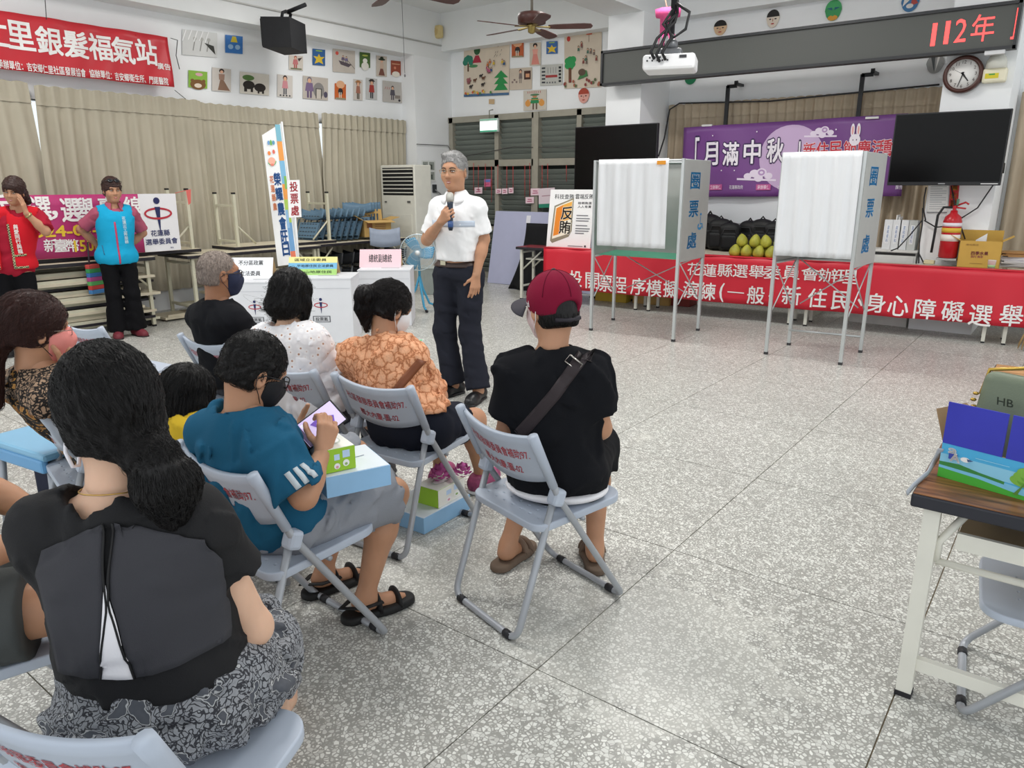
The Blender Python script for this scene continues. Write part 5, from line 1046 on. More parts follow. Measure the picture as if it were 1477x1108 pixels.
MB().lathe((.02, -.01, .52), [(.012, 0), (.012, .06)], 8).build('pin', flat('#5c8a70'), t_); MB().box((0, .03, -.01), (.18, .2, .02)).build('bracket', mat('bracket_grey', '#a9aaa8'), t_)
q = pxpan((1368, 300), (1381, 300), (1371, 264), y=8.785); ob = q.slab('red_sign', flat('#b52c2c')); tag(ob, 'narrow red sign for the fire extinguisher on the column', 'sign')
for ch, b in zip('滅火器', (.83, .5, .17)): q.text(ch, .5, b, .25, flat('#edb64a'), wid=.7, bold=.03)
q.done('lettering', ob)
q = pxpan((1337, 307), (1366, 307), (1340, 262), y=8.785); ob = q.slab('notice', flat('#e8e8e6')); tag(ob, 'grey printed notice on the column under the television', 'notice'); [q.rect(.1, .12 + .07 * i, .9 - .2 * (i % 3 == 0), .14 + .07 * i, flat('#a9adb0')) for i in range(12)]; q.rect(0, 0, 1, .03, flat('#8a8d90')); q.done('writing', ob)
# carton, cup and papers on the right table
c = tpt(1412, 386); t_ = carton('yellow-brown open carton on the red-banner table', (c[0] - .02, c[1] + .05, .703), math.radians(6), .36, .20, .26, CB2, {'b': -8, 'l': 60, 'r': 60}); q = Pan((-.18, -.102, 0), (1, 0, 0), (0, 0, 1), .36, .26); q.text('四季水果', .5, .55, .14, flat('#8a3f4a'), wid=.4, bold=.03); q.text('新鮮', .45, .42, .1, flat('#8a3f4a'), wid=.3); q.text('產地直送', .3, .86, .07, flat('#8c6a38'), wid=.3); q.line(.3, .16, .6, .16, .004, flat('#8c6a38')); q.done('lettering', t_)
c = tpt(1429, 389); t_ = empty('paper_cup', 'white paper cup with a green band beside the carton', 'cup', c); MB().lathe((0, 0, 0), [(.028, 0), (.036, .09), (.038, .092), (.034, .088)], 16).build('cup', flat('#eceae2'), t_); MB().lathe((0, 0, 0), [(.0305, .022), (.0327, .045)], 16).build('band', flat('#9ccf8d'), t_)
rs = np.random.RandomState(9); c = tpt(1468, 386)
for k in range(12):
    ob = MB().span((-.16, -.115, 0), (.16, .115, .011)).build('paper_bundle', flat(('#ddd9d8', '#e6e4e8', '#cfcfd8', '#b88a55')[0 if k < 4 else (1 if k < 7 else (2 if k < 8 else 3))])); ob.location = (c[0] + rs.uniform(-.03, .03), c[1] + .1 + rs.uniform(-.02, .03), .704 + k * .0125); ob.rotation_euler = (0, 0, rs.uniform(-.3, .3)); tag(ob, ('white paper sheaf', 'pale paper sheaf', 'grey paper sheaf', 'brown envelope')[0 if k < 4 else (1 if k < 7 else (2 if k < 8 else 3))] + ' in the pile at the right table end, ' + ('at the very bottom', 'second from the bottom', 'third from the bottom', 'fourth from the bottom', 'fifth from the bottom', 'sixth from the bottom', 'sixth from the top', 'fifth from the top', 'fourth from the top', 'third from the top', 'second from the top', 'at the very top')[k], 'papers', 'papers piled on the right table')
for k, (u, v) in enumerate(((1340, 381), (1355, 379))):
    c = tpt(u, v); ob = MB().bbox((0, 0, 0), (.10, .06, .04), .008).build('small_box', flat(('#d9cfa8', '#e2e2dc')[k])); ob.location = (c[0], c[1], .725); tag(ob, ('small cream box on the table near the cables', 'small white box on the table under the extinguisher')[k], 'box')
# black backpacks beyond the fruit
BPK = mat('backpack_black', '#121315', .55, var=.2, bump=.2, bs=80)
def backpack(label, c, rz, s=1.0):
    t_ = empty('backpack', label, 'backpack', c, rz, 'black backpacks'); sd = Sdf(); sd.box((0, 0, .2 * s), (.155 * s, .09 * s, .2 * s), .07 * s, .02); sd.box((0, -.09 * s, .15 * s), (.12 * s, .05 * s, .11 * s), .04 * s, .02); sd.ell((0, 0, .36 * s), (.13 * s, .08 * s, .08 * s), .06); soft('pack', sd, .014, BPK, t_)
    MB().tube([(-.04 * s, .0, .42 * s), (0, 0, .47 * s), (.04 * s, 0, .42 * s)], .012 * s, 6).build('handle', BPK, t_); MB().tube([(-.13 * s, -.09 * s, .2 * s), (-.08 * s, -.11 * s, .34 * s), (.08 * s, -.11 * s, .34 * s), (.13 * s, -.09 * s, .2 * s)], .005, 5).build('zip', flat('#3a3b3e'), t_); return t_
for k, (u, y, s) in enumerate(((1022, 9.15, 1.0), (1038, 9.0, .9), (1052, 8.95, .8), (1080, 9.15, .85), (1098, 9.15, .9), (1116, 9.15, .85))):
    x = W(u, 345, y=y)[0]; backpack(('black backpack leaning beside the left booth, leftmost', 'black backpack beside the left booth, middle one', 'black backpack with a light badge beside the left booth', 'black backpack behind the fruit, left one', 'black backpack behind the fruit, middle one', 'black backpack behind the fruit, right one')[k], (x, y, .70), .3 * (k % 3 - 1), s)
ct = empty('low_shelf', 'low grey shelf behind the fruit holding the black bags', 'shelf', (-3.3, 9.14, 0)); MB().span((-.75, -.3, .67), (.95, .32, .70)).build('board', TOPG, ct)
for x in (-.7, .9): MB().span((x - .02, -.25, 0), (x + .02, .25, .67)).build('side', LEGM, ct)
# ---------------------------------------------------------------- folding chairs
CHP = mat('chair_plastic', '#b4bdcb', .45, var=.03, vs=5); CHT = mat('chair_tube', '#a7abb1', .38, .25, var=.03); CHTXT = flat('#b8434c'); RUB = flat('#232327')
def seat_mesh():
    c = bpy.data.curves.new('s', 'CURVE'); c.dimensions = '2D'; c.fill_mode = 'BOTH'; c.extrude = .009; c.bevel_depth = .005; c.bevel_resolution = 2
    def loop(pts):
        s = c.splines.new('POLY'); s.points.add(len(pts) - 1); s.use_cyclic_u = True
        for p_, q in zip(s.points, pts): p_.co = (q[0], q[1], 0, 1)
    out = []
    for cx, cy, a0, w_ in ((.135, .16, 0, .06), (-.135, .16, 90, .06), (-.145, -.13, 180, .05), (.145, -.13, 270, .05)):
        for k in range(7): a = math.radians(a0 + 15 * k); out.append((cx + w_ * math.cos(a), cy + w_ * math.sin(a)))
    loop(out)
    for j, y in enumerate((-.135, -.10, -.065, -.03, .13)):
        for i in range(7 - (j == 4) * 3):
            x = (i - 3 + (j == 4) * 1.5) * .048; loop([(x + .0085 * math.cos(-k * math.pi / 4), y + .007 * math.sin(-k * math.pi / 4)) for k in range(8)])
    o = bpy.data.objects.new('s', c); COL.objects.link(o); me = bpy.data.meshes.new_from_object(o.evaluated_get(bpy.context.evaluated_depsgraph_get())); bpy.data.objects.remove(o); me.name = 'seat'; return me
def back_pt(a, b, off=0.0):
    """a across 0..1, b up 0..1 on the rear face of the backrest"""
    x = (a - .5) * .40; q = 1 - (2 * a - 1) ** 2; zt = .728 - .022 * q; zb = .565 - .04 * q; z = zb + (zt - zb) * b; y = -.19 + (.725 - z) * .44 - .035 * q; return Vector((x, y - off, z + off * -.3))
def chair_proto(text=True):
    t_ = empty('folding_chair', None, None); sm = seat_mesh(); sm.materials.append(CHP)
    so = link('seat', sm, None, t_); so.location = (0, .02, .405); so.rotation_euler = (math.radians(3), 0, 0)
    MB().tube([(-.15, -.12, .385), (-.15, .17, .39)], .010, 6).tube([(.15, -.12, .385), (.15, .17, .39)], .010, 6).tube([(-.2, .04, .385), (.2, .04, .385)], .009, 6).build('seat_rail', CHT, t_)
    bk = MB(); bk.grid(back_pt, 16, 6, .014); bo = bk.build('backrest', CHP, t_)
    for s in (-1, 1): MB().tube([(s * .205, -.196, .738), (s * .206, -.182, .705), (s * .208, -.108, .545)], [.018, .018, .015], 10).build('socket', CHP, bo)
    if text:
        V1, F1 = glyphs('社區發展委員會補助97.', .012); V2, F2 = glyphs('鄉大內慶-圖-02', .012); V = []; F = []
        for VV, FF, cb, wid, hh in ((V1, F1, .62, .80, .21), (V2, F2, .28, .52, .19)):
            lo_, hi_ = VV.min(0), VV.max(0); o_ = len(V)
            for x, y in VV: V.append(back_pt(.5 + ((x - lo_[0]) / (hi_[0] - lo_[0]) - .5) * wid, cb + ((y - lo_[1]) / (hi_[1] - lo_[1]) - .5) * hh, .0012))
            F += [tuple(i + o_ for i in f) for f in FF]
        link('lettering', mesh_np('lettering', np.array([tuple(v) for v in V]), F, smooth=False), CHTXT, bo)
    def bend(pts, r, n=5):
        out = [Vector(pts[0])]
        for a, b, c in zip(pts, pts[1:], pts[2:]):
            a, b, c = Vector(a), Vector(b), Vector(c); p = b + (a - b).normalized() * r; q = b + (c - b).normalized() * r
            for k in range(n + 1): t = k / n; out.append(p.lerp(b, t).lerp(b.lerp(q, t), t))
        return out + [Vector(pts[-1])]
    fy = lambda z: (-.19 + (.725 - z) * .467) if z > .5 else (-.085 + (.5 - z) * .68)
    MB().tube([(-.208, fy(.58), .58)] + bend([(-.208, fy(.5), .5), (-.208, fy(.014), .014), (.208, fy(.014), .014), (.208, fy(.5), .5)], .05) + [(.208, fy(.58), .58)], .0125, 8).build('front_frame', CHT, t_)
    MB().tube(bend([(-.188, -.085, .50), (-.188, -.245, .014), (.188, -.245, .014), (.188, -.085, .50)], .05), .0125, 8).build('rear_frame', CHT, t_)
    for s in (-1, 1): MB().bbox((s * .198, -.085, .50), (.05, .045, .06), .012, Matrix.Rotation(math.radians(-20), 3, 'X')).build('hinge', CHP, t_)
    for y in (fy(.014), -.245):
        for s in (-1, 1): MB().tube([(s * .14 - .018, y, .014), (s * .14 + .018, y, .014)], .0145, 8).build('rubber_foot', RUB, t_)
    return t_
CHAIR0 = chair_proto(); CHN = [0]
def chair(label, x, y, yaw, z=0.0, group='grey folding chairs of the audience'):
    t_ = CHAIR0 if CHN[0] == 0 else copy_tree(CHAIR0); CHN[0] += 1
    t_.location = (x, y, z); t_.rotation_euler = (0, 0, math.radians(yaw)); t_.scale = (1, 1, 1); tag(t_, label, 'chair', group); return t_
# ---------------------------------------------------------------- stacked tables along the left wall
TOPB = mat('tabletop_beige', '#d4cbb4', .5, var=.06); LEGO = mat('leg_old_cream', '#cfccb6', .5, var=.06)
def plain_table(label, loc, rz, L, D, h, up=False, group='tables stored along the left wall'):
    t_ = empty('folding_table', label, 'table', loc, rz, group); s = -1 if up else 1; z0 = 0 if up else h - .035
    MB().bbox((0, 0, z0 + .0175), (L, D, .035), .005).build('tabletop', EDGE, t_); MB().span((-L / 2 + .003, -D / 2 + .003, z0 + (0.035 if not up else .035)), (L / 2 - .003, D / 2 - .003, z0 + .038)).build('laminate', TOPB, t_)
    za, zb = (.038, h) if up else (0, h - .035)
    for sx in (-1, 1):
        for sy in (-1, 1): MB().span((sx * (L / 2 - .08) - .017, sy * (D / 2 - .05) - .017, za), (sx * (L / 2 - .08) + .017, sy * (D / 2 - .05) + .017, zb)).build('leg', LEGO, t_); zz = zb if up else 0; MB().box((sx * (L / 2 - .08), sy * (D / 2 - .05), zz + (.005 if up else .01)), (.037, .037, .02)).build('foot', flat('#1e1e1f'), t_)
        zc = zb - .14 if up else .15; MB().box((sx * (L / 2 - .08), 0, zc), (.026, D - .12, .026)).box((sx * (L / 2 - .08), 0, za + .06 if up else zb - .06), (.026, D - .12, .026)).build('crossbar', LEGO, t_)
        zk = (za + .02) if up else zb - .02; MB().tube([(sx * (L / 2 - .08), -D / 2 + .06, (za + .26) if up else zb - .28), (sx * (L / 2 - .34), -D / 2 + .06, zk)], .012, 6).build('brace', LEGO, t_)
    return t_
H90 = math.pi / 2
plain_table('beige folding table by the left wall under the magenta banner', (-8.2, 3.05, 0), H90, 1.9, .6, .75)
plain_table('beige folding table next to the magenta banner, behind the seated elderly man', (-8.22, 5.28, 0), H90, 1.85, .66, .73)
plain_table('folding table carrying the blue folded chairs and the open carton', (-8.36, 7.10, 0), H90, 1.75, .62, .73)
plain_table('upturned table holding up the magenta banner, legs in the air', (-8.3, 3.72, .755), H90, 1.8, .52, .69, True)
plain_table('upturned table standing behind the tall feather banner', (-8.34, 5.85, .735), H90, 1.55, .5, .66, True)
rs = np.random.RandomState(4)
for k in range(9):
    L = 1.8; t_ = empty('folded_table', ('folded table stored flat under the left tables, %s of the pile' % ('bottom', 'second from the bottom', 'third from the bottom', 'fourth from the bottom', 'middle', 'fourth from the top', 'third from the top', 'second from the top', 'top')[k]), 'table', (-8.2 + rs.uniform(-.08, .05), 3.0 + rs.uniform(-.08, .12), .10 + k * .062), H90 + rs.uniform(-.02, .02), 'folded tables stored under the left tables')
    MB().span((-L / 2, -.25, 0), (L / 2, .25, .026)).build('tabletop', TOPB if k % 3 else EDGE, t_); MB().span((-L / 2 + .05, -.24, .026), (L / 2 - .3 - .2 * (k % 2), -.205, .056)).span((-L / 2 + .05, .205, .026), (L / 2 - .3, .24, .056)).span((-L / 2 + .2, -.2, .03), (-L / 2 + .23, .2, .05)).build('folded_legs', LEGO, t_)
t_ = empty('trolley', 'low trolley with castors under the stored tables', 'trolley', (-8.2, 3.05, 0), H90); MB().span((-.95, -.24, .07), (.95, .24, .095)).build('deck', LEGO, t_)
for sx in (-1, 1):
    for sy in (-1, 1): MB().lathe((sx * .85, sy * .19, .035), [(.034, -.013), (.034, .013)], 12, Matrix.Rotation(H90, 3, 'X')).build('castor', flat('#2c2c2e'), t_)
for k in range(5):
    t_ = empty('folded_table', ('folded table leaning on edge between the stored tables, %s' % ('nearest', 'second', 'third', 'fourth', 'farthest')[k]), 'table', (-8.28 + .035 * (k % 2), 4.62 + .33 * k, .02 + .1 * k), H90, 'folded tables leaning under the second table'); MB().span((-.5, -.2, 0), (.5, .2, .025)).span((-.46, -.19, .025), (.3, -.16, .05)).build('tabletop', LEGO if k % 2 else TOPB, t_)
# magenta banner with the white emblem part
p = Pan((-7.965, 2.35, .80), (0, 1, 0), (0, 0, 1), 1.99, .605, .002, lambda a, b: .012 * math.sin(a * 17 + b * 2)); MG = VIN('banner_magenta', '#b2336e'); bo = p.slab('banner', MG, None, 40, 6); tag(bo, 'magenta election banner with a white emblem section behind the standing women', 'banner')
a0 = fr(p, 203, 320)[0]; p.rect(a0, 0, 1, 1, flat('#e9e8ea')); YL = flat('#e8c53a')
for ch, u, v, hh in zip('反賄選，選舉專線', (8, 30, 58, 78, 101, 124, 155, 190), (297, 298, 301, 310, 303, 302, 298, 297), (.36, .36, .36, .12, .36, .36, .3, .3)): a, b = fr(p, u, v); p.text(ch, a, b, hh, WHT, wid=.088 if ch != '，' else .025, bold=.03)
a, b = fr(p, 92, 333); p.text('2024-09-01', a + .03, b, .17, YL, wid=.42, bold=.04)
for ch, u in zip('新臺幣', (73, 87, 104)): a, b = fr(p, u, 354); p.text(ch, a, b, .2, WHT, wid=.058, bold=.02)
a, b = fr(p, 126, 354); p.text('1500', a, b, .18, YL, wid=.13, bold=.04)
def emblem(q, cx, cy, s, n1='#23295a', r1='#b5303f'):
    k = q.w / q.h; q.ring(cx, cy, .5 * s, .2 * s * k, .07 * s, flat(r1), 28); q.poly([(cx - .1 * s, cy + .22 * s * k), (cx + .1 * s, cy + .22 * s * k), (cx + .015 * s, cy - .62 * s * k), (cx - .0 * s, cy - .62 * s * k)], flat(n1)); q.ring(cx, cy, .5 * s, .2 * s * k, .07 * s, flat(r1), 14, 180, 360); q.ell(cx, cy + .42 * s * k, .11 * s, .11 * s * k, flat(n1))
a, b = fr(p, 228, 308); emblem(p, a, b, .16); NAV = flat('#2b3468')
a, b = fr(p, 231, 336); p.text('花蓮縣', a, b, .105, NAV, wid=.11, bold=.02); a, b = fr(p, 233, 348); p.text('選舉委員會', a, b, .105, NAV, wid=.185, bold=.02); a, b = fr(p, 248, 357); p.text('廣告', a, b, .03, NAV, wid=.02); p.done('lettering', bo)
ob = MB().tube([(-7.96, 4.34, 1.41), (-8.03, 4.52, 1.44)], .004, 5).put([(-8.02, 4.50, 1.44), (-8.02, 4.56, 1.45), (-8.0, 4.50, 1.28), (-8.0, 4.53, 1.30)], [(0, 1, 3, 2)]).build('red_ribbon', flat('#d2665e')); tag(ob, 'red ribbon tying the magenta banner to a table leg', 'ribbon')
# feather banner and polling sign
a_, b_, c_ = W(401, 384, d=7.95), W(431, 380, d=8.1), W(378, 195, d=7.95); p = Pan(a_, b_ - a_, c_ - a_, np.linalg.norm(b_ - a_), np.linalg.norm(c_ - a_), .003)
t_ = empty('feather_banner', 'tall white feather banner with a fruit emblem and blue lettering', 'banner', (float(b_[0]), float(b_[1]), 0)); L0 = t_.location.copy()
def under(ob): ob.location = -L0; ob.parent = t_; return ob
mb = MB(); mb.prism([(0, 0), (1, 0), (1.0, 1.095), (0, 1.0)], -.003, 0, lambda x, y, z: tuple(p.pt(x, y, z))); under(mb.build('flag', flat('#eceeee')))
for y0, y1, c in ((0, .10, '#e0795a'), (.10, .32, '#6d9ecb'), (.32, .5, '#a9c95a'), (.5, .62, '#e79a4a'), (.62, .80, '#7cb4d6'), (.80, .95, '#e79a4a'), (.95, 1.08, '#78b3c6')): p.rect(.66, y0, .90, y1, flat(c))
p.rect(.66, .28, .78, .42, flat('#8fb9dd')); p.rect(.78, .58, .9, .68, flat('#7cb45a'))
for ch, y in zip('榮耀農會旺日', (.66, .545, .43, .32, .215, .12)): p.text(ch, .46, y, .095, flat('#3f74b8'), wid=.32, bold=.05)
for ch, y in zip('花蓮縣農', (.66, .59, .52, .45)): p.text(ch, .19, y, .055, flat('#ef9a6a'), wid=.18, bold=.03)
k = p.w / p.h; p.ell(.30, .80, .17, .17 * k, flat('#efb09a')); p.ring(.30, .80, .21, .21 * k, .03, flat('#5fae62'), 16, 200, 360); p.ell(.22, .86, .07, .06 * k * 1.6, flat('#e9853f')); p.ell(.44, .87, .06, .07 * k * 1.4, flat('#dc6a5a')); p.ell(.36, .94, .05, .13 * k, flat('#6fb25a')); p.ell(.25, .94, .05, .1 * k, flat('#6d9ed0')); p.ell(.48, .94, .06, .1 * k, flat('#5a98b8')); p.ell(.3, .77, .09, .05 * k, flat('#e2806f'))
under(p.done('lettering', None)); pt = p.pt(1.0, 1.1); pb = p.pt(1.0, 0); 
under(MB().tube([pt, pb, (pb[0], pb[1], .02)], .012, 8).build('pole', flat('#d9dbdc'))); MB().tube([(-.3, 0, .012), (.3, 0, .012)], .012, 6).tube([(0, -.3, .012), (0, .3, .012)], .012, 6).build('cross_base', flat('#5a5c5e'), t_)
a_, b_, c_ = W(417, 314, d=7.75), W(435, 313, d=7.82), W(414, 260, d=7.75); q = Pan(a_, b_ - a_, c_ - a_, np.linalg.norm(b_ - a_), np.linalg.norm(c_ - a_), .012)
t_ = empty('polling_sign', 'small white sign on a pole with red characters, before the feather banner', 'sign', (float(a_[0]) + .06, float(a_[1]) + .06, 0)); L0 = t_.location.copy(); under(q.slab('board', flat('#f0eff0')))
for ch, y in zip('投票處', (.82, .5, .18)): q.text(ch, .5, y, .26, flat('#c8323f'), wid=.62, bold=.03)
under(q.done('lettering', None)); tp = q.pt(.5, .02, -.012); under(MB().tube([tp, (tp[0], tp[1], .02)], .014, 8).build('pole', flat('#dcdedf'))); MB().lathe((0, 0, 0), [(.16, 0), (.16, .015), (.03, .03)], 20).build('base', flat('#8a8c8e'), t_)
# air conditioner
xa, xb = W(549, 260, y=8.06)[0], W(598, 260, y=8.06)[0]; w = xb - xa; h = W(570, 238, y=8.06)[2]; t_ = empty('air_conditioner', 'tall cream standing air conditioner in the corner', 'air conditioner', ((xa + xb) / 2, 8.24, 0)); ACM = mat('ac_cream', '#dcdbd0', .5, var=.03)
MB().bbox((0, 0, h / 2), (w, .36, h), .015).build('cabinet', ACM, t_); MB().span((-w / 2 + .05, -.183, h - .44), (w / 2 - .03, -.178, h - .04)).build('outlet', flat('#17191b'), t_)
for k in range(7): MB().box((.01, -.186, h - .065 - k * .056), (w - .09, .016, .014)).build('slat', ACM, t_)
MB().span((-w / 2 + .06, -.187, h - .98), (w / 2 - .08, -.178, h - .72)).build('front_panel', ACM, t_); MB().span((-w / 2 + .10, -.184, .1), (w / 2 - .1, -.178, h - .75)).build('intake_panel', ACM, t_)
MB().span((w / 2 - .16, -.19, h - .55), (w / 2 - .1, -.178, h - .52)).span((-w / 2 + .08, -.19, h - .55), (-w / 2 + .12, -.178, h - .53)).build('buttons', flat('#5a5b58'), t_)
# blue folded chairs and carton on the third table
BLC = mat('chair_blue', '#5f7d94', .5, var=.06); BLT = mat('chair_blue_tube', '#3f5566', .4, .2)
def folded(label, loc, rz, rx, pl, tb, group=None, s=1.0):
    t_ = empty('folded_chair', label, 'chair', loc, 0, group); t_.rotation_euler = (rx, 0, rz); h = .86 * s
    MB().tube([(-.2, 0, .56 * s), (-.2, 0, .02), (.2, 0, .02), (.2, 0, .56 * s)], .012, 6).build('front_frame', tb, t_); MB().tube([(-.18, .03, .5 * s), (-.18, .03, .05), (.18, .03, .05), (.18, .03, .5 * s)], .012, 6).build('rear_frame', tb, t_)
    MB().grid(lambda a, b: ((a - .5) * .41, .03 * (1 - (2 * a - 1) ** 2), .62 * s + b * .21 * s - .03 * (1 - (2 * a - 1) ** 2)), 10, 3, .014).build('backrest', pl, t_); MB().bbox((0, .015, .30 * s), (.35, .022, .38 * s), .008).build('seat', pl, t_); 
    v = MB(); [v.box(((i - 2.5) * .05, .0025, .17 * s + j * .055), (.03, .002, .012)) for i in range(6) for j in range(6)]; v.build('seat_slots', flat('#3c4248'), t_); return t_
for k in range(8):
    y = 6.30 + k * .105; folded(('blue folded chair leaning in the row on the table, %s' % ('leftmost', 'second', 'third', 'fourth', 'fifth', 'sixth', 'seventh', 'rightmost')[k]), (-8.36, y, .745), math.radians(0 + 8), math.radians(-24), BLC, BLT, 'blue folded chairs on the table', .58)
for k in range(4): folded(('blue folded chair behind the open carton, %s' % ('front', 'second', 'third', 'last')[k]), (-8.38 - .03 * k, 7.27 + .085 * k, .745), math.radians(48), math.radians(-8), BLC, BLT, 'blue folded chairs behind the carton', .62)
c = W(548, 341, x=-8.2); t_ = carton('open brown carton with flaps on the third stored table', (-8.24, 7.44, .772), math.radians(72), .42, .30, .23, CB, {'l': 62, 'r': 75, 'b': 10, 'f': 100}); q = Pan((-.21, -.151, 0), (1, 0, 0), (0, 0, 1), .42, .23); q.rect(.1, .55, .3, .85, flat('#8a5a38')); [q.rect(.4, .5 + .12 * i, .8, .54 + .12 * i, flat('#9a6c45')) for i in range(3)]; q.rect(.55, .15, .9, .2, flat('#9a6c45')); q.done('lettering', t_)
# dark chairs stored below the third table
for k in range(7): folded(('dark folded chair stored under the third table, %s' % ('leftmost', 'second', 'third', 'fourth', 'fifth', 'sixth', 'rightmost')[k]), (-8.12, 6.42 + k * .2, .03), math.radians(8), math.radians(-14), mat('chair_dark', '#26282b', .35, var=.1), flat('#4a4d50', .3), 'dark chairs under the third table', .72)
folded('grey folded chair leaning on the table beside the fan', (-7.50, 6.98, .01), math.radians(50), math.radians(-9), mat('chair_grey_stored', '#8d97a8', .5), mat('chair_tube2', '#83878c', .4, .3), None, 1.13)
# blue fan
hub = W(603, 364, d=8.85); t_ = empty('standing_fan', 'blue standing fan with a round wire cage', 'fan', (float(hub[0]), float(hub[1]), 0), math.radians(40)); FB = mat('fan_blue', '#4aa6cf', .35, var=.03); hz = hub[2]; R0 = Matrix.Rotation(math.radians(90), 3, 'X')
MB().tube([(0, .1, .36), (0, .1, hz)], .016, 8).build('pole', FB, t_)
for k in range(3): a = math.radians(-90 + 120 * k + 20); MB().tube([(0, .1, .42), (.05 * math.cos(a), .1 + .05 * math.sin(a), .26), (.16 * math.cos(a), .1 + .16 * math.sin(a), .06), (.27 * math.cos(a), .1 + .27 * math.sin(a), .02)], .014, 8).build('leg', FB, t_); MB().tube([(.25 * math.cos(a), .1 + .25 * math.sin(a), .022), (.29 * math.cos(a), .1 + .29 * math.sin(a), .017)], .017, 8).build('rubber_foot', RUB, t_)
MB().lathe((0, .05, hz), [(.03, -.08), (.055, -.05), (.055, .03), (.04, .05)], 16, R0).build('motor', FB, t_)
MB().lathe((0, -.08, hz), [(.028, 0), (.03, .012), (.0, .02)], 16, R0).build('cap', flat('#e8ecee'), t_)
for k in range(3):
    a = math.radians(120 * k + 15); b = MB(); b.grid(lambda u, v: tuple(Vector((0, -.03, hz)) + Matrix.Rotation(a, 3, 'Y') @ Vector((.03 + .155 * u, (v - .5) * .05, (v - .5) * (.09 + .13 * u * (1.3 - u)) + .05 * u))), 6, 5, .002); b.build('blade', mat('fan_blade', '#5fa8d0', .25, var=.02, alpha=.85), t_)
cg = MB(); r = .215
cg.tube([(r * math.cos(k * math.pi / 18), -.02, hz + r * math.sin(k * math.pi / 18)) for k in range(36)], .006, 6, closed=True)
for rr, yy in ((.16, -.065), (.09, -.083)): cg.tube([(rr * math.cos(k * math.pi / 14), yy, hz + rr * math.sin(k * math.pi / 14)) for k in range(28)], .0018, 4, closed=True)
for k in range(48): a = k * 2 * math.pi / 48; cg.tube([(.03 * math.cos(a), -.088, hz + .03 * math.sin(a)), (.13 * math.cos(a + .15), -.078, hz + .13 * math.sin(a + .15)), (.2 * math.cos(a + .25), -.045, hz + .2 * math.sin(a + .25)), (r * math.cos(a + .27), -.02, hz + r * math.sin(a + .27)), (.18 * math.cos(a + .27), .04, hz + .18 * math.sin(a + .27)), (.05 * math.cos(a + .27), .06, hz + .05 * math.sin(a + .27))], .0014, 4, cap=False)
o = cg.build('wire_cage', mat('cage_wire', '#cfdde2', .3, .4), t_); o['kind'] = 'stuff'
# plastic bin
c = W(619, 425, z=0); t_ = empty('storage_bin', 'translucent grey plastic bin on the floor beside the fan', 'bin', (c[0] - .02, c[1] + .10, 0), math.radians(35)); PBM = mat('bin_plastic', '#9ba39f', .3, var=.03, alpha=.8)
b = MB(); b.prism([(-.15, -.11), (.15, -.11), (.15, .11), (-.15, .11)], 0, .008); 
for s in ((-.15, -.11, .15, -.103), (-.15, .103, .15, .11), (-.15, -.11, -.143, .11), (.143, -.11, .15, .11)): b.span((s[0], s[1], 0), (s[2], s[3], .36))
b.build('body', PBM, t_); MB().bbox((0, 0, .375), (.33, .25, .03), .01).build('lid', mat('bin_lid', '#a9b0ac', .35), t_); 
for k in range(6): MB().span((-.10 + k * .04, -.114, .06), (-.094 + k * .04, -.108, .30)).build('rib', PBM, t_)
# ---------------------------------------------------------------- ballot boxes
BX = mat('ballot_white', '#dfe1e6', .5, var=.015); SIGNC = {'w': '#eceef2', 'p': '#f1d3da'}
def ballot(label, fr_px, fl_px, h, L, D, text=True):
    """front right corner seen at fr_px (floor), front direction towards fl_px (top front edge)"""
    b = W(*fr_px, z=0) if fr_px[0] > 0 else np.array([*fr_px, 0.]); d = fl_px; R = np.array([math.cos(d), math.sin(d), 0]); o = b - R * L / 2; t_ = empty('ballot_box', label, 'ballot box', o, d, 'white ballot boxes')
    MB().bbox((0, D / 2, h / 2), (L, D, h), .004).build('box', BX, t_); MB().span((-L / 2 - .004, -.004, h), (L / 2 + .004, D + .004, h + .012)).build('lid', BX, t_); MB().box((.05, D * .4, h + .0125), (.2, .012, .002)).build('slot', flat('#4a4c52'), t_)
    q = Pan((-L / 2, -.001, 0), (1, 0, 0), (0, 0, 1), L, h)
    if text:
        emblem(q, .5, .60, .22); q.rect(.36, .33, .64, .43, flat('#55585e')); q.rect(.375, .34, .625, .42, flat('#cfd1d6')); q.text('投票匭', .5, .38, .06, flat('#3a3d44'), wid=.2, bold=.02)
    q.line(.02, .86, .98, .86, .003, flat('#b9bcc4')); q.done('print', t_); return t_
def tent(label, parent, x, y, w, h, stripes, lines):
    """folded cardboard name tent standing on a ballot box"""
    M_ = parent.matrix_basis; t_ = empty('tent_sign', label, 'sign', M_ @ Vector((x, y, 0)), parent.rotation_euler.z, 'tent signs on the ballot boxes'); 
    a = Vector((0, -.10, 0)); MB().put([(-w / 2, -.10, 0), (w / 2, -.10, 0), (w / 2, 0, h), (-w / 2, 0, h), (-w / 2, .10, 0), (w / 2, .10, 0), (w / 2, .0, h - .004), (-w / 2, .0, h - .004), (w / 2, -.096, 0), (-w / 2, -.096, 0)], [(0, 1, 2, 3), (4, 7, 6, 5), (3, 2, 6, 7), (0, 3, 7, 9), (1, 8, 6, 2), (5, 6, 2), (4, 3, 7)]).build('card', mat('tent_card', '#d8b98a', .7), t_)
    q = Pan((-w / 2, -.1005, 0), (1, 0, 0), (0, .1, h), w, math.hypot(.1, h)); n = len(stripes)
    for i, c in enumerate(stripes): q.rect(0, 1 - (i + 1) / n, 1, 1 - i / n, flat(c))
    for i, (tx, cx) in enumerate(lines): q.text(tx, cx, 1 - (i + .5) / max(n, len(lines)), .45 / max(n, len(lines)), flat('#2b2d33'), wid=min(.75, .1 * len(tx) + .05), bold=.02)
    q.done('print', t_); return t_
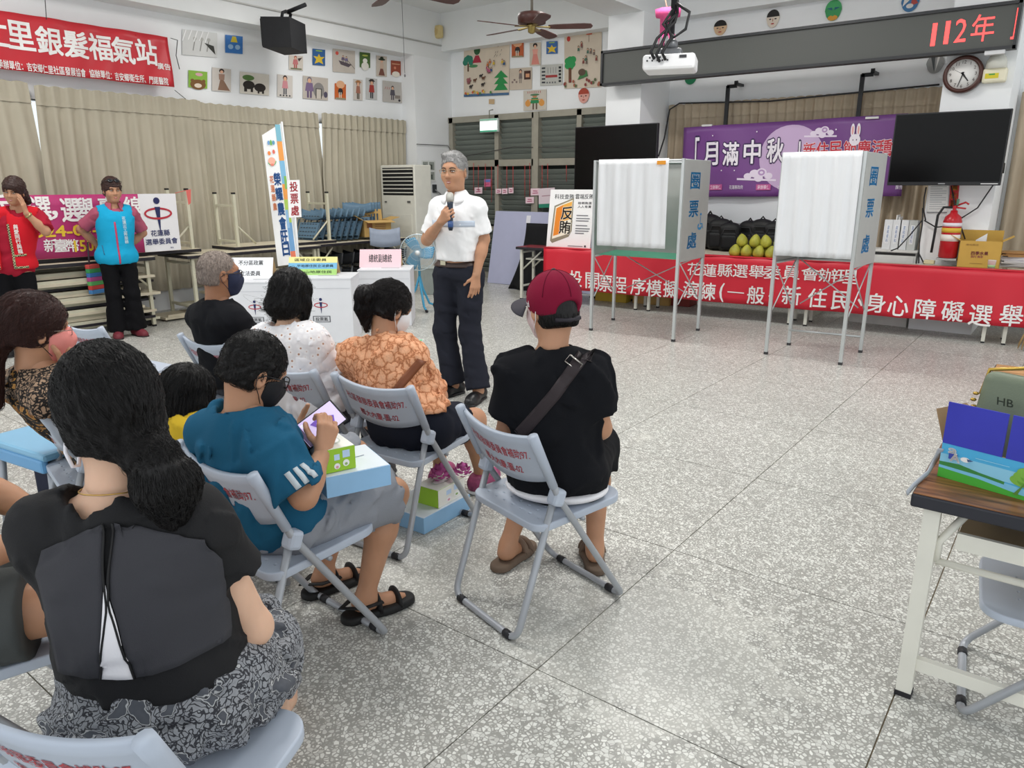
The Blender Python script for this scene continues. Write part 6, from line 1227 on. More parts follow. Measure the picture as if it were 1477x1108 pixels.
def bdir(p0, p1): a, b = W(*p0, z=.6), W(*p1, z=.6); return math.atan2(b[1] - a[1], b[0] - a[0])
dB = math.radians(40)
bB = ballot('white ballot box with the emblem, middle of the three', (511, 494), dB, .62, .60, .5); bC = ballot('white ballot box under the pink sign, nearest the fan', (594, 470), dB, .60, .56, .5, False); bA = ballot('white ballot box on the left, beside the man with the navy mask', (-6.09, 4.29), dB, .58, .56, .5)
tent('yellow, blue and green tent sign on the middle ballot box', bB, -.12, .36, .48, .17, ('#ece69a', '#79b7dc', '#a9d67c'), (('區域立法委員', .45), ('平地原住民立法委員', .55), ('山地原住民', .62)))
tent('pink tent sign on the ballot box nearest the fan', bC, -.07, .36, .46, .19, ('#f0d0d8',), (('總統副總統', .5),))
tent('white tent sign on the left ballot box', bA, -.10, .36, .44, .2, ('#eceff3',), (('不分區政黨', .5), ('立法委員', .5)))
for t2_, b_ in zip([o for o in COL.objects if o.name.startswith('tent_sign')], (bB, bC, bA)): t2_.location.z = {bB: .632, bC: .612, bA: .592}[b_]
# ---------------------------------------------------------------- table at the right edge
c = W(1297, 1000, z=0); WT = mat('wood_top', '#7a4a2c', .35, var=.25, vs=5); MATS['wood_top'] = WT
def m_wood(name, c1, c2, c3):
    m = mat(name, c2, .35, var=0); t = NT(m); co = t.coord('Object', (2.0, 14.0, 14.0)); n = t.add('ShaderNodeTexNoise', Scale=2.0, Detail=6.0, Distortion=1.2); t.link(co, n.inputs['Vector']); t.col(t.ramp(n.outputs[0], [(.3, c1), (.5, c2), (.7, c3)])); return m
WT2 = m_wood('wood_laminate', '#4f2e1c', '#82522f', '#9a6940'); WHM = mat('leg_white', '#e7e5da', .4, var=.03)
t_ = empty('folding_table', 'wood-topped white-legged table at the right edge of the photo', 'table', (.63, 2.48, 0), math.radians(0)); hh = .66; L, D = 1.8, .55
MB().bbox((0, 0, hh - .02), (L, D, .04), .006).build('edge', mat('table_edge_dark', '#2a2b33', .5), t_); MB().span((-L / 2 + .004, -D / 2 + .004, hh), (L / 2 - .004, D / 2 - .004, hh + .0025)).build('laminate', WT2, t_)
for sx in (-1, 1):
    for sy in ((-1,) if sx < 0 else (-1, 1)): MB().box((sx * (L / 2 - .055), sy * (D / 2 - .045), hh / 2 - .01), (.042, .042, hh - .05)).build('leg', WHM, t_); MB().box((sx * (L / 2 - .055), sy * (D / 2 - .045), .008), (.046, .046, .016)).build('foot', flat('#26262a'), t_)
MB().box((0, -D / 2 + .045, .115), (L - .15, .022, .04)).build('stretcher', WHM, t_); MB().span((-L / 2 + .12, -D / 2 + .08, hh - .15), (L / 2 - .12, D / 2 - .05, hh - .135)).build('shelf', mat('shelf_tan', '#b09a78', .6), t_); MB().span((-L / 2 + .12, -D / 2 + .07, hh - .165), (L / 2 - .12, -D / 2 + .085, hh - .115)).build('shelf_edge', WHM, t_); MB().tube([(-L / 2 + .08, -D / 2 + .06, hh - .21), (L / 2 - .1, -D / 2 + .06, hh - .21)], .011, 8).tube([(-L / 2 + .08, -D / 2 + .06, hh - .21), (-L / 2 + .08, -D / 2 + .06, hh - .15), (-L / 2 + .14, -D / 2 + .1, hh - .05)], .011, 8).build('wire_rail', WHM, t_)
TABR = hh + .003
chair('grey folding chair under the table at the right edge', .16, 2.46, 96, group='grey folding chairs at the right')
# snack carton with blue flaps
a_, b_ = W(1352, 686, z=TABR), W(1477, 722, z=TABR); dd = math.atan2(b_[1] - a_[1], b_[0] - a_[0]); w = .36
CHR = [o for o in COL.objects if o.get('group') == 'grey folding chairs at the right']; CHR[0].scale = (1, 1, .82)
t_ = empty('snack_carton', 'open carton printed with a green meadow and blue flaps', 'box', a_, dd); MWM = flat('#a98a62', .7); hB = .105
b = MB(); b.span((0, 0, 0), (w, .30, .005)); b.span((0, 0, 0), (.005, .30, hB)); b.span((w - .005, 0, 0), (w, .30, hB)); b.span((0, .295, 0), (w, .30, .2)); b.span((0, 0, 0), (w, .005, hB)); b.build('body', MWM, t_)
q = Pan((0, -.0005, 0), (1, 0, 0), (0, 0, 1), w, hB); q.rect(0, 0, 1, 1, flat('#4fb2e2')); q.rect(0, .36, 1, .7, flat('#8fd0ec')); q.rect(0, 0, 1, .28, flat('#4db33e')); q.poly([(0, .28), (.3, .24), (.6, .12), (1, .08), (1, .22), (.6, .3), (.3, .38), (0, .36)], flat('#7fc8ea')); q.poly([(0, .46), (.15, .5), (.3, .42), (.48, .36), (.48, .28), (.3, .34), (0, .36)], flat('#3d8a45'))
for k in range(9): q.ell(.60 + .05 * (k % 4) + .02 * (k // 4), .5 + .12 * (k // 3), .09, .16, flat('#6aa83c' if k % 2 else '#7fb848'))
q.poly([(.55, .1), (.62, .5), (.58, .1)], flat('#5d8a3c')); q.text('a', .09, .83, .16, WHT, wid=.06, bold=.06); q.rect(.065, .60, .13, .76, flat('#3a4aa8')); q.text('A', .115, .66, .22, WHT, wid=.07, bold=.06); q.ell(.19, .68, .035, .07, WHT); q.poly([(.2, .72), (.25, .7), (.21, .64)], flat('#3d5a8a')); q.rect(.26, .8, .5, .815, flat('#9fdcf2')); q.done('print', t_)
BFL = mat('flap_blue', '#3b3fb4', .35, var=.08, vs=6)
for x0, x1 in ((.0, .155), (.165, w)): MB().span((x0, -.002, hB), (x1, .003, hB + .125)).build('flap', BFL, t_)
MB().put([(0, 0, hB), (0, .3, hB), (-.05, .27, hB + .06), (-.04, .02, hB + .09)], [(0, 1, 2, 3)]).build('side_flap', MWM, t_)
# green bag in the carton
bg = empty('green_bag', 'small green bag with golden zip inside the snack carton', 'bag', Vector(a_) + Vector((.118 * math.cos(dd) - .15 * math.sin(dd), .118 * math.sin(dd) + .15 * math.cos(dd), .03)), dd + math.radians(-4)); GB = mat('bag_green', '#6f7a66', .5, var=.05, bump=.15, bs=200)
sd = Sdf(); sd.box((0, 0, .14), (.095, .045, .135), .03, .01, R=RX(-.25)); soft('pouch', sd, .006, GB, bg); MB().tube([(-.095, -.0, .20), (-.09, .02, .275), (0, .03, .295), (.08, .03, .27), (.1, .0, .2)], .006, 6).build('zip', mat('zip_gold', '#b99a4a', .3, .8), bg); MB().tube([(.02, .02, .29), (.09, .03, .27), (.12, 0, .19), (.125, -.02, .12)], .006, 6).build('strap', mat('strap_brown', '#5b4632', .5), bg)
for k in range(5): MB().lathe((-.10 - .004 * (k % 2), -.02, .205 - k * .02), [(.006, -.004), (.009, 0), (.006, .004)], 8).build('chain_link', mat('zip_gold', '#b99a4a', .3, .8), bg)
q = Pan((-.02, -.062, .19), (1, 0, 0), (0, -.25, 1), .04, .04); q.text('HB', .5, .5, .6, flat('#626c5a'), bold=.02); q.done('badge', bg)
# grey strap hanging from the table corner, a second table and a straw tuft beyond
ob = MB().tube([W(1357, 648, z=.75), W(1350, 662, z=.70), (-.255, 2.36, .675), (-.272, 2.25, .67), (-.280, 2.20, .66)], .009, 6, flat=.35).build('strap', mat('strap_grey', '#aeb4bb', .5)); tag(ob, 'grey strap lying over the corner of the right table', 'strap')
t2_ = folding_table('light wooden table behind the snack carton at the right edge', (.66, 3.92, 0), 0, 1.8, .5, .66, m_wood('wood_light', '#8a5f38', '#b07f4e', '#c29260')); 
t_ = empty('straw_broom', 'straw broom tip standing at the right edge', 'broom', W(1474, 506, z=0)); MB().tube([(0.02, 0, .0), (.04, 0, 1.0)], .012, 6).build('handle', flat('#c8c9ca'), t_); sb = MB()
for k in range(24): a = k * .7; sb.tube([(.03, 0, .28), (.03 + .07 * math.cos(a), .07 * math.sin(a), .02 + .05 * ((k * 7) % 5) / 5)], .004, 4)
o = sb.build('straw', flat('#b79a6a'), t_); o['kind'] = 'stuff'
# ---------------------------------------------------------------- materials of the people
def skin(name, hexc):
    m = mat(name, hexc, .5, var=.05, vs=18, spec=.35, sss=.12, bump=.06, bs=260); return m
skin('skin_tan', '#b98a6c'); skin('skin_brown', '#a17255'); skin('skin_fair', '#d3a98d'); skin('skin_pale', '#dcb398')
def hairm(name, hexc, rough=.42):
    m = mat(name, hexc, rough, var=0, spec=.3); t = NT(m); c = t.coord('Object', (90, 90, 12)); n = t.add('ShaderNodeTexNoise', Scale=3.0, Detail=3.0); t.link(c, n.inputs['Vector']); h = lin(hexc)
    r = t.n.new('ShaderNodeValToRGB'); e = r.color_ramp.elements; e[0].position = .3; e[0].color = (*[x * .6 for x in h[:3]], 1); e[1].position = .7; e[1].color = (*[min(1, x * 1.5) for x in h[:3]], 1); t.link(n.outputs[0], r.inputs[0]); t.col(r.outputs[0]); t.bump(n.outputs[0], .5, .004); return m
HB = hairm('hair_black', '#110f0f'); HBR = hairm('hair_brown', '#33211d'); HG = hairm('hair_grey', '#9a9998', .5); HGS = hairm('hair_stubble', '#83776f', .7); HWB = hairm('hair_warm_black', '#151010')
def cloth(name, hexc, var=.05, st=.2, sc=260, rough=.85): return m_cloth(name, hexc, sc, st, var) if rough == .85 else mat(name, hexc, rough, var=var, bump=st, bs=sc)
BLACKT = cloth('cotton_black', '#15161a', .15); WHITEP = cloth('polo_white', '#eff0f1', .015, .12); TROU = cloth('trouser_dark', '#24262f', .08); BLKP = cloth('trouser_black', '#111114', .12)
back_flow = lambda tie: (lambda P: np.asarray(tie, f32) - P)
# ---------------------------------------------------------------- 1 the speaker with the microphone
xy, yw = (-3.49, 3.93), -168; L = LF(xy, yw)
hd = L(655, 248, y=.05); eR = L(616, 346, y=.02); wR = L(636, 320, y=.24); eL = L(698, 345, y=-.03); wL = L(687, 397, y=.06)
P = Person('man in a white polo shirt and glasses speaking into a microphone', xy, yw, 1.03, 1.0, .88, hd, hy=4, hp=2, tw=0, skin='skin_tan', sw=.96,
    arms={'r': dict(e=eR, w=wR, d=(-.75, .35, .55), n=(-.35, -.85, .35), curl=(1.0, 1.25, .8), th=(.5, .5)), 'l': dict(e=eL, w=wL, d=(.05, .12, -1), n=(.75, -.6, 0), curl=(.22, .3, .25))},
    legs={'r': dict(k=(.10, .04, .47), a=L(655, 553, z=.085), f=(.28, 1, 0)), 'l': dict(k=(-.10, .02, .47), a=L(690, 561, z=.085), f=(-.1, 1, 0))})
P.face('#5a4a42', '#a4645a', smile=.2); P.glasses(mat('glasses_gold', '#b9a488', .3, .7), .0014, .022, .0145)
P.shirt(WHITEP, sleeve=.80, hem=.985, inf=.016, sinf=.014, sopen=.022, neck=.058, nf=.012, fold=.0035, wl=.16, seed=11, h=.009)
P.pants(TROU, end=2.0, top=.985, inf=.018, open_=.042, fold=.0035, seed=4, h=.01); P.shoe(1, mat('shoe_black', '#17181a', .35), L=.27); P.shoe(-1, mat('shoe_black', '#17181a', .35), L=.27)
b = Sdf(); b.ops = [o for o in P.pnd.ops if o[0] == 'e'] + [('c', 'u', .04, *[o for o in P.pnd.ops if o[0] == 'c'][0][3:]), ('c', 'u', .04, *[o for o in P.pnd.ops if o[0] == 'c'][1][3:])]; b.lo, b.hi = P.pnd.lo, P.pnd.hi; b.cut((0, 0, .99), (0, 0, 1)); b.cut((0, 0, .952), (0, 0, -1)); b.disp = lambda q: np.full(len(q), -.010, f32)
bo = soft('belt', b, .006, mat('belt_brown', '#3a2a25', .4), P.root); bp = P.pnd.trace(np.array([[.06, .4, .971]]), (0, -1, 0), .014)[0]; MB().bbox(tuple(bp), (.045, .012, .034), .004).build('buckle', mat('buckle_metal', '#b9b29a', .25, .9), bo)
h = hairbase(.006, .008, .0, nape=-.050, face=(0, .104, -.022), fr=(.076, .075, .092)); h.ell((.015, .030, .110), (.052, .045, .014), .03); h.disp = folds(.0015, .03, 2, (1.5, .5, 1)); ho = P.hsoft('hair', h, HG)
P.strands(h, 900, lambda q: np.stack([q[:, 0] * 2 + .25 * (q[:, 1] > .02), -.6 + 0 * q[:, 0], -.5 - 2 * np.abs(q[:, 0]) + 0 * q[:, 2]], 1), HG, ho, 6, .011, .0008, .001, .35, region=lambda V: V[:, 2] > -.05)
sh = P.shd
P.ribbon(sh, [(.155, .4, 1.262), (.05, .4, 1.262), (-.05, .4, 1.262), (-.175, .4, 1.262)], [(.155, .4, 1.222), (.05, .4, 1.222), (-.05, .4, 1.222), (-.175, .4, 1.222)], (0, -1, 0), .002, cloth('polo_stripe', '#c3cedd'), 'chest_stripe', P.shirt_o)
P.ribbon(sh, [(-.005, .4, P.NB[2] - .01), (-.002, .4, P.NB[2] - .16)], [(.03, .4, P.NB[2] - .01), (.028, .4, P.NB[2] - .16)], (0, -1, 0), .003, WHITEP, 'placket', P.shirt_o)
def collar(P, m, r=.064, hgt=.04, open_=.5, name='collar', parent=None):
    up = unit(P.Hc - P.NB); c0 = P.NB + up * .012; mb = MB(); a0 = open_
    def f(a, b):
        t = math.pi / 2 + a0 + a * (2 * math.pi - 2 * a0); rr = (r + .034 * b + (.012 * b * max(0, math.sin(t)))) * P.sc; dz = hgt * (.55 - b * 1.15) - .025 * max(0, math.sin(t)) * (.6 + b)
        return tuple(c0 + np.array([rr * math.cos(t) * 1.05, rr * math.sin(t) + .004, dz]))
    mb.grid(f, 26, 3, .003); return mb.build(name, m, parent or P.shirt_o)
collar(P, WHITEP, .060, .045, .32)
# the microphone
m0, m1 = P.root.matrix_basis, None
kn = np.array(P.Wr[1]) + unit((-.75, .35, .55)) * .085 * 1.03 + unit((-.35, -.85, .35)) * .030; axm = unit(np.array([.16, .02, 1.0])); R_ = RZ(P.yaw); mw = R_ @ kn + np.array([*xy, 0]); aw = R_ @ unit(np.array([.08, -.14, 1.0]))
t_ = empty('microphone', 'black handheld microphone held at the mouth of the man in white', 'microphone', mw); Rm = Vector(aw).to_track_quat('Z', 'Y').to_matrix()
MB().lathe((0, 0, 0), [(.012, -.115), (.0165, -.10), (.018, 0), (.0195, .055), (.022, .07)], 16, Rm).build('handle', mat('mic_dark', '#1f2a3a', .35), t_); MB().lathe((0, 0, 0), [(.022, .07), (.027, .085), (.028, .10), (.024, .122), (.012, .134), (.002, .136)], 16, Rm).build('grille', mat('mic_grille', '#b5b4ad', .4, .6, bump=.5, bs=500), t_); MB().lathe((0, 0, 0), [(.0145, -.10), (.0185, -.09), (.0185, -.055)], 16, Rm).build('blue_base', mat('mic_blue', '#28477a', .35), t_)
# ---------------------------------------------------------------- 2 woman in the turquoise vest
xy, yw = (-7.61, 3.47), -106; L = LF(xy, yw); hd = L(162, 275, y=.03)
P = Person('standing woman in a turquoise vest with sunglasses on her hair', xy, yw, .955, 1.02, .80, hd, hy=6, hp=4, skin='skin_tan',
    arms={'r': dict(e=L(117, 331, y=-.13), w=(.09, -.18, .86), d=(-.9, -.1, -.2), n=(0, -1, 0)), 'l': dict(e=L(206, 336, y=-.13), w=(-.08, -.2, .84), d=(.9, -.1, -.2), n=(0, -1, 0))},
    legs={'r': dict(k=(.085, .03, .44), a=(.085, .0, .08), f=(.2, 1, 0)), 'l': dict(k=(-.085, .03, .44), a=(-.095, .0, .08), f=(-.3, 1, 0))}, bh=.012)
P.face('#2b211d', '#b5524c', smile=.7)
P.shirt(cloth('polo_pink', '#a9566c'), sleeve=.80, hem=.80, inf=.010, sinf=.018, sopen=.028, neck=.06, fold=.004, seed=21, h=.011); po = P.shirt_o; collar(P, cloth('polo_pink', '#a9566c'), .062, .05, .45, parent=po)
v = Sdf(); P.torso(v, .024, .055); v.ell(P.H + np.array([0, -.012, .0]), (.182, .137, .13), .05); v.cut((0, 0, .74), (0, 0, -1), .01)
for i in (1, -1): v.cone(P.S[i] + np.array([i * .03, 0, .0]), P.E[i], .075, .07, .01, 's')
v.cone(P.NB + np.array([0, .03, -.07]), P.NB + np.array([0, .02, .2]), .07, .10, .01, 's'); v.disp = folds(.002, .16, 22); vo = soft('vest', v, .011, cloth('vest_turquoise', '#1fa3cf', .04, .1), P.root)
P.ribbon(v, [(-.008, .4, 1.15), (-.008, .4, .745)], [(.008, .4, 1.15), (.008, .4, .745)], (0, -1, 0), .003, flat('#c23f62'), 'zip', vo, 2, 20)
P.decal(v, list('花蓮志工隊服務'), (-.085, .4, 1.07), (-1, 0, 0), (0, 0, 1), .26, (0, -1, 0), flat('#cfe6ee'), 'lettering', vo, .004, .035, .02, True)
P.ribbon(v, [(.125, .4, .93), (.120, .4, .84)], [(.132, .4, .93), (.127, .4, .84)], (0, -1, 0), .003, flat('#2a6f95'), 'pocket_zip', vo, 2, 6)
P.pants(BLKP, end=2.02, top=.86, inf=.010, open_=.05, fold=.004, seed=6, h=.012); MR = mat('shoe_maroon', '#6d2430', .6, var=.15)
for i in (1, -1): P.shoe(i, MR, flat('#2a1c1e'), L=.235)
h = hairbase(.016, .012, .01, nape=-.07, face=(0, .105, -.055), fr=(.066, .07, .092)); h.disp = folds(.003, .04, 5); ho = P.hsoft('hair', h, HBR)
g = MB()
for i in (1, -1): g.lathe((i * .03, .072, .104), [(.002, -.004), (.024, -.002), (.026, .003), (.02, .008), (.002, .010)], 14, Matrix.Rotation(math.radians(-40), 3, 'X')); g.tube([(i * .055, .066, .104), (i * .085, .03, .09), (i * .093, -.03, .06)], .003, 6)
g.tube([(-.01, .076, .104), (.01, .076, .104)], .003, 6); P.hmesh(g, 'sunglasses', flat('#202226', .15))
bg = empty('striped_bag', 'bag with rainbow stripes hanging behind the woman in the turquoise vest', 'bag', W(140, 401, d=7.45), math.radians(-70))
for k, c in enumerate(('#c9504a', '#3f9a5c', '#3f78b8', '#b84f8f', '#5fae62', '#c8443f', '#4a86c0')): MB().bbox((0, 0, .12 - k * .042), (.21, .05, .043), .006).build('stripe', mat('stripe' + c, c, .7), bg)
MB().tube([(-.07, 0, .13), (-.05, 0, .36), (.05, 0, .36), (.07, 0, .13)], .008, 6).build('strap', flat('#4a4450'), bg)
# ---------------------------------------------------------------- 3 woman in the red vest, left edge
xy, yw = (-7.55, 2.52), -122; L = LF(xy, yw); hd = L(20, 277, y=.04)
P = Person('smiling woman in a red vest with patterned trim touching her cheek', xy, yw, .92, 1.05, .78, hd, hy=-10, hp=8, hr=-6, skin='skin_tan',
    arms={'l': dict(e=L(66, 334, y=.10), w=L(38, 308, y=.17), d=(.15, .0, 1), n=(.95, -.2, .1), curl=(.12, .15, .1), th=(.1, .1)), 'r': dict(e=(.30, .02, 1.02), w=(.12, .22, 1.15), d=(-.4, .1, .9), n=(-.8, -.4, 0))},
    legs={'r': dict(k=(.09, .03, .44), a=(.10, .0, .08)), 'l': dict(k=(-.10, .03, .44), a=(-.12, .0, .08))}, bh=.012)
P.face('#2b211d', '#b86a60', smile=1.0)
P.shirt(cloth('tee_crimson', '#a01f33'), sleeve=.85, hem=.715, inf=.012, sinf=.02, sopen=.03, neck=.066, fold=.005, seed=31, h=.011)
v = Sdf(); P.torso(v, .027, .055); v.ell(P.H + np.array([0, -.012, .03]), (.20, .155, .13), .05); v.cut((0, 0, .775), (0, 0, -1), .01)
for i in (1, -1): v.cone(P.S[i] + np.array([i * .05, 0, .0]), P.E[i], .075, .07, .01, 's')
v.cone(P.NB + np.array([0, .03, -.06]), P.NB + np.array([0, .02, .2]), .07, .10, .01, 's'); v.box((0, .22, .95), (.045, .14, .4), .01, .01, 's'); v.disp = folds(.002, .16, 32); vo = soft('vest', v, .011, cloth('vest_red', '#c8202c', .05, .1), P.root)
def m_trim():
    m = mat('vest_trim', '#8d8a68', .8, var=0); t = NT(m); w = t.add('ShaderNodeTexChecker', Scale=90.0); t.link(t.coord('Object'), w.inputs['Vector']); w.inputs[1].default_value = lin('#b3ad84'); w.inputs[2].default_value = lin('#2f3a30'); t.col(w.outputs[0]); return m
TR = m_trim()
for s_ in (1, -1):
    P.ribbon(v, [(s_ * .048, .4, 1.17), (s_ * .050, .4, .785)], [(s_ * .066, .4, 1.17), (s_ * .068, .4, .785)], (0, -1, 0), .003, TR, 'trim', vo, 2, 20); P.ribbon(v, [(s_ * .05, .4, .805), (s_ * .155, .4, .805)], [(s_ * .05, .4, .785), (s_ * .155, .4, .785)], (0, -1, 0), .003, TR, 'trim', vo, 2, 10); P.ribbon(v, [(s_ * .06, .4, .905), (s_ * .15, .4, .91)], [(s_ * .06, .4, .888), (s_ * .15, .4, .893)], (0, -1, 0), .003, TR, 'trim', vo, 2, 10)
P.decal(v, list('與愛同行與龍'), (-.112, .4, 1.04), (-1, 0, 0), (0, 0, 1), .25, (0, -1, 0), flat('#ece4e0'), 'lettering', vo, .004, .036, .03, True)
P.pants(BLKP, end=2.02, top=.745, inf=.012, open_=.05, fold=.004, seed=7, h=.012)
for i in (1, -1): P.shoe(i, flat('#1c1c1e'), L=.235)
h = hairbase(.018, .014, .014, nape=-.09, face=(0, .106, -.055), fr=(.066, .07, .088)); h.cone((-.03, -.10, -.02), (-.06, -.12, -.10), .05, .035, .03); h.ell((0, .075, .06), (.06, .03, .03), .02); h.disp = folds(.003, .04, 8); P.hsoft('hair', h, HBR)
w_ = MB(); wv = P.Wr[-1] - unit(P.Wr[-1] - P.E[-1]) * .02; ax_ = Vector(unit(P.Wr[-1] - P.E[-1])); Rq = ax_.to_track_quat('Z', 'Y').to_matrix(); w_.lathe(tuple(wv), [(.031, -.008), (.033, 0), (.031, .008)], 16, Rq); w_.build('watch', mat('watch_gold', '#a8956a', .3, .7), P.root)
# ---------------------------------------------------------------- 4 elderly man with the navy mask
def seated(label, xy, yw, head, **k): return Person(label, xy, yw, head=head, **k)
xy, yw = (-3.50, 2.12), 5; L = LF(xy, yw); hd = L(316, 396, x=0)
P = seated('elderly seated man in a black T-shirt with grey cropped hair and navy mask', xy, yw, hd, hy=-16, hp=2, tw=-3, skin='skin_brown', sc=.99, g=1.05, arms={'r': dict(w=(.12, .33, .58)), 'l': dict(w=(-.10, .33, .58))})
P.glasses(mat('glasses_dark', '#3a2c26', .35), .0022); MK = mat('mask_navy', '#232a45', .8, var=.06, bump=.2, bs=300); P.mask(MK, '#20243a', low=-.012)
P.shirt(BLACKT, sleeve=.8, hem=.47, inf=.02, sinf=.024, neck=.062, seed=41); P.pants(cloth('trousers_grey', '#3f4148'), end=1.9); [P.shoe(i, flat('#2b2b2e')) for i in (1, -1)]
h = hairbase(.0028, 0, 0, nape=-.06, face=(0, .102, -.03), fr=(.082, .09, .100), k=.02); h.ell((0, -.02, .118), (.05, .055, .02), .01, 's') if False else None; ho = P.hsoft('hair', h, HGS); P.strands(h, 1500, lambda q: np.stack([q[:, 0], -.5 + 0 * q[:, 1], -1 + 0 * q[:, 2]], 1), HGS, ho, 3, .005, .0008, .001, 1.0)
chair('grey folding chair of the elderly man with the navy mask', -3.51, 2.16, 2)
# ---------------------------------------------------------------- 5 woman in the white lace blouse
def m_lace():
    m = mat('lace_white', '#eceaec', .85, var=0); t = NT(m); c = t.coord('Object', 40.0); v = t.add('ShaderNodeTexVoronoi', Scale=1.0); t.link(c, v.inputs['Vector']); t.col(t.ramp(v.outputs['Distance'], [(.14, '#b58a72'), (.24, '#f2f0f1'), (.6, '#e3e1e4')])); t.bump(v.outputs['Distance'], .5, .004); return m
LACE = m_lace(); BLO = cloth('blouse_white', '#e9e8ec', .02, .1)
xy, yw = (-2.72, 2.04), 22; L = LF(xy, yw); hd = L(421, 428, y=.03)
P = seated('seated woman in a white lace-collar blouse with black bobbed hair', xy, yw, hd, hy=-8, hp=16, hr=4, skin='skin_fair', sc=.91, g=1.0, sw=.88, hipy=-.03, arms={'r': dict(e=L(478, 540, y=.02), w=(.10, .32, .60)), 'l': dict(w=(-.10, .30, .60))})
P.shirt(BLO, sleeve=.95, hem=.45, inf=.022, sinf=.024, sopen=.042, neck=.085, nz=-.03, fold=.008, wl=.12, seed=51)
v = Sdf(); P.torso(v, .027, .055, False)
for i in (1, -1): P.arm(v, i, .026, .04, .26, .034)
v.cut((0, 0, P.NB[2] - .19), (0, 0, -1), .01); v.cone(P.NB + np.array([0, .02, -.06]), P.NB + np.array([0, .02, .2]), .085, .11, .01, 's'); v.disp = lambda q: (np.sin(q[:, 0] * 95) * np.sin(q[:, 1] * 95) * np.clip((P.NB[2] - .12 - q[:, 2]) * 20, 0, 1) * .004).astype(f32) - .001; soft('lace_collar', v, .009, LACE, P.shirt_o)
v = Sdf(); a, b = P.S[1] + (P.E[1] - P.S[1]) * .72, P.S[1] + (P.E[1] - P.S[1]) * 1.0; v.cone(a, b, .075, .092, .01, flat=2); soft('lace_cuff', v, .009, LACE, P.shirt_o)
P.pants(cloth('trousers_grey', '#3f4148'), end=1.8); [P.shoe(i, flat('#2b2b2e')) for i in (1, -1)]
h = hairbase(.014, .010, .012, nape=-.10, face=(0, .11, -.05), fr=(.062, .075, .09)); h.cone((.075, .02, -.02), (.082, .03, -.135), .028, .008, .03); h.cone((-.07, .02, -.02), (-.078, .02, -.12), .03, .02, .03); h.ell((0, -.06, -.06), (.082, .06, .06), .05); h.disp = folds(.004, .035, 9, (1.5, 1.5, .3)); ho = P.hsoft('hair', h, HB)
P.strands(h, 1600, lambda q: np.stack([q[:, 0] * 1.5, q[:, 1] * 1.2 - .02, -.12 + 0 * q[:, 2]], 1), HB, ho, 9, .014, .0005, .001, .15, 3, spread=.004)
chair('grey folding chair of the woman in the white lace blouse', -2.73, 2.05, 7)
# ---------------------------------------------------------------- 6 woman in the peach blouse
def m_peach():
    m = mat('blouse_peach', '#e2a27a', .8, var=0); t = NT(m); c = t.coord('Object', 26.0); n = t.add('ShaderNodeTexNoise', Scale=2.2, Detail=2.0); t.link(c, n.inputs['Vector']); ad = t.n.new('ShaderNodeVectorMath'); ad.operation = 'MULTIPLY_ADD'; t.link(n.outputs['Color'], ad.inputs[0]); ad.inputs[1].default_value = (.8, .8, .8); t.link(c, ad.inputs[2])
    v = t.add('ShaderNodeTexVoronoi', Scale=1.0); v.feature = 'DISTANCE_TO_EDGE'; t.link(ad.outputs[0], v.inputs['Vector']); c1 = t.ramp(v.outputs['Distance'], [(.0, '#a5633f'), (.06, '#cf8c62'), (.14, '#e6a880'), (.5, '#edb48e')]); v2 = t.add('ShaderNodeTexVoronoi', Scale=4.0); t.link(c, v2.inputs['Vector']); c2 = t.ramp(v2.outputs['Distance'], [(.1, .86), (.5, 1.0)]); t.col(t.mix(1.0, c1, c2, 'MULTIPLY')); t.bump(v.outputs['Distance'], .6, .006); return m
PEA = m_peach(); xy, yw = (-2.20, 2.19), 17; L = LF(xy, yw); hd = L(562, 447, y=.03)
P = seated('seated woman in a peach textured blouse with a ponytail, looking at her phone', xy, yw, hd, hy=-26, hp=24, hr=2, tw=-2, skin='skin_tan', sc=.93, g=1.12, hip=.50, hipy=-.06,
    arms={'r': dict(e=L(627, 588, y=.06), w=L(616, 533, y=.26), d=(-.35, .5, .75), n=(-.75, -.1, .3), curl=(.5, .6, .4)), 'l': dict(w=L(585, 545, y=.36), d=(.3, .4, .6), n=(.6, -.3, .5), curl=(.5, .6, .4))},
    legs={'r': dict(k=L(684, 606, y=.40), a=L(694, 682, y=.46), f=(.1, 1, 0)), 'l': dict(k=(-.12, .42, .48), a=(-.12, .45, .09))})
P.shirt(PEA, sleeve=.64, hem=.585, inf=.024, sinf=.03, sopen=.048, neck=.062, fold=.007, wl=.11, seed=61, h=.010); P.pants(cloth('shorts_navy', '#1c1f2a', .1, .1), 'shorts', .60, inf=.028, open_=.036, fold=.006, seed=62); SHP = mat('shoe_magenta', '#8d3c62', .6, var=.3, vs=40)
for i in (1, -1): P.shoe(i, SHP, flat('#e4e0e2'), L=.24)
P.mask(mat('mask_white', '#e6e6e8', .8, var=.02), '#ededed')
P.ribbon(P.shd, [(.088, -.5, P.S[1][2] + .012), (.02, -.5, P.S[1][2] - .10), (-.075, -.5, P.S[1][2] - .22)], [(.062, -.5, P.S[1][2] + .03), (-.01, -.5, P.S[1][2] - .08), (-.105, -.5, P.S[1][2] - .20)], (0, 1, 0), .004, mat('strap_tan', '#7d4526', .5), 'bag_strap', P.root, 3, 20, .003)
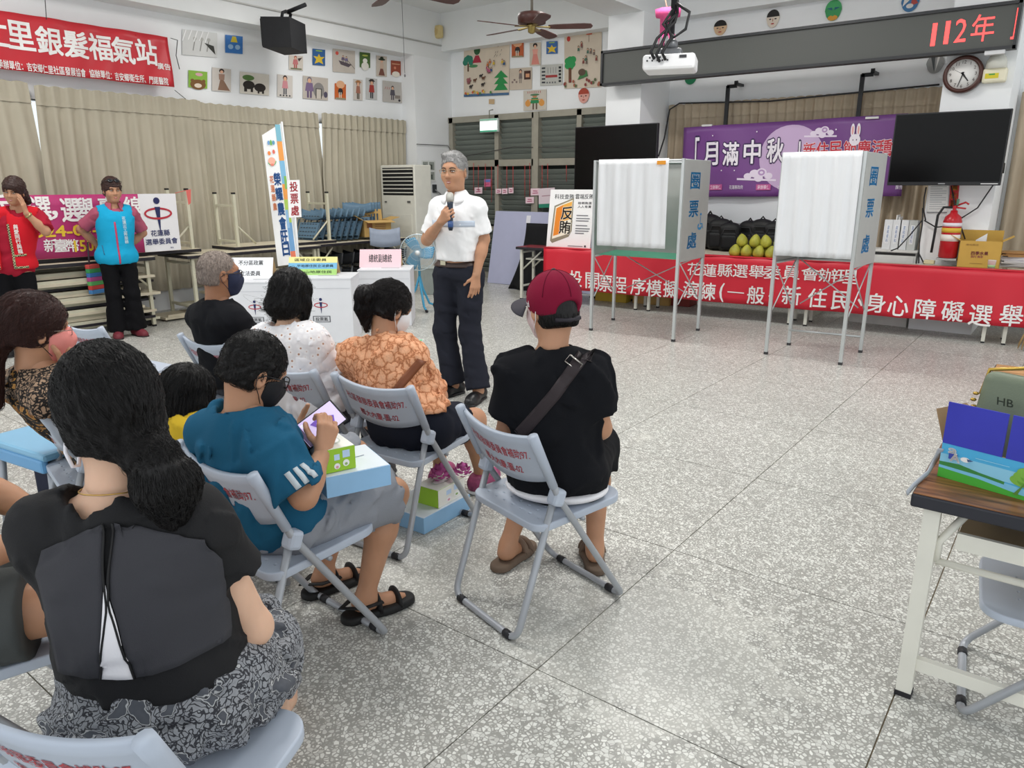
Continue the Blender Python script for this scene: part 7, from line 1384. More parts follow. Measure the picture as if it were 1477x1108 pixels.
h = hairbase(.012, .008, .008, nape=-.052, face=(0, .106, -.05), fr=(.064, .075, .09)); h.cone((-.005, -.115, .045), (-.005, -.15, .02), .03, .04, .02); gd = P.Rh.T @ np.array([0, 0, -1.]); t0 = np.array([-.005, -.15, .03]); h.cone(t0, t0 + gd * .07 + np.array([-.01, -.005, 0]), .036, .036, .02); h.cone(t0 + gd * .07 + np.array([-.01, -.005, 0]), t0 + gd * .17 + np.array([-.015, .01, 0]), .034, .012, .02); h.disp = folds(.003, .03, 10, (1.5, 1.5, .4)); ho = P.hsoft('hair', h, HWB)
def fl6(q):
    t = np.array([-.005, -.13, .05]) - q; d = np.linalg.norm(t, axis=1, keepdims=True); tail = (q[:, 1] < -.125)[:, None]; return np.where(tail, gd, t / d)
P.strands(h, 2600, fl6, HWB, ho, 8, .014, .0005, .001, .12, 4)
chair('grey folding chair of the woman in the peach blouse', -2.21, 2.12, 5)
R_ = RZ(P.yaw); pc = R_ @ L(594, 506, y=.40) + np.array([*xy, 0]); ph = empty('phone', 'green-screened phone in the hands of the woman in peach', 'phone', pc); ph.rotation_euler = (math.radians(40), math.radians(-12), math.radians(-15)); MB().bbox((0, 0, 0), (.075, .15, .009), .004).build('case', flat('#d9e2dc'), ph); MB().box((0, .0, .005), (.068, .138, .001)).build('screen', mat('screen_green', '#5fae7c', .2, var=.2, vs=60, emit=.35), ph)
# ---------------------------------------------------------------- 7 person in the maroon cap
xy, yw = (-1.37, 2.06), 24; L = LF(xy, yw); hd = L(797, 446, y=.0)
P = seated('seated person in a black T-shirt and maroon baseball cap, seen from behind', xy, yw, hd, hy=42, hp=4, tw=2, skin='skin_tan', sc=.95, g=1.0, hip=.50, sw=.90,
    arms={'r': dict(e=L(866, 618, y=-.0), w=(.13, .25, .60)), 'l': dict(e=L(731, 624, y=-.0), w=(-.12, .25, .60))}, legs={'r': dict(k=(.10, .40, .47), a=L(858, 786, z=.09), f=(-.25, 1, 0)), 'l': dict(k=(-.13, .40, .48), a=L(733, 784, z=.09), f=(.35, 1, 0))})
P.shirt(BLACKT, sleeve=.68, hem=.41, inf=.024, sinf=.022, sopen=.036, neck=.06, fold=.007, wl=.17, seed=71, h=.010); P.pants(cloth('trousers_black', '#16171a'), 'trousers', 1.25, inf=.022, open_=.04)
v = Sdf(); v.ell(P.H + np.array([0, -.015, -.04]), (.188, .150, .045), .02); v.cut(P.H + np.array([0, 0, -.035]), (0, 0, 1)); v.cut(P.H + np.array([0, 0, -.085]), (0, 0, -1)); soft('white_undershirt', v, .009, BLO, P.root)
P.mask(mat('mask_pinkwhite', '#e2c9c8', .8, var=.05), '#ededed')
h = hairbase(.005, 0, .0, nape=-.066, face=(0, .106, -.05), fr=(.064, .072, .09)); ho = P.hsoft('hair', h, HB); P.strands(h, 500, lambda q: np.stack([q[:, 0] * .5, -.1 + 0 * q[:, 0], -1 + 0 * q[:, 0]], 1), HB, ho, 5, .012, .0008, .001, .5, 5, region=lambda V: V[:, 2] < -.0)
CAPM = cloth('cap_maroon', '#7d1733', .06, .3, 500)
k = Sdf(); k.ell((0, -.012, .040), (.094, .112, .100), .01); k.cut((0, 0, -.010), (0, .18, -1)); k.ell((0, -.115, .004), (.045, .05, .034), .012, 's'); k.cut((0, 0, -.010), (0, .18, -1)); co = P.hsoft('cap', k, CAPM, .0045)
mb = MB(); mb.lathe((0, -.012, .140), [(.009, -.004), (.008, .003), (.002, .006)], 12); P.hmesh(mb, 'button', flat('#2b1d24'), co)
mb = MB()
for a in range(6): t0 = math.radians(60 * a + 30); mb.tube([(.095 * math.sin(f_) * math.cos(t0), -.012 + .113 * math.sin(f_) * math.sin(t0), .040 + .1005 * math.cos(f_)) for f_ in np.linspace(.08, 1.45, 12)], .0013, 4)
P.hmesh(mb, 'seams', cloth('cap_seam', '#5d1026'), co)
mb = MB(); mb.grid(lambda a, b: (lambda t: ((.090 + .07 * b * math.sin(t)) * math.cos(t) * (1 + .0 * b), .02 + (.075 + .10 * b * math.sin(t) ** .7) * math.sin(t) if math.sin(t) > 0 else .02, .012 - .05 * (math.cos(t) ** 2) * b + .012 * b))(math.pi * (.06 + .88 * a)), 22, 6, .004); P.hmesh(mb, 'bill', cloth('cap_bill', '#454349', .06, .3, 500), co)
mb = MB(); mb.tube([(-.05, -.098, -.026), (0, -.110, -.030), (.05, -.098, -.026)], .009, 6, flat=1.0); P.hmesh(mb, 'strap', flat('#26222a'), co)
V, F = glyphs('Mind', .03); V = (V - V.mean(0)) * .032; T = k.trace(np.stack([np.full(len(V), -.2), .035 - V[:, 0] * 1.0, .025 + V[:, 1]], 1), (1, 0, 0), .0015); link('lettering', mesh_np('lettering', P.toB(T), F, smooth=False), flat('#e9e2e4'), co)
z0 = P.S[1][2]
st = empty('crossbody_bag_strap', 'dark brown cross-body strap over the back of the person in the maroon cap', 'strap', (0, 0, 0)); st.location = P.root.location; st.rotation_euler = P.root.rotation_euler; STM = mat('strap_brown_black', '#30272a', .6, var=.1, bump=.3, bs=400)
pa, pb = L(852, 498, y=-.13), L(745, 632, y=-.13); pm_ = L(803, 565, y=-.13); dn_ = unit(np.cross(pb - pa, (0, 1, 0))) * .021
Lp = [pa + dn_ * 1, pm_ + dn_, pb + dn_ * 1.05]; Rp = [pa - dn_, pm_ - dn_, pb - dn_ * 1.05]
P.ribbon(P.shd, [q - np.array([0, .3, 0]) for q in Lp], [q - np.array([0, .3, 0]) for q in Rp], (0, 1, 0), .003, STM, 'strap', st, 4, 28, .003)
bk = P.shd.trace([L(804, 562, y=-.4)], (0, 1, 0), .008)[0]; ud = unit(pb - pa); sd_ = unit(dn_); R4 = Matrix((sd_, ud, np.cross(sd_, ud))).transposed(); r_ = MB(); r_.tube([Vector(bk) + R4 @ Vector(q) for q in ((-.026, -.014, 0), (.026, -.014, 0), (.026, .014, 0), (-.026, .014, 0))], .003, 6, closed=True); r_.build('buckle', mat('buckle_silver', '#c9c5bf', .25, .9), st)
SAN = mat('sandal_taupe', '#7d6a5b', .7, var=.08)
def sandal(P, i, m, sole, L_=.25, straps=2, back=False):
    fd = P.footdir(i); a = P.A[i]; side = np.array([fd[1], -fd[0], 0]); o = np.array([a[0], a[1], 0]) - fd * .055; t_ = Sdf(); t_.cone(o + np.array([0, 0, .01]), o + fd * (L_ - .09) + np.array([0, 0, .01]), .044, .046, .02); t_.cone(o + fd * .13 + np.array([0, 0, .01]), o + fd * (L_ - .05) + np.array([0, 0, .01]), .05, .044, .02); t_.cut((0, 0, .03), (0, 0, 1)); t_.cut((0, 0, .002), (0, 0, -1)); ro = soft('sandal', t_, .006, sole, P.root)
    z = a[2] - .085
    for kx in ([.125, .165] if straps == 2 else [.165]) + ([.10] if back else []):
        c = o + fd * kx; hh = .058 if kx < .14 else .046; w = .043 if kx > .11 else .040
        pts = [c + side * (w * math.cos(q)) + np.array([0, 0, .018 + hh * math.sin(q)]) + fd * (-.012 if kx == .10 else 0) for q in np.linspace(0, math.pi, 11)]; MB().tube(pts, .0165, 6, flat=.3).build('strap', m, ro)
    if back: MB().tube([o + fd * .1 + side * .040 + np.array([0, 0, .06]), o + fd * .02 + side * .042 + np.array([0, 0, .062]), o - fd * .042 + np.array([0, 0, .065]), o + fd * .02 - side * .042 + np.array([0, 0, .062]), o + fd * .1 - side * .040 + np.array([0, 0, .06])], .012, 6, flat=.35).build('heel_strap', m, ro)
    return ro
for i in (1, -1): sandal(P, i, SAN, mat('sandal_sole', '#6d5c4e', .8))
chair('grey folding chair of the person in the maroon cap, front right of the audience', -1.42, 2.01, -15)
# ---------------------------------------------------------------- 8 the boy with the phone
xy, yw = (-1.91, 1.33), 6; L = LF(xy, yw); hd = L(366, 538, x=.0)
P = seated('boy in a teal T-shirt and glasses looking at a phone, black mask', xy, yw, hd, hy=-16, hp=26, hr=3, tw=-2, skin='skin_tan', sc=.91, g=1.12, hip=.50, hipy=-.09,
    arms={'r': dict(e=L(438, 716, x=.235), w=L(466, 652, x=.20), d=(.0, .35, .9), n=(-.85, .5, .1), curl=(.75, .9, .6), th=(.5, .3)), 'l': dict(e=(-.26, .10, .66), w=L(424, 628, x=-.02), d=(.5, .75, .25), n=(.3, -.2, .9), curl=(.35, .45, .35))},
    legs={'r': dict(k=L(566, 712, x=.13), a=L(528, 856, z=.09), f=(.42, 1, 0)), 'l': dict(k=(-.14, .42, .50), a=L(468, 822, z=.09), f=(.30, 1, 0))})
P.glasses(mat('glasses_black', '#141416', .3), .0022, .026, .018); P.mask(mat('mask_black', '#16171b', .75, var=.1, bump=.2, bs=300), '#16171b')
TEAL = cloth('tee_teal', '#1f5876', .06, .1); P.shirt(TEAL, sleeve=.90, hem=.42, inf=.026, sinf=.034, sopen=.046, neck=.070, nz=-.008, fold=.007, wl=.16, seed=81, h=.008); P.pants(cloth('shorts_grey', '#8d9097', .06, .3), 'shorts', .93, inf=.032, open_=.04, fold=.007, seed=82, h=.009)
h = hairbase(.009, .010, .002, nape=-.060, face=(0, .106, -.045), fr=(.066, .075, .092)); h.disp = folds(.002, .03, 12); ho = P.hsoft('hair', h, HB)
P.strands(h, 9000, lambda q: np.stack([q[:, 0] * 2.0, q[:, 1] * 1.2 - .02 + (q[:, 2] > .08) * .06, -.10 + q[:, 2] * .9], 1), HB, ho, 3, .0045, .0005, .001, .5, 6, spread=.005)
S1, E1 = P.S[1], P.E[1]; ua = unit(E1 - S1); s_ = Sdf(); P.arm(s_, 1, .034, .045, .90, .046); out_ = unit(np.array([1, -.25, .1]) - ua * (np.array([1, -.25, .1]) @ ua)); ac = np.cross(out_, ua)
for k_ in range(3):
    c = S1 + (E1 - S1) * .70 + ac * (-.026 + .026 * k_) + out_ * .3; P.ribbon(P.shd, [c - ua * .028 - ac * .008, c + ua * .028 - ac * .008], [c - ua * .028 + ac * .008, c + ua * .028 + ac * .008], -out_, .002, flat('#b6c0c6'), 'sleeve_stripe', P.shirt_o, 2, 6)
n_ = MB(); up = unit(P.Hc - P.NB); c0 = P.NB + np.array([0, .006, -.0]); n_.tube([c0 + np.array([.066 * math.cos(a), .066 * math.sin(a) + .01, -.03 * math.sin(a) - .004]) for a in np.linspace(0, 2 * math.pi, 24)[:-1]], .0022, 5, closed=True); n_.build('neck_cord', flat('#2a2624'), P.root); n_ = MB(); [n_.lathe(c0 + np.array([x_, -.058, .022]), [(.001, -.005), (.005, 0), (.001, .005)], 8) for x_ in (-.014, -.006, .004)]; n_.build('beads', flat('#c9c6c2', .3), P.root)
BSA = mat('sandal_black', '#141415', .6, var=.1, bump=.2, bs=300)
for i in (1, -1): sandal(P, i, BSA, BSA, .25, 1, True)
chair('grey folding chair of the boy in the teal T-shirt', -1.89, 1.25, -2)
Rw = RZ(P.yaw); base = np.array([*xy, 0]); pc = Rw @ L(461, 612, x=.10) + base; ph = empty('phone', 'black phone with a violet picture on its screen in the hands of the boy', 'phone', pc); ay_ = unit(Rw @ (L(490, 595, x=.10) - L(440, 634, x=.10))); nv = unit(CC - pc + np.array([0, 0, .2])); ax_ = unit(np.cross(ay_, nv)); nv = np.cross(ax_, ay_); ph.rotation_euler = Matrix((ax_, ay_, nv)).transposed().to_euler()
ph.scale = (1.12, 1.12, 1); MB().bbox((0, 0, 0), (.078, .162, .010), .004).build('case', flat('#17171a', .35), ph); MB().box((0, .0, .0055), (.070, .146, .001)).build('screen', mat('screen_lilac', '#cdbfe6', .2, var=0, emit=.5), ph); q = Pan((-.035, -.073, .0062), (1, 0, 0), (0, 1, 0), .07, .146)
q.poly([(.3, .3), (.75, .45), (.85, .75), (.55, .85), (.25, .6)], mat('screen_violet', '#6f4fb0', .3, var=0, emit=.35)); q.poly([(.4, .42), (.7, .52), (.6, .75), (.38, .6)], mat('screen_violet2', '#9a7bd0', .3, var=0, emit=.4)); q.rect(0, 0, 1, .1, mat('screen_dark', '#5d5470', .3, var=0, emit=.2)); [q.rect(.1 + .22 * i, .12, .24 + .22 * i, .18, mat('screen_white', '#e9e6f0', .3, var=0, emit=.5)) for i in range(4)]; q.done('picture', ph)
# gift boxes
LBL = mat('box_light_blue', '#8fbbe0', .45, var=.04); LBW = flat('#dfe6ee')
def giftbox(label, corner, rz, w, d, h, top=True):
    t_ = empty('gift_box', label, 'box', corner, rz, 'light blue gift boxes'); MB().span((0, 0, 0), (w, d, h)).build('body', LBL, t_); MB().span((.003, .003, h), (w - .003, d - .003, h + .002)).build('top', LBW, t_); q = Pan((0, 0, h + .002), (1, 0, 0), (0, 1, 0), w, d); q.poly([(.55, .5), (.65, .56), (.62, .48)], flat('#5a6a80')); q.line(.6, .52, .8, .55, .004, flat('#7f8ea2')); q.done('print', t_); return t_
a_ = Rw @ L(468, 718, x=.16) + base; b_ = Rw @ L(563, 690, x=.16) + base; zt = P.K[1][2] + .115; a_ = W(470, 690, z=.66); b_ = W(563, 671, z=.66); dgb = math.atan2(b_[1] - a_[1], b_[0] - a_[0]); w_ = float(np.linalg.norm((b_ - a_)[:2]))
hB = .065; giftbox('light blue gift box lying on the lap of the boy', (a_[0], a_[1], .66 - hB), dgb, w_, .22, hB)
def tissue(label, corner, rz, w, d, h, side, front, left='#dcdfe2'):
    t_ = empty('tissue_box', label, 'box', corner, rz, 'printed tissue boxes'); MB().span((0, 0, 0), (w, d, h)).build('body', flat(side), t_); MB().span((.001, .001, h), (w - .001, d - .001, h + .0015)).build('top', flat('#eef0e6'), t_); q = Pan((0, -.0005, 0), (1, 0, 0), (0, 0, 1), w, h); q.rect(0, 0, 1, 1, flat(front))
    q.rect(.30, .50, .48, .76, flat('#bcd4f2')); q.rect(.58, .56, .82, .88, flat('#bcd4f2')); q.ell(.38, .24, .1, .13, flat('#f1eef0')); q.ell(.38, .2, .05, .06, flat('#d99aa8')); q.ell(.68, .32, .11, .15, flat('#f1f3ee')); q.ell(.68, .28, .05, .06, flat('#8fb06a')); q.done('print', t_); q = Pan((0, 0, h + .0015), (1, 0, 0), (0, 1, 0), w, d); q.ell(.5, .5, .3, .25, flat('#c9d3c4')); q.ell(.52, .5, .24, .18, flat('#f6f7f3')); q.done('opening', t_); MB().span((-.0008, .002, .001), (0, d - .002, h - .001)).build('left_side', flat(left), t_); return t_
tc = W(468, 684, z=.665); tissue('green and white tissue box on the gift box of the boy', (tc[0] , tc[1] + .005, .664), dgb + .05, .095, .15, .072, '#9cc93a', '#9bc832')
c0 = W(640, 768, z=0); c1 = W(678, 735, z=0); cA = W(612, 772, z=.0); dd = math.atan2(c1[1] - cA[1], c1[0] - cA[0]); giftbox('light blue gift box on the floor under the chair of the woman in peach', (cA[0], cA[1], .003), dd, float(np.linalg.norm((c1 - cA)[:2])), .26, .075)
tq = W(628, 738, z=.08); tissue('white flower-printed tissue box on the floor gift box', (tq[0] - .01, tq[1] + .03, .081), dd + .04, .2, .13, .085, '#a8cc4a', '#e9e9e2', '#9cc93a')
fl_ = empty('pink_flower', 'large pink fabric flower on the box under the chair of the woman in peach', 'flower', W(636, 684, z=.19)); PK1 = mat('petal_pink', '#c05a9c', .7, var=.2, vs=40)
def petals(c, R, n):
    rs = np.random.RandomState(int(R * 1000))
    for k in range(n):
        f_ = (k + .5) / n; th = math.acos(1 - 1.5 * f_); a = k * 2.4; d = Vector((math.sin(th) * math.cos(a), math.sin(th) * math.sin(a), math.cos(th))); Rm = d.to_track_quat('Z', 'Y').to_matrix(); b = MB(); r = R * .42
        b.grid(lambda u, v: tuple(Vector(c) + Rm @ Vector(((u - .5) * 1.7 * r * math.sin(math.pi * (.15 + .8 * v)), r * (v - .4) * .9 + 0, R * (.72 + .3 * v) - .25 * r * (2 * u - 1) ** 2))), 4, 3); b.build('petal', PK1, fl_)
petals((0, 0, .0), .055, 26); petals((.09, .05, .02), .045, 20)
# ---------------------------------------------------------------- 9 the girl in yellow
xy, yw = (-2.38, 1.28), 14; L = LF(xy, yw); hd = L(272, 576, y=.02)
P = seated('girl in a yellow shirt with long straight black hair, partly hidden', xy, yw, hd, hy=-8, hp=20, skin='skin_fair', sc=.84, g=1.0, hip=.50, arms={'r': dict(w=(.08, .26, .55)), 'l': dict(w=(-.08, .26, .55))}, legs={'r': dict(k=(.1, .34, .48), a=(.09, .34, .08)), 'l': dict(k=(-.1, .34, .48), a=(-.09, .34, .08))})
P.shirt(cloth('tee_yellow', '#d9b534', .06, .1), sleeve=.85, hem=.42, inf=.03, sinf=.03, sopen=.04, neck=.062, fold=.007, seed=91); P.pants(cloth('shorts_navy', '#1c1f2a', .1, .1), 'shorts', .9, inf=.02); [P.shoe(i, flat('#d8d4d0'), L=.2) for i in (1, -1)]
h = hairbase(.020, .014, .012, nape=-.18, face=(0, .112, -.07), fr=(.062, .072, .12)); h.ell((0, -.065, -.09), (.085, .05, .10), .05); h.cone((.082, .0, -.02), (.085, .0, -.15), .026, .03, .04); h.cone((-.082, .0, -.02), (-.085, .0, -.15), .026, .03, .04); h.cut((0, 0, -.175), (0, 0, -1)); h.disp = folds(.003, .03, 13, (1.6, 1.6, .2)); ho = P.hsoft('hair', h, HB)
P.strands(h, 4000, lambda q: np.stack([q[:, 0] * 1.0, q[:, 1] * .8 - .01, -.09 + 0 * q[:, 2] - .05 * (q[:, 2] < .06)], 1), HB, ho, 12, .017, .0005, .001, .06, 7, spread=.004)
chair('grey folding chair of the girl in yellow, behind the boy', -2.40, 1.23, 2)
# ---------------------------------------------------------------- 10 woman with the pink mask and batik blouse
def m_batik():
    m = mat('batik', '#c98a3a', .8, var=0); t = NT(m); c = t.coord('Object', 1.0); n = t.add('ShaderNodeTexNoise', Scale=22.0, Detail=2.0); t.link(c, n.inputs['Vector']); ad = t.n.new('ShaderNodeVectorMath'); ad.operation = 'MULTIPLY_ADD'; t.link(n.outputs['Color'], ad.inputs[0]); ad.inputs[1].default_value = (.06, .06, .06); t.link(c, ad.inputs[2]); w = t.add('ShaderNodeTexVoronoi', Scale=34.0); w.feature = 'DISTANCE_TO_EDGE'; t.link(ad.outputs[0], w.inputs['Vector'])
    t.col(t.ramp(w.outputs['Distance'], [(.0, '#17110e'), (.16, '#1d1512'), (.2, '#b98a4a'), (.34, '#8a5a2c'), (.5, '#4a2f1c')])); return m
def m_lacebrown():
    m = mat('lace_brown', '#8d7058', .85, var=0); t = NT(m); c = t.coord('Object', 1.0); n = t.add('ShaderNodeTexNoise', Scale=30.0, Detail=2.0); t.link(c, n.inputs['Vector']); ad = t.n.new('ShaderNodeVectorMath'); ad.operation = 'MULTIPLY_ADD'; t.link(n.outputs['Color'], ad.inputs[0]); ad.inputs[1].default_value = (.05, .05, .05); t.link(c, ad.inputs[2]); w = t.add('ShaderNodeTexVoronoi', Scale=60.0); w.feature = 'DISTANCE_TO_EDGE'; t.link(ad.outputs[0], w.inputs['Vector']); t.col(t.ramp(w.outputs['Distance'], [(.0, '#15110f'), (.13, '#1c1614'), (.17, '#9a7f68'), (.5, '#a58a72')])); return m
BAT = m_batik(); LBR = m_lacebrown(); xy, yw = (-2.97, 1.25), -4; L = LF(xy, yw); hd = L(54, 478, x=.0)
P = seated('seated woman in brown batik with a pink mask resting her chin on her hand', xy, yw, hd, hy=-4, hp=6, skin='skin_tan', sc=1.0, g=1.12, hip=.52, arms={'r': dict(e=(.20, .22, .70), w=L(90, 536, x=.03), d=(-.1, .35, .9), n=(-.2, -.9, .3), curl=(.9, 1.0, .6)), 'l': dict(w=(-.1, .3, .6))})
P.glasses(mat('glasses_steel', '#8d8780', .3, .6), .0013, .022, .015); P.mask(mat('mask_pink', '#e58f88', .8, var=.04), '#1c1a1c')
P.shirt(LBR, sleeve=.9, hem=.72, inf=.022, sinf=.026, sopen=.034, neck=.07, fold=.006, seed=101); v = Sdf(); P.torso(v, .026, .07); v.cut((0, 0, .75), (0, 0, 1)); v.cut((0, 0, .40), (0, 0, -1)); v.disp = folds(.008, .13, 102); soft('batik_hem', v, .011, BAT, P.shirt_o)
v = Sdf(); v.cone(P.NB + np.array([0, .005, -.05]), P.NB + np.array([0, .01, .015]), .09, .066, .02, flat=2); v.disp = folds(.006, .06, 103); soft('batik_collar', v, .008, BAT, P.shirt_o); P.pants(BAT, 'skirt', 1.5, inf=.03, open_=.06); [P.shoe(i, flat('#4a3a34')) for i in (1, -1)]
h = hairbase(.016, .016, .020, nape=-.050, face=(0, .104, -.045), fr=(.070, .070, .10)); h.cone((0, -.11, -.02), (-.01, -.16, -.06), .04, .048, .03); h.cone((-.01, -.155, -.05), (-.015, -.15, -.26), .05, .035, .04); h.disp = folds(.002, .03, 14); ho = P.hsoft('hair', h, hairm('hair_auburn', '#38211d'))
def fl10(q):
    t = np.array([0, -.13, -.03]) - q; return np.where((q[:, 1] < -.13)[:, None], np.array([0, -.15, -1.0]), t / np.linalg.norm(t, axis=1, keepdims=True))
P.strands(h, 3600, fl10, MATS['hair_auburn'], ho, 9, .014, .0005, .001, .06, 8); mb = MB(); mb.lathe((0, -.125, -.028), [(.03, -.02), (.044, -.01), (.044, .012), (.03, .02)], 14, Matrix.Rotation(math.radians(75), 3, 'X')); P.hmesh(mb, 'hair_tie', flat('#141416'), ho)
chair('grey folding chair of the woman in brown batik', -2.98, 1.18, -12)
# ---------------------------------------------------------------- 11 nearest woman, black blouse
xy, yw = (-1.33, .60), 44; L = LF(xy, yw); hd = L(158, 597, y=.0)
P = seated('nearest seated woman in a sheer black blouse with a low black ponytail', xy, yw, hd, hy=32, hp=2, hr=-2, skin='skin_pale', sc=.92, g=1.0, hip=.50, sw=.90, bh=.008, hh=.0045,
    arms={'r': dict(e=L(366, 905, y=.02), w=L(318, 880, y=.22), d=(-.8, .5, -.2), n=(-.2, -.2, -1), curl=(.3, .35, .3)), 'l': dict(e=(-.21, .12, .72), w=(-.04, .28, .64))},
    legs={'r': dict(k=L(392, 925, z=.46), a=(.08, .46, .085)), 'l': dict(k=(-.10, .42, .50), a=(-.10, .44, .085))})
BLB = mat('blouse_black', '#101013', .8, var=.12, bump=.25, bs=420); BLG = mat('blouse_sheer', '#38383d', .85, var=.06, vs=4, bump=.3, bs=600)
P.shirt(BLB, 'blouse', sleeve=.46, hem=.58, inf=.024, sinf=.022, sopen=.034, neck=.084, nz=.0, fold=.004, wl=.16, seed=111, h=.0065, extra=[(P.t(.40, -.012), (.158, .120, .20)), (P.t(.15, -.015), (.165, .135, .14))])
zt_ = P.NB[2] - .02; zb_ = .645; zm_ = zt_ * .66 + zb_ * .34
P.ribbon(P.shd, [(-.140, -.5, zt_ - .05), (-.160, -.5, zm_), (-.15, -.5, zb_)], [(-.028, -.5, zt_), (-.032, -.5, zm_), (-.062, -.5, zb_)], (0, 1, 0), .004, BLG, 'sheer_panel', P.shirt_o, 12, 26)
P.ribbon(P.shd, [(-.012, -.5, zt_), (-.026, -.5, zm_), (-.004, -.5, zb_)], [(.130, -.5, zt_ - .05), (.150, -.5, zm_), (.145, -.5, zb_ + .02)], (0, 1, 0), .004, BLG, 'sheer_panel', P.shirt_o, 14, 26)
P.ribbon(P.shd, [(-.029, -.5, zm_), (-.062, -.5, zb_)], [(-.028, -.5, zm_), (-.004, -.5, zb_)], (0, 1, 0), .006, cloth('inner_white', '#e9e7ea', .02, .1), 'white_insert', P.shirt_o, 4, 18)
for pl in ([(-.028, zt_), (-.030, zm_), (-.063, zb_)], [(-.012, zt_), (-.027, zm_), (-.003, zb_)]): T = P.shd.trace(np.array([(pl[min(int(k_ * 2), 1)][0] * (1 - (k_ * 2 - min(int(k_ * 2), 1))) + pl[min(int(k_ * 2), 1) + 1][0] * (k_ * 2 - min(int(k_ * 2), 1)), -.5, zt_ + (zb_ - zt_) * k_) for k_ in np.linspace(0, 1, 20)]), (0, 1, 0), .007); MB().tube([tuple(x) for x in T], .0022, 6).build('edge_piping', flat('#0b0b0d'), P.shirt_o)
def m_skirt():
    m = mat('skirt_paisley', '#6d7076', .8, var=0); t = NT(m); c = t.coord('Object', 1.0); n = t.add('ShaderNodeTexNoise', Scale=16.0, Detail=3.0); t.link(c, n.inputs['Vector']); ad = t.n.new('ShaderNodeVectorMath'); ad.operation = 'MULTIPLY_ADD'; t.link(n.outputs['Color'], ad.inputs[0]); ad.inputs[1].default_value = (.13, .13, .13); t.link(c, ad.inputs[2])
    a = t.add('ShaderNodeTexVoronoi', Scale=70.0); a.feature = 'DISTANCE_TO_EDGE'; t.link(ad.outputs[0], a.inputs['Vector']); c1 = t.ramp(a.outputs['Distance'], [(.0, '#2a2b31'), (.07, '#3a3b41'), (.12, '#94969a'), (.5, '#83868b')])
    b = t.add('ShaderNodeTexVoronoi', Scale=17.0); t.link(ad.outputs[0], b.inputs['Vector']); msk = t.ramp(b.outputs['Distance'], [(.34, 0.0), (.36, 1.0)]); c2 = t.ramp(b.outputs['Distance'], [(.0, '#55585f'), (.27, '#4c4f56'), (.29, '#b4b5b6'), (.31, '#b4b5b6'), (.33, '#222328')]); t.col(t.mix(msk, c2, c1)); return m
SK_ = m_skirt(); v = Sdf(); c_ = P.sc; v.ell(P.H + np.array([0, -.02, .03]), (.19, .155, .13), .05)
for i in (1, -1): v.cone(P.hipj[i], P.K[i] * .86 + P.hipj[i] * .14, .112, .085, .09, flat=1)
v.ell(P.H + np.array([0, .14, -.02]), (.2, .2, .085), .08); v.ell(P.H + np.array([.10, .10, -.03]), (.10, .2, .08), .07); v.ell(P.H + np.array([-.12, .10, -.03]), (.12, .2, .08), .07); v.disp = folds(.010, .12, 113); v.cut((0, 0, .44), (0, 0, -1), .02); soft('skirt', v, .0085, SK_, P.root)
h = hairbase(.019, .012, .012, nape=-.062, face=(0, .106, -.045), fr=(.064, .075, .10)); h.cone((.034, -.105, -.058), (.040, -.135, -.074), .026, .03, .02); h.cone((.040, -.135, -.074), (.052, -.142, -.125), .046, .058, .02); h.cone((.052, -.142, -.125), (.056, -.135, -.185), .056, .036, .02); h.ell((.02, -.08, -.045), (.05, .05, .03), .04); h.disp = folds(.0022, .025, 15, (1.4, 1.4, .5)); ho = P.hsoft('hair', h, HB, .0045)
tie = np.array([.040, -.125, -.066])
def fl11(q):
    t = tie - q; d = np.linalg.norm(t, axis=1, keepdims=True); tail = ((q[:, 2] < -.075) & (q[:, 1] < -.085))[:, None]; return np.where(tail, np.array([.12, .02, -1.0]) + (q - np.array([.052, -.14, -.12])) * np.array([5., 5., 0]), t / d)
P.strands(h, 15000, fl11, HB, ho, 10, .014, .0004, .0008, .05, 9, spread=.0025)
mb = MB(); mb.lathe(tuple(tie), [(.026, -.012), (.036, -.006), (.036, .008), (.026, .014)], 16, Matrix.Rotation(math.radians(60), 3, 'X')); P.hmesh(mb, 'hair_tie', flat('#17171a'), ho)
P.mask(mat('mask_white', '#e6e6e8', .8, var=.02), '#ededed'); up = unit(P.Hc - P.NB); n_ = MB(); c0 = P.NB + np.array([0, .0, .006]); n_.tube([c0 + np.array([.061 * math.cos(a), .062 * math.sin(a), -.012 * math.sin(a)]) for a in np.linspace(0, 2 * math.pi, 32)[:-1]], .0014, 5, closed=True); n_.build('necklace', mat('necklace_gold', '#c9a25a', .3, .8), P.root)
l_ = MB(); l_.tube([(-.082, .0, -.03), (-.088, -.012, -.055), (-.082, -.015, -.085), (-.07, .0, -.09), (-.062, .02, -.07), (-.07, .02, -.045)], .004, 6, closed=True); P.hmesh(l_, 'mask_ear_loop', flat('#eceaf0'))
chair('grey folding chair in the near left corner, under the woman in the black blouse', -1.21, .48, 22)
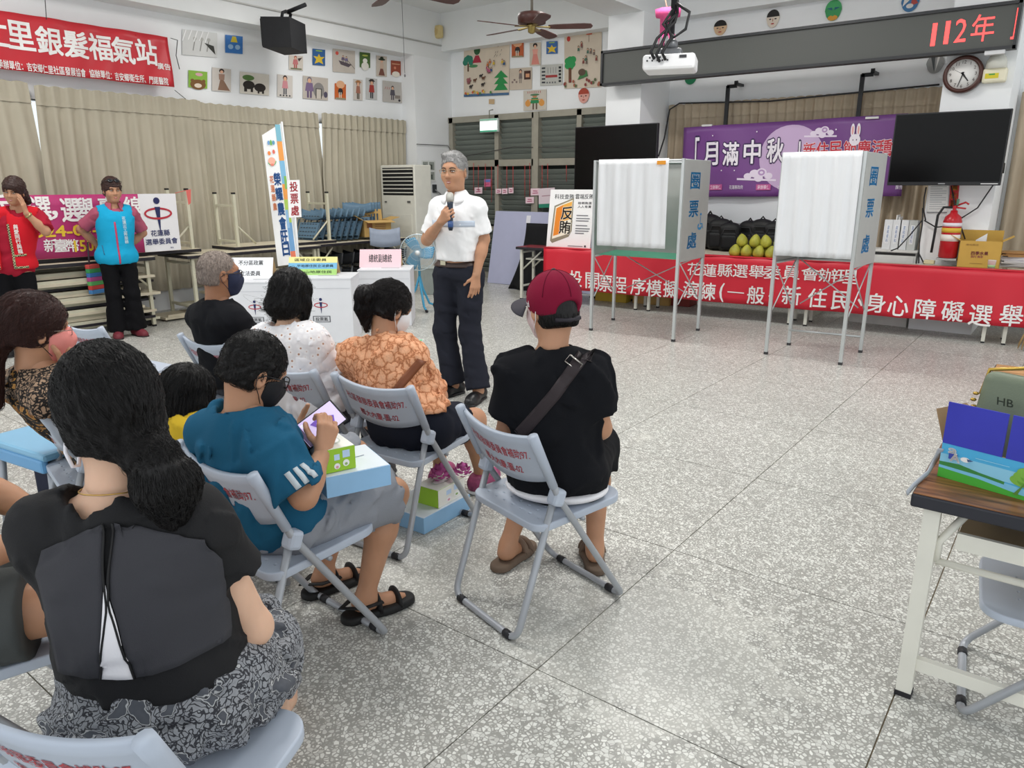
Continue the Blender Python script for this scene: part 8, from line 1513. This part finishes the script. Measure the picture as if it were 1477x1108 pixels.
# ---------------------------------------------------------------- 12 person cut by the left edge
xy, yw = (-2.03, .40), -20; L = LF(xy, yw)
P = seated('person in grey shorts at the left edge, mostly outside the photo', xy, yw, np.array([-.12, -.10, 1.17]), hy=0, skin='skin_tan', sc=.98, g=1.0, hip=.53, arms={'r': dict(e=(.20, .02, .72), w=(.12, .27, .69), d=(-.1, .95, -.1), n=(-.2, 0, -1)), 'l': dict(w=(-.1, .3, .6))}, legs={'r': dict(k=(.20, .44, .53), a=(.16, .44, .085)), 'l': dict(k=(-.12, .42, .51), a=(-.12, .42, .085))})
P.shirt(cloth('tee_greygreen', '#8d9488', .06), sleeve=.85, hem=.45, inf=.026, sinf=.03, sopen=.04, seed=121); P.pants(cloth('shorts_charcoal', '#4d5050', .06), 'shorts', .42, inf=.03, open_=.05); [P.shoe(i, flat('#55585c')) for i in (1, -1)]; h = hairbase(.014); P.hsoft('hair', h, HB)
chair('grey folding chair at the left edge beside the nearest woman', -2.03, .44, -20)
chair('empty grey folding chair in the front row beside the woman in batik', -4.46, 1.96, 6)
# stool-like blue chair with a dark bag below, far left
st_ = empty('blue_stool', 'light blue plastic seat on grey legs at the left edge', 'stool', (-3.42, 1.20, 0), math.radians(8)); LB2 = mat('stool_blue', '#7fb4d4', .4, var=.03)
MB().bbox((0, 0, .435), (.46, .38, .035), .015).build('seat', LB2, st_); MB().bbox((0, -.18, .40), (.45, .03, .06), .012).build('seat_lip', mat('stool_blue2', '#6aa6d6', .4, var=.03), st_)
for sx in (-1, 1):
    for sy in (-1, 1): MB().tube([(sx * .18, sy * .14, .42), (sx * .21, sy * .17, .012)], .015, 8).build('leg', CHT, st_)
MB().tube([(-.2, -.16, .22), (.2, -.16, .22)], .01, 6).build('stretcher', CHT, st_)
c = W(42, 705, d=3.15); bg = empty('navy_bag', 'navy bag with an orange patch on the floor below the blue seat', 'bag', (-3.36, 1.20, .002), math.radians(10)); sd = Sdf(); sd.box((0, 0, .17), (.14, .08, .17), .03, .01); soft('body', sd, .01, mat('bag_navy', '#161d36', .7, var=.1), bg); MB().bbox((.03, -.082, .22), (.055, .006, .035), .002).build('patch', flat('#d9662e'), bg)
MB().tube([(-.06, 0, .33), (-.05, 0, .40), (.05, 0, .40), (.06, 0, .33)], .008, 6).build('handle', flat('#10152a'), bg)
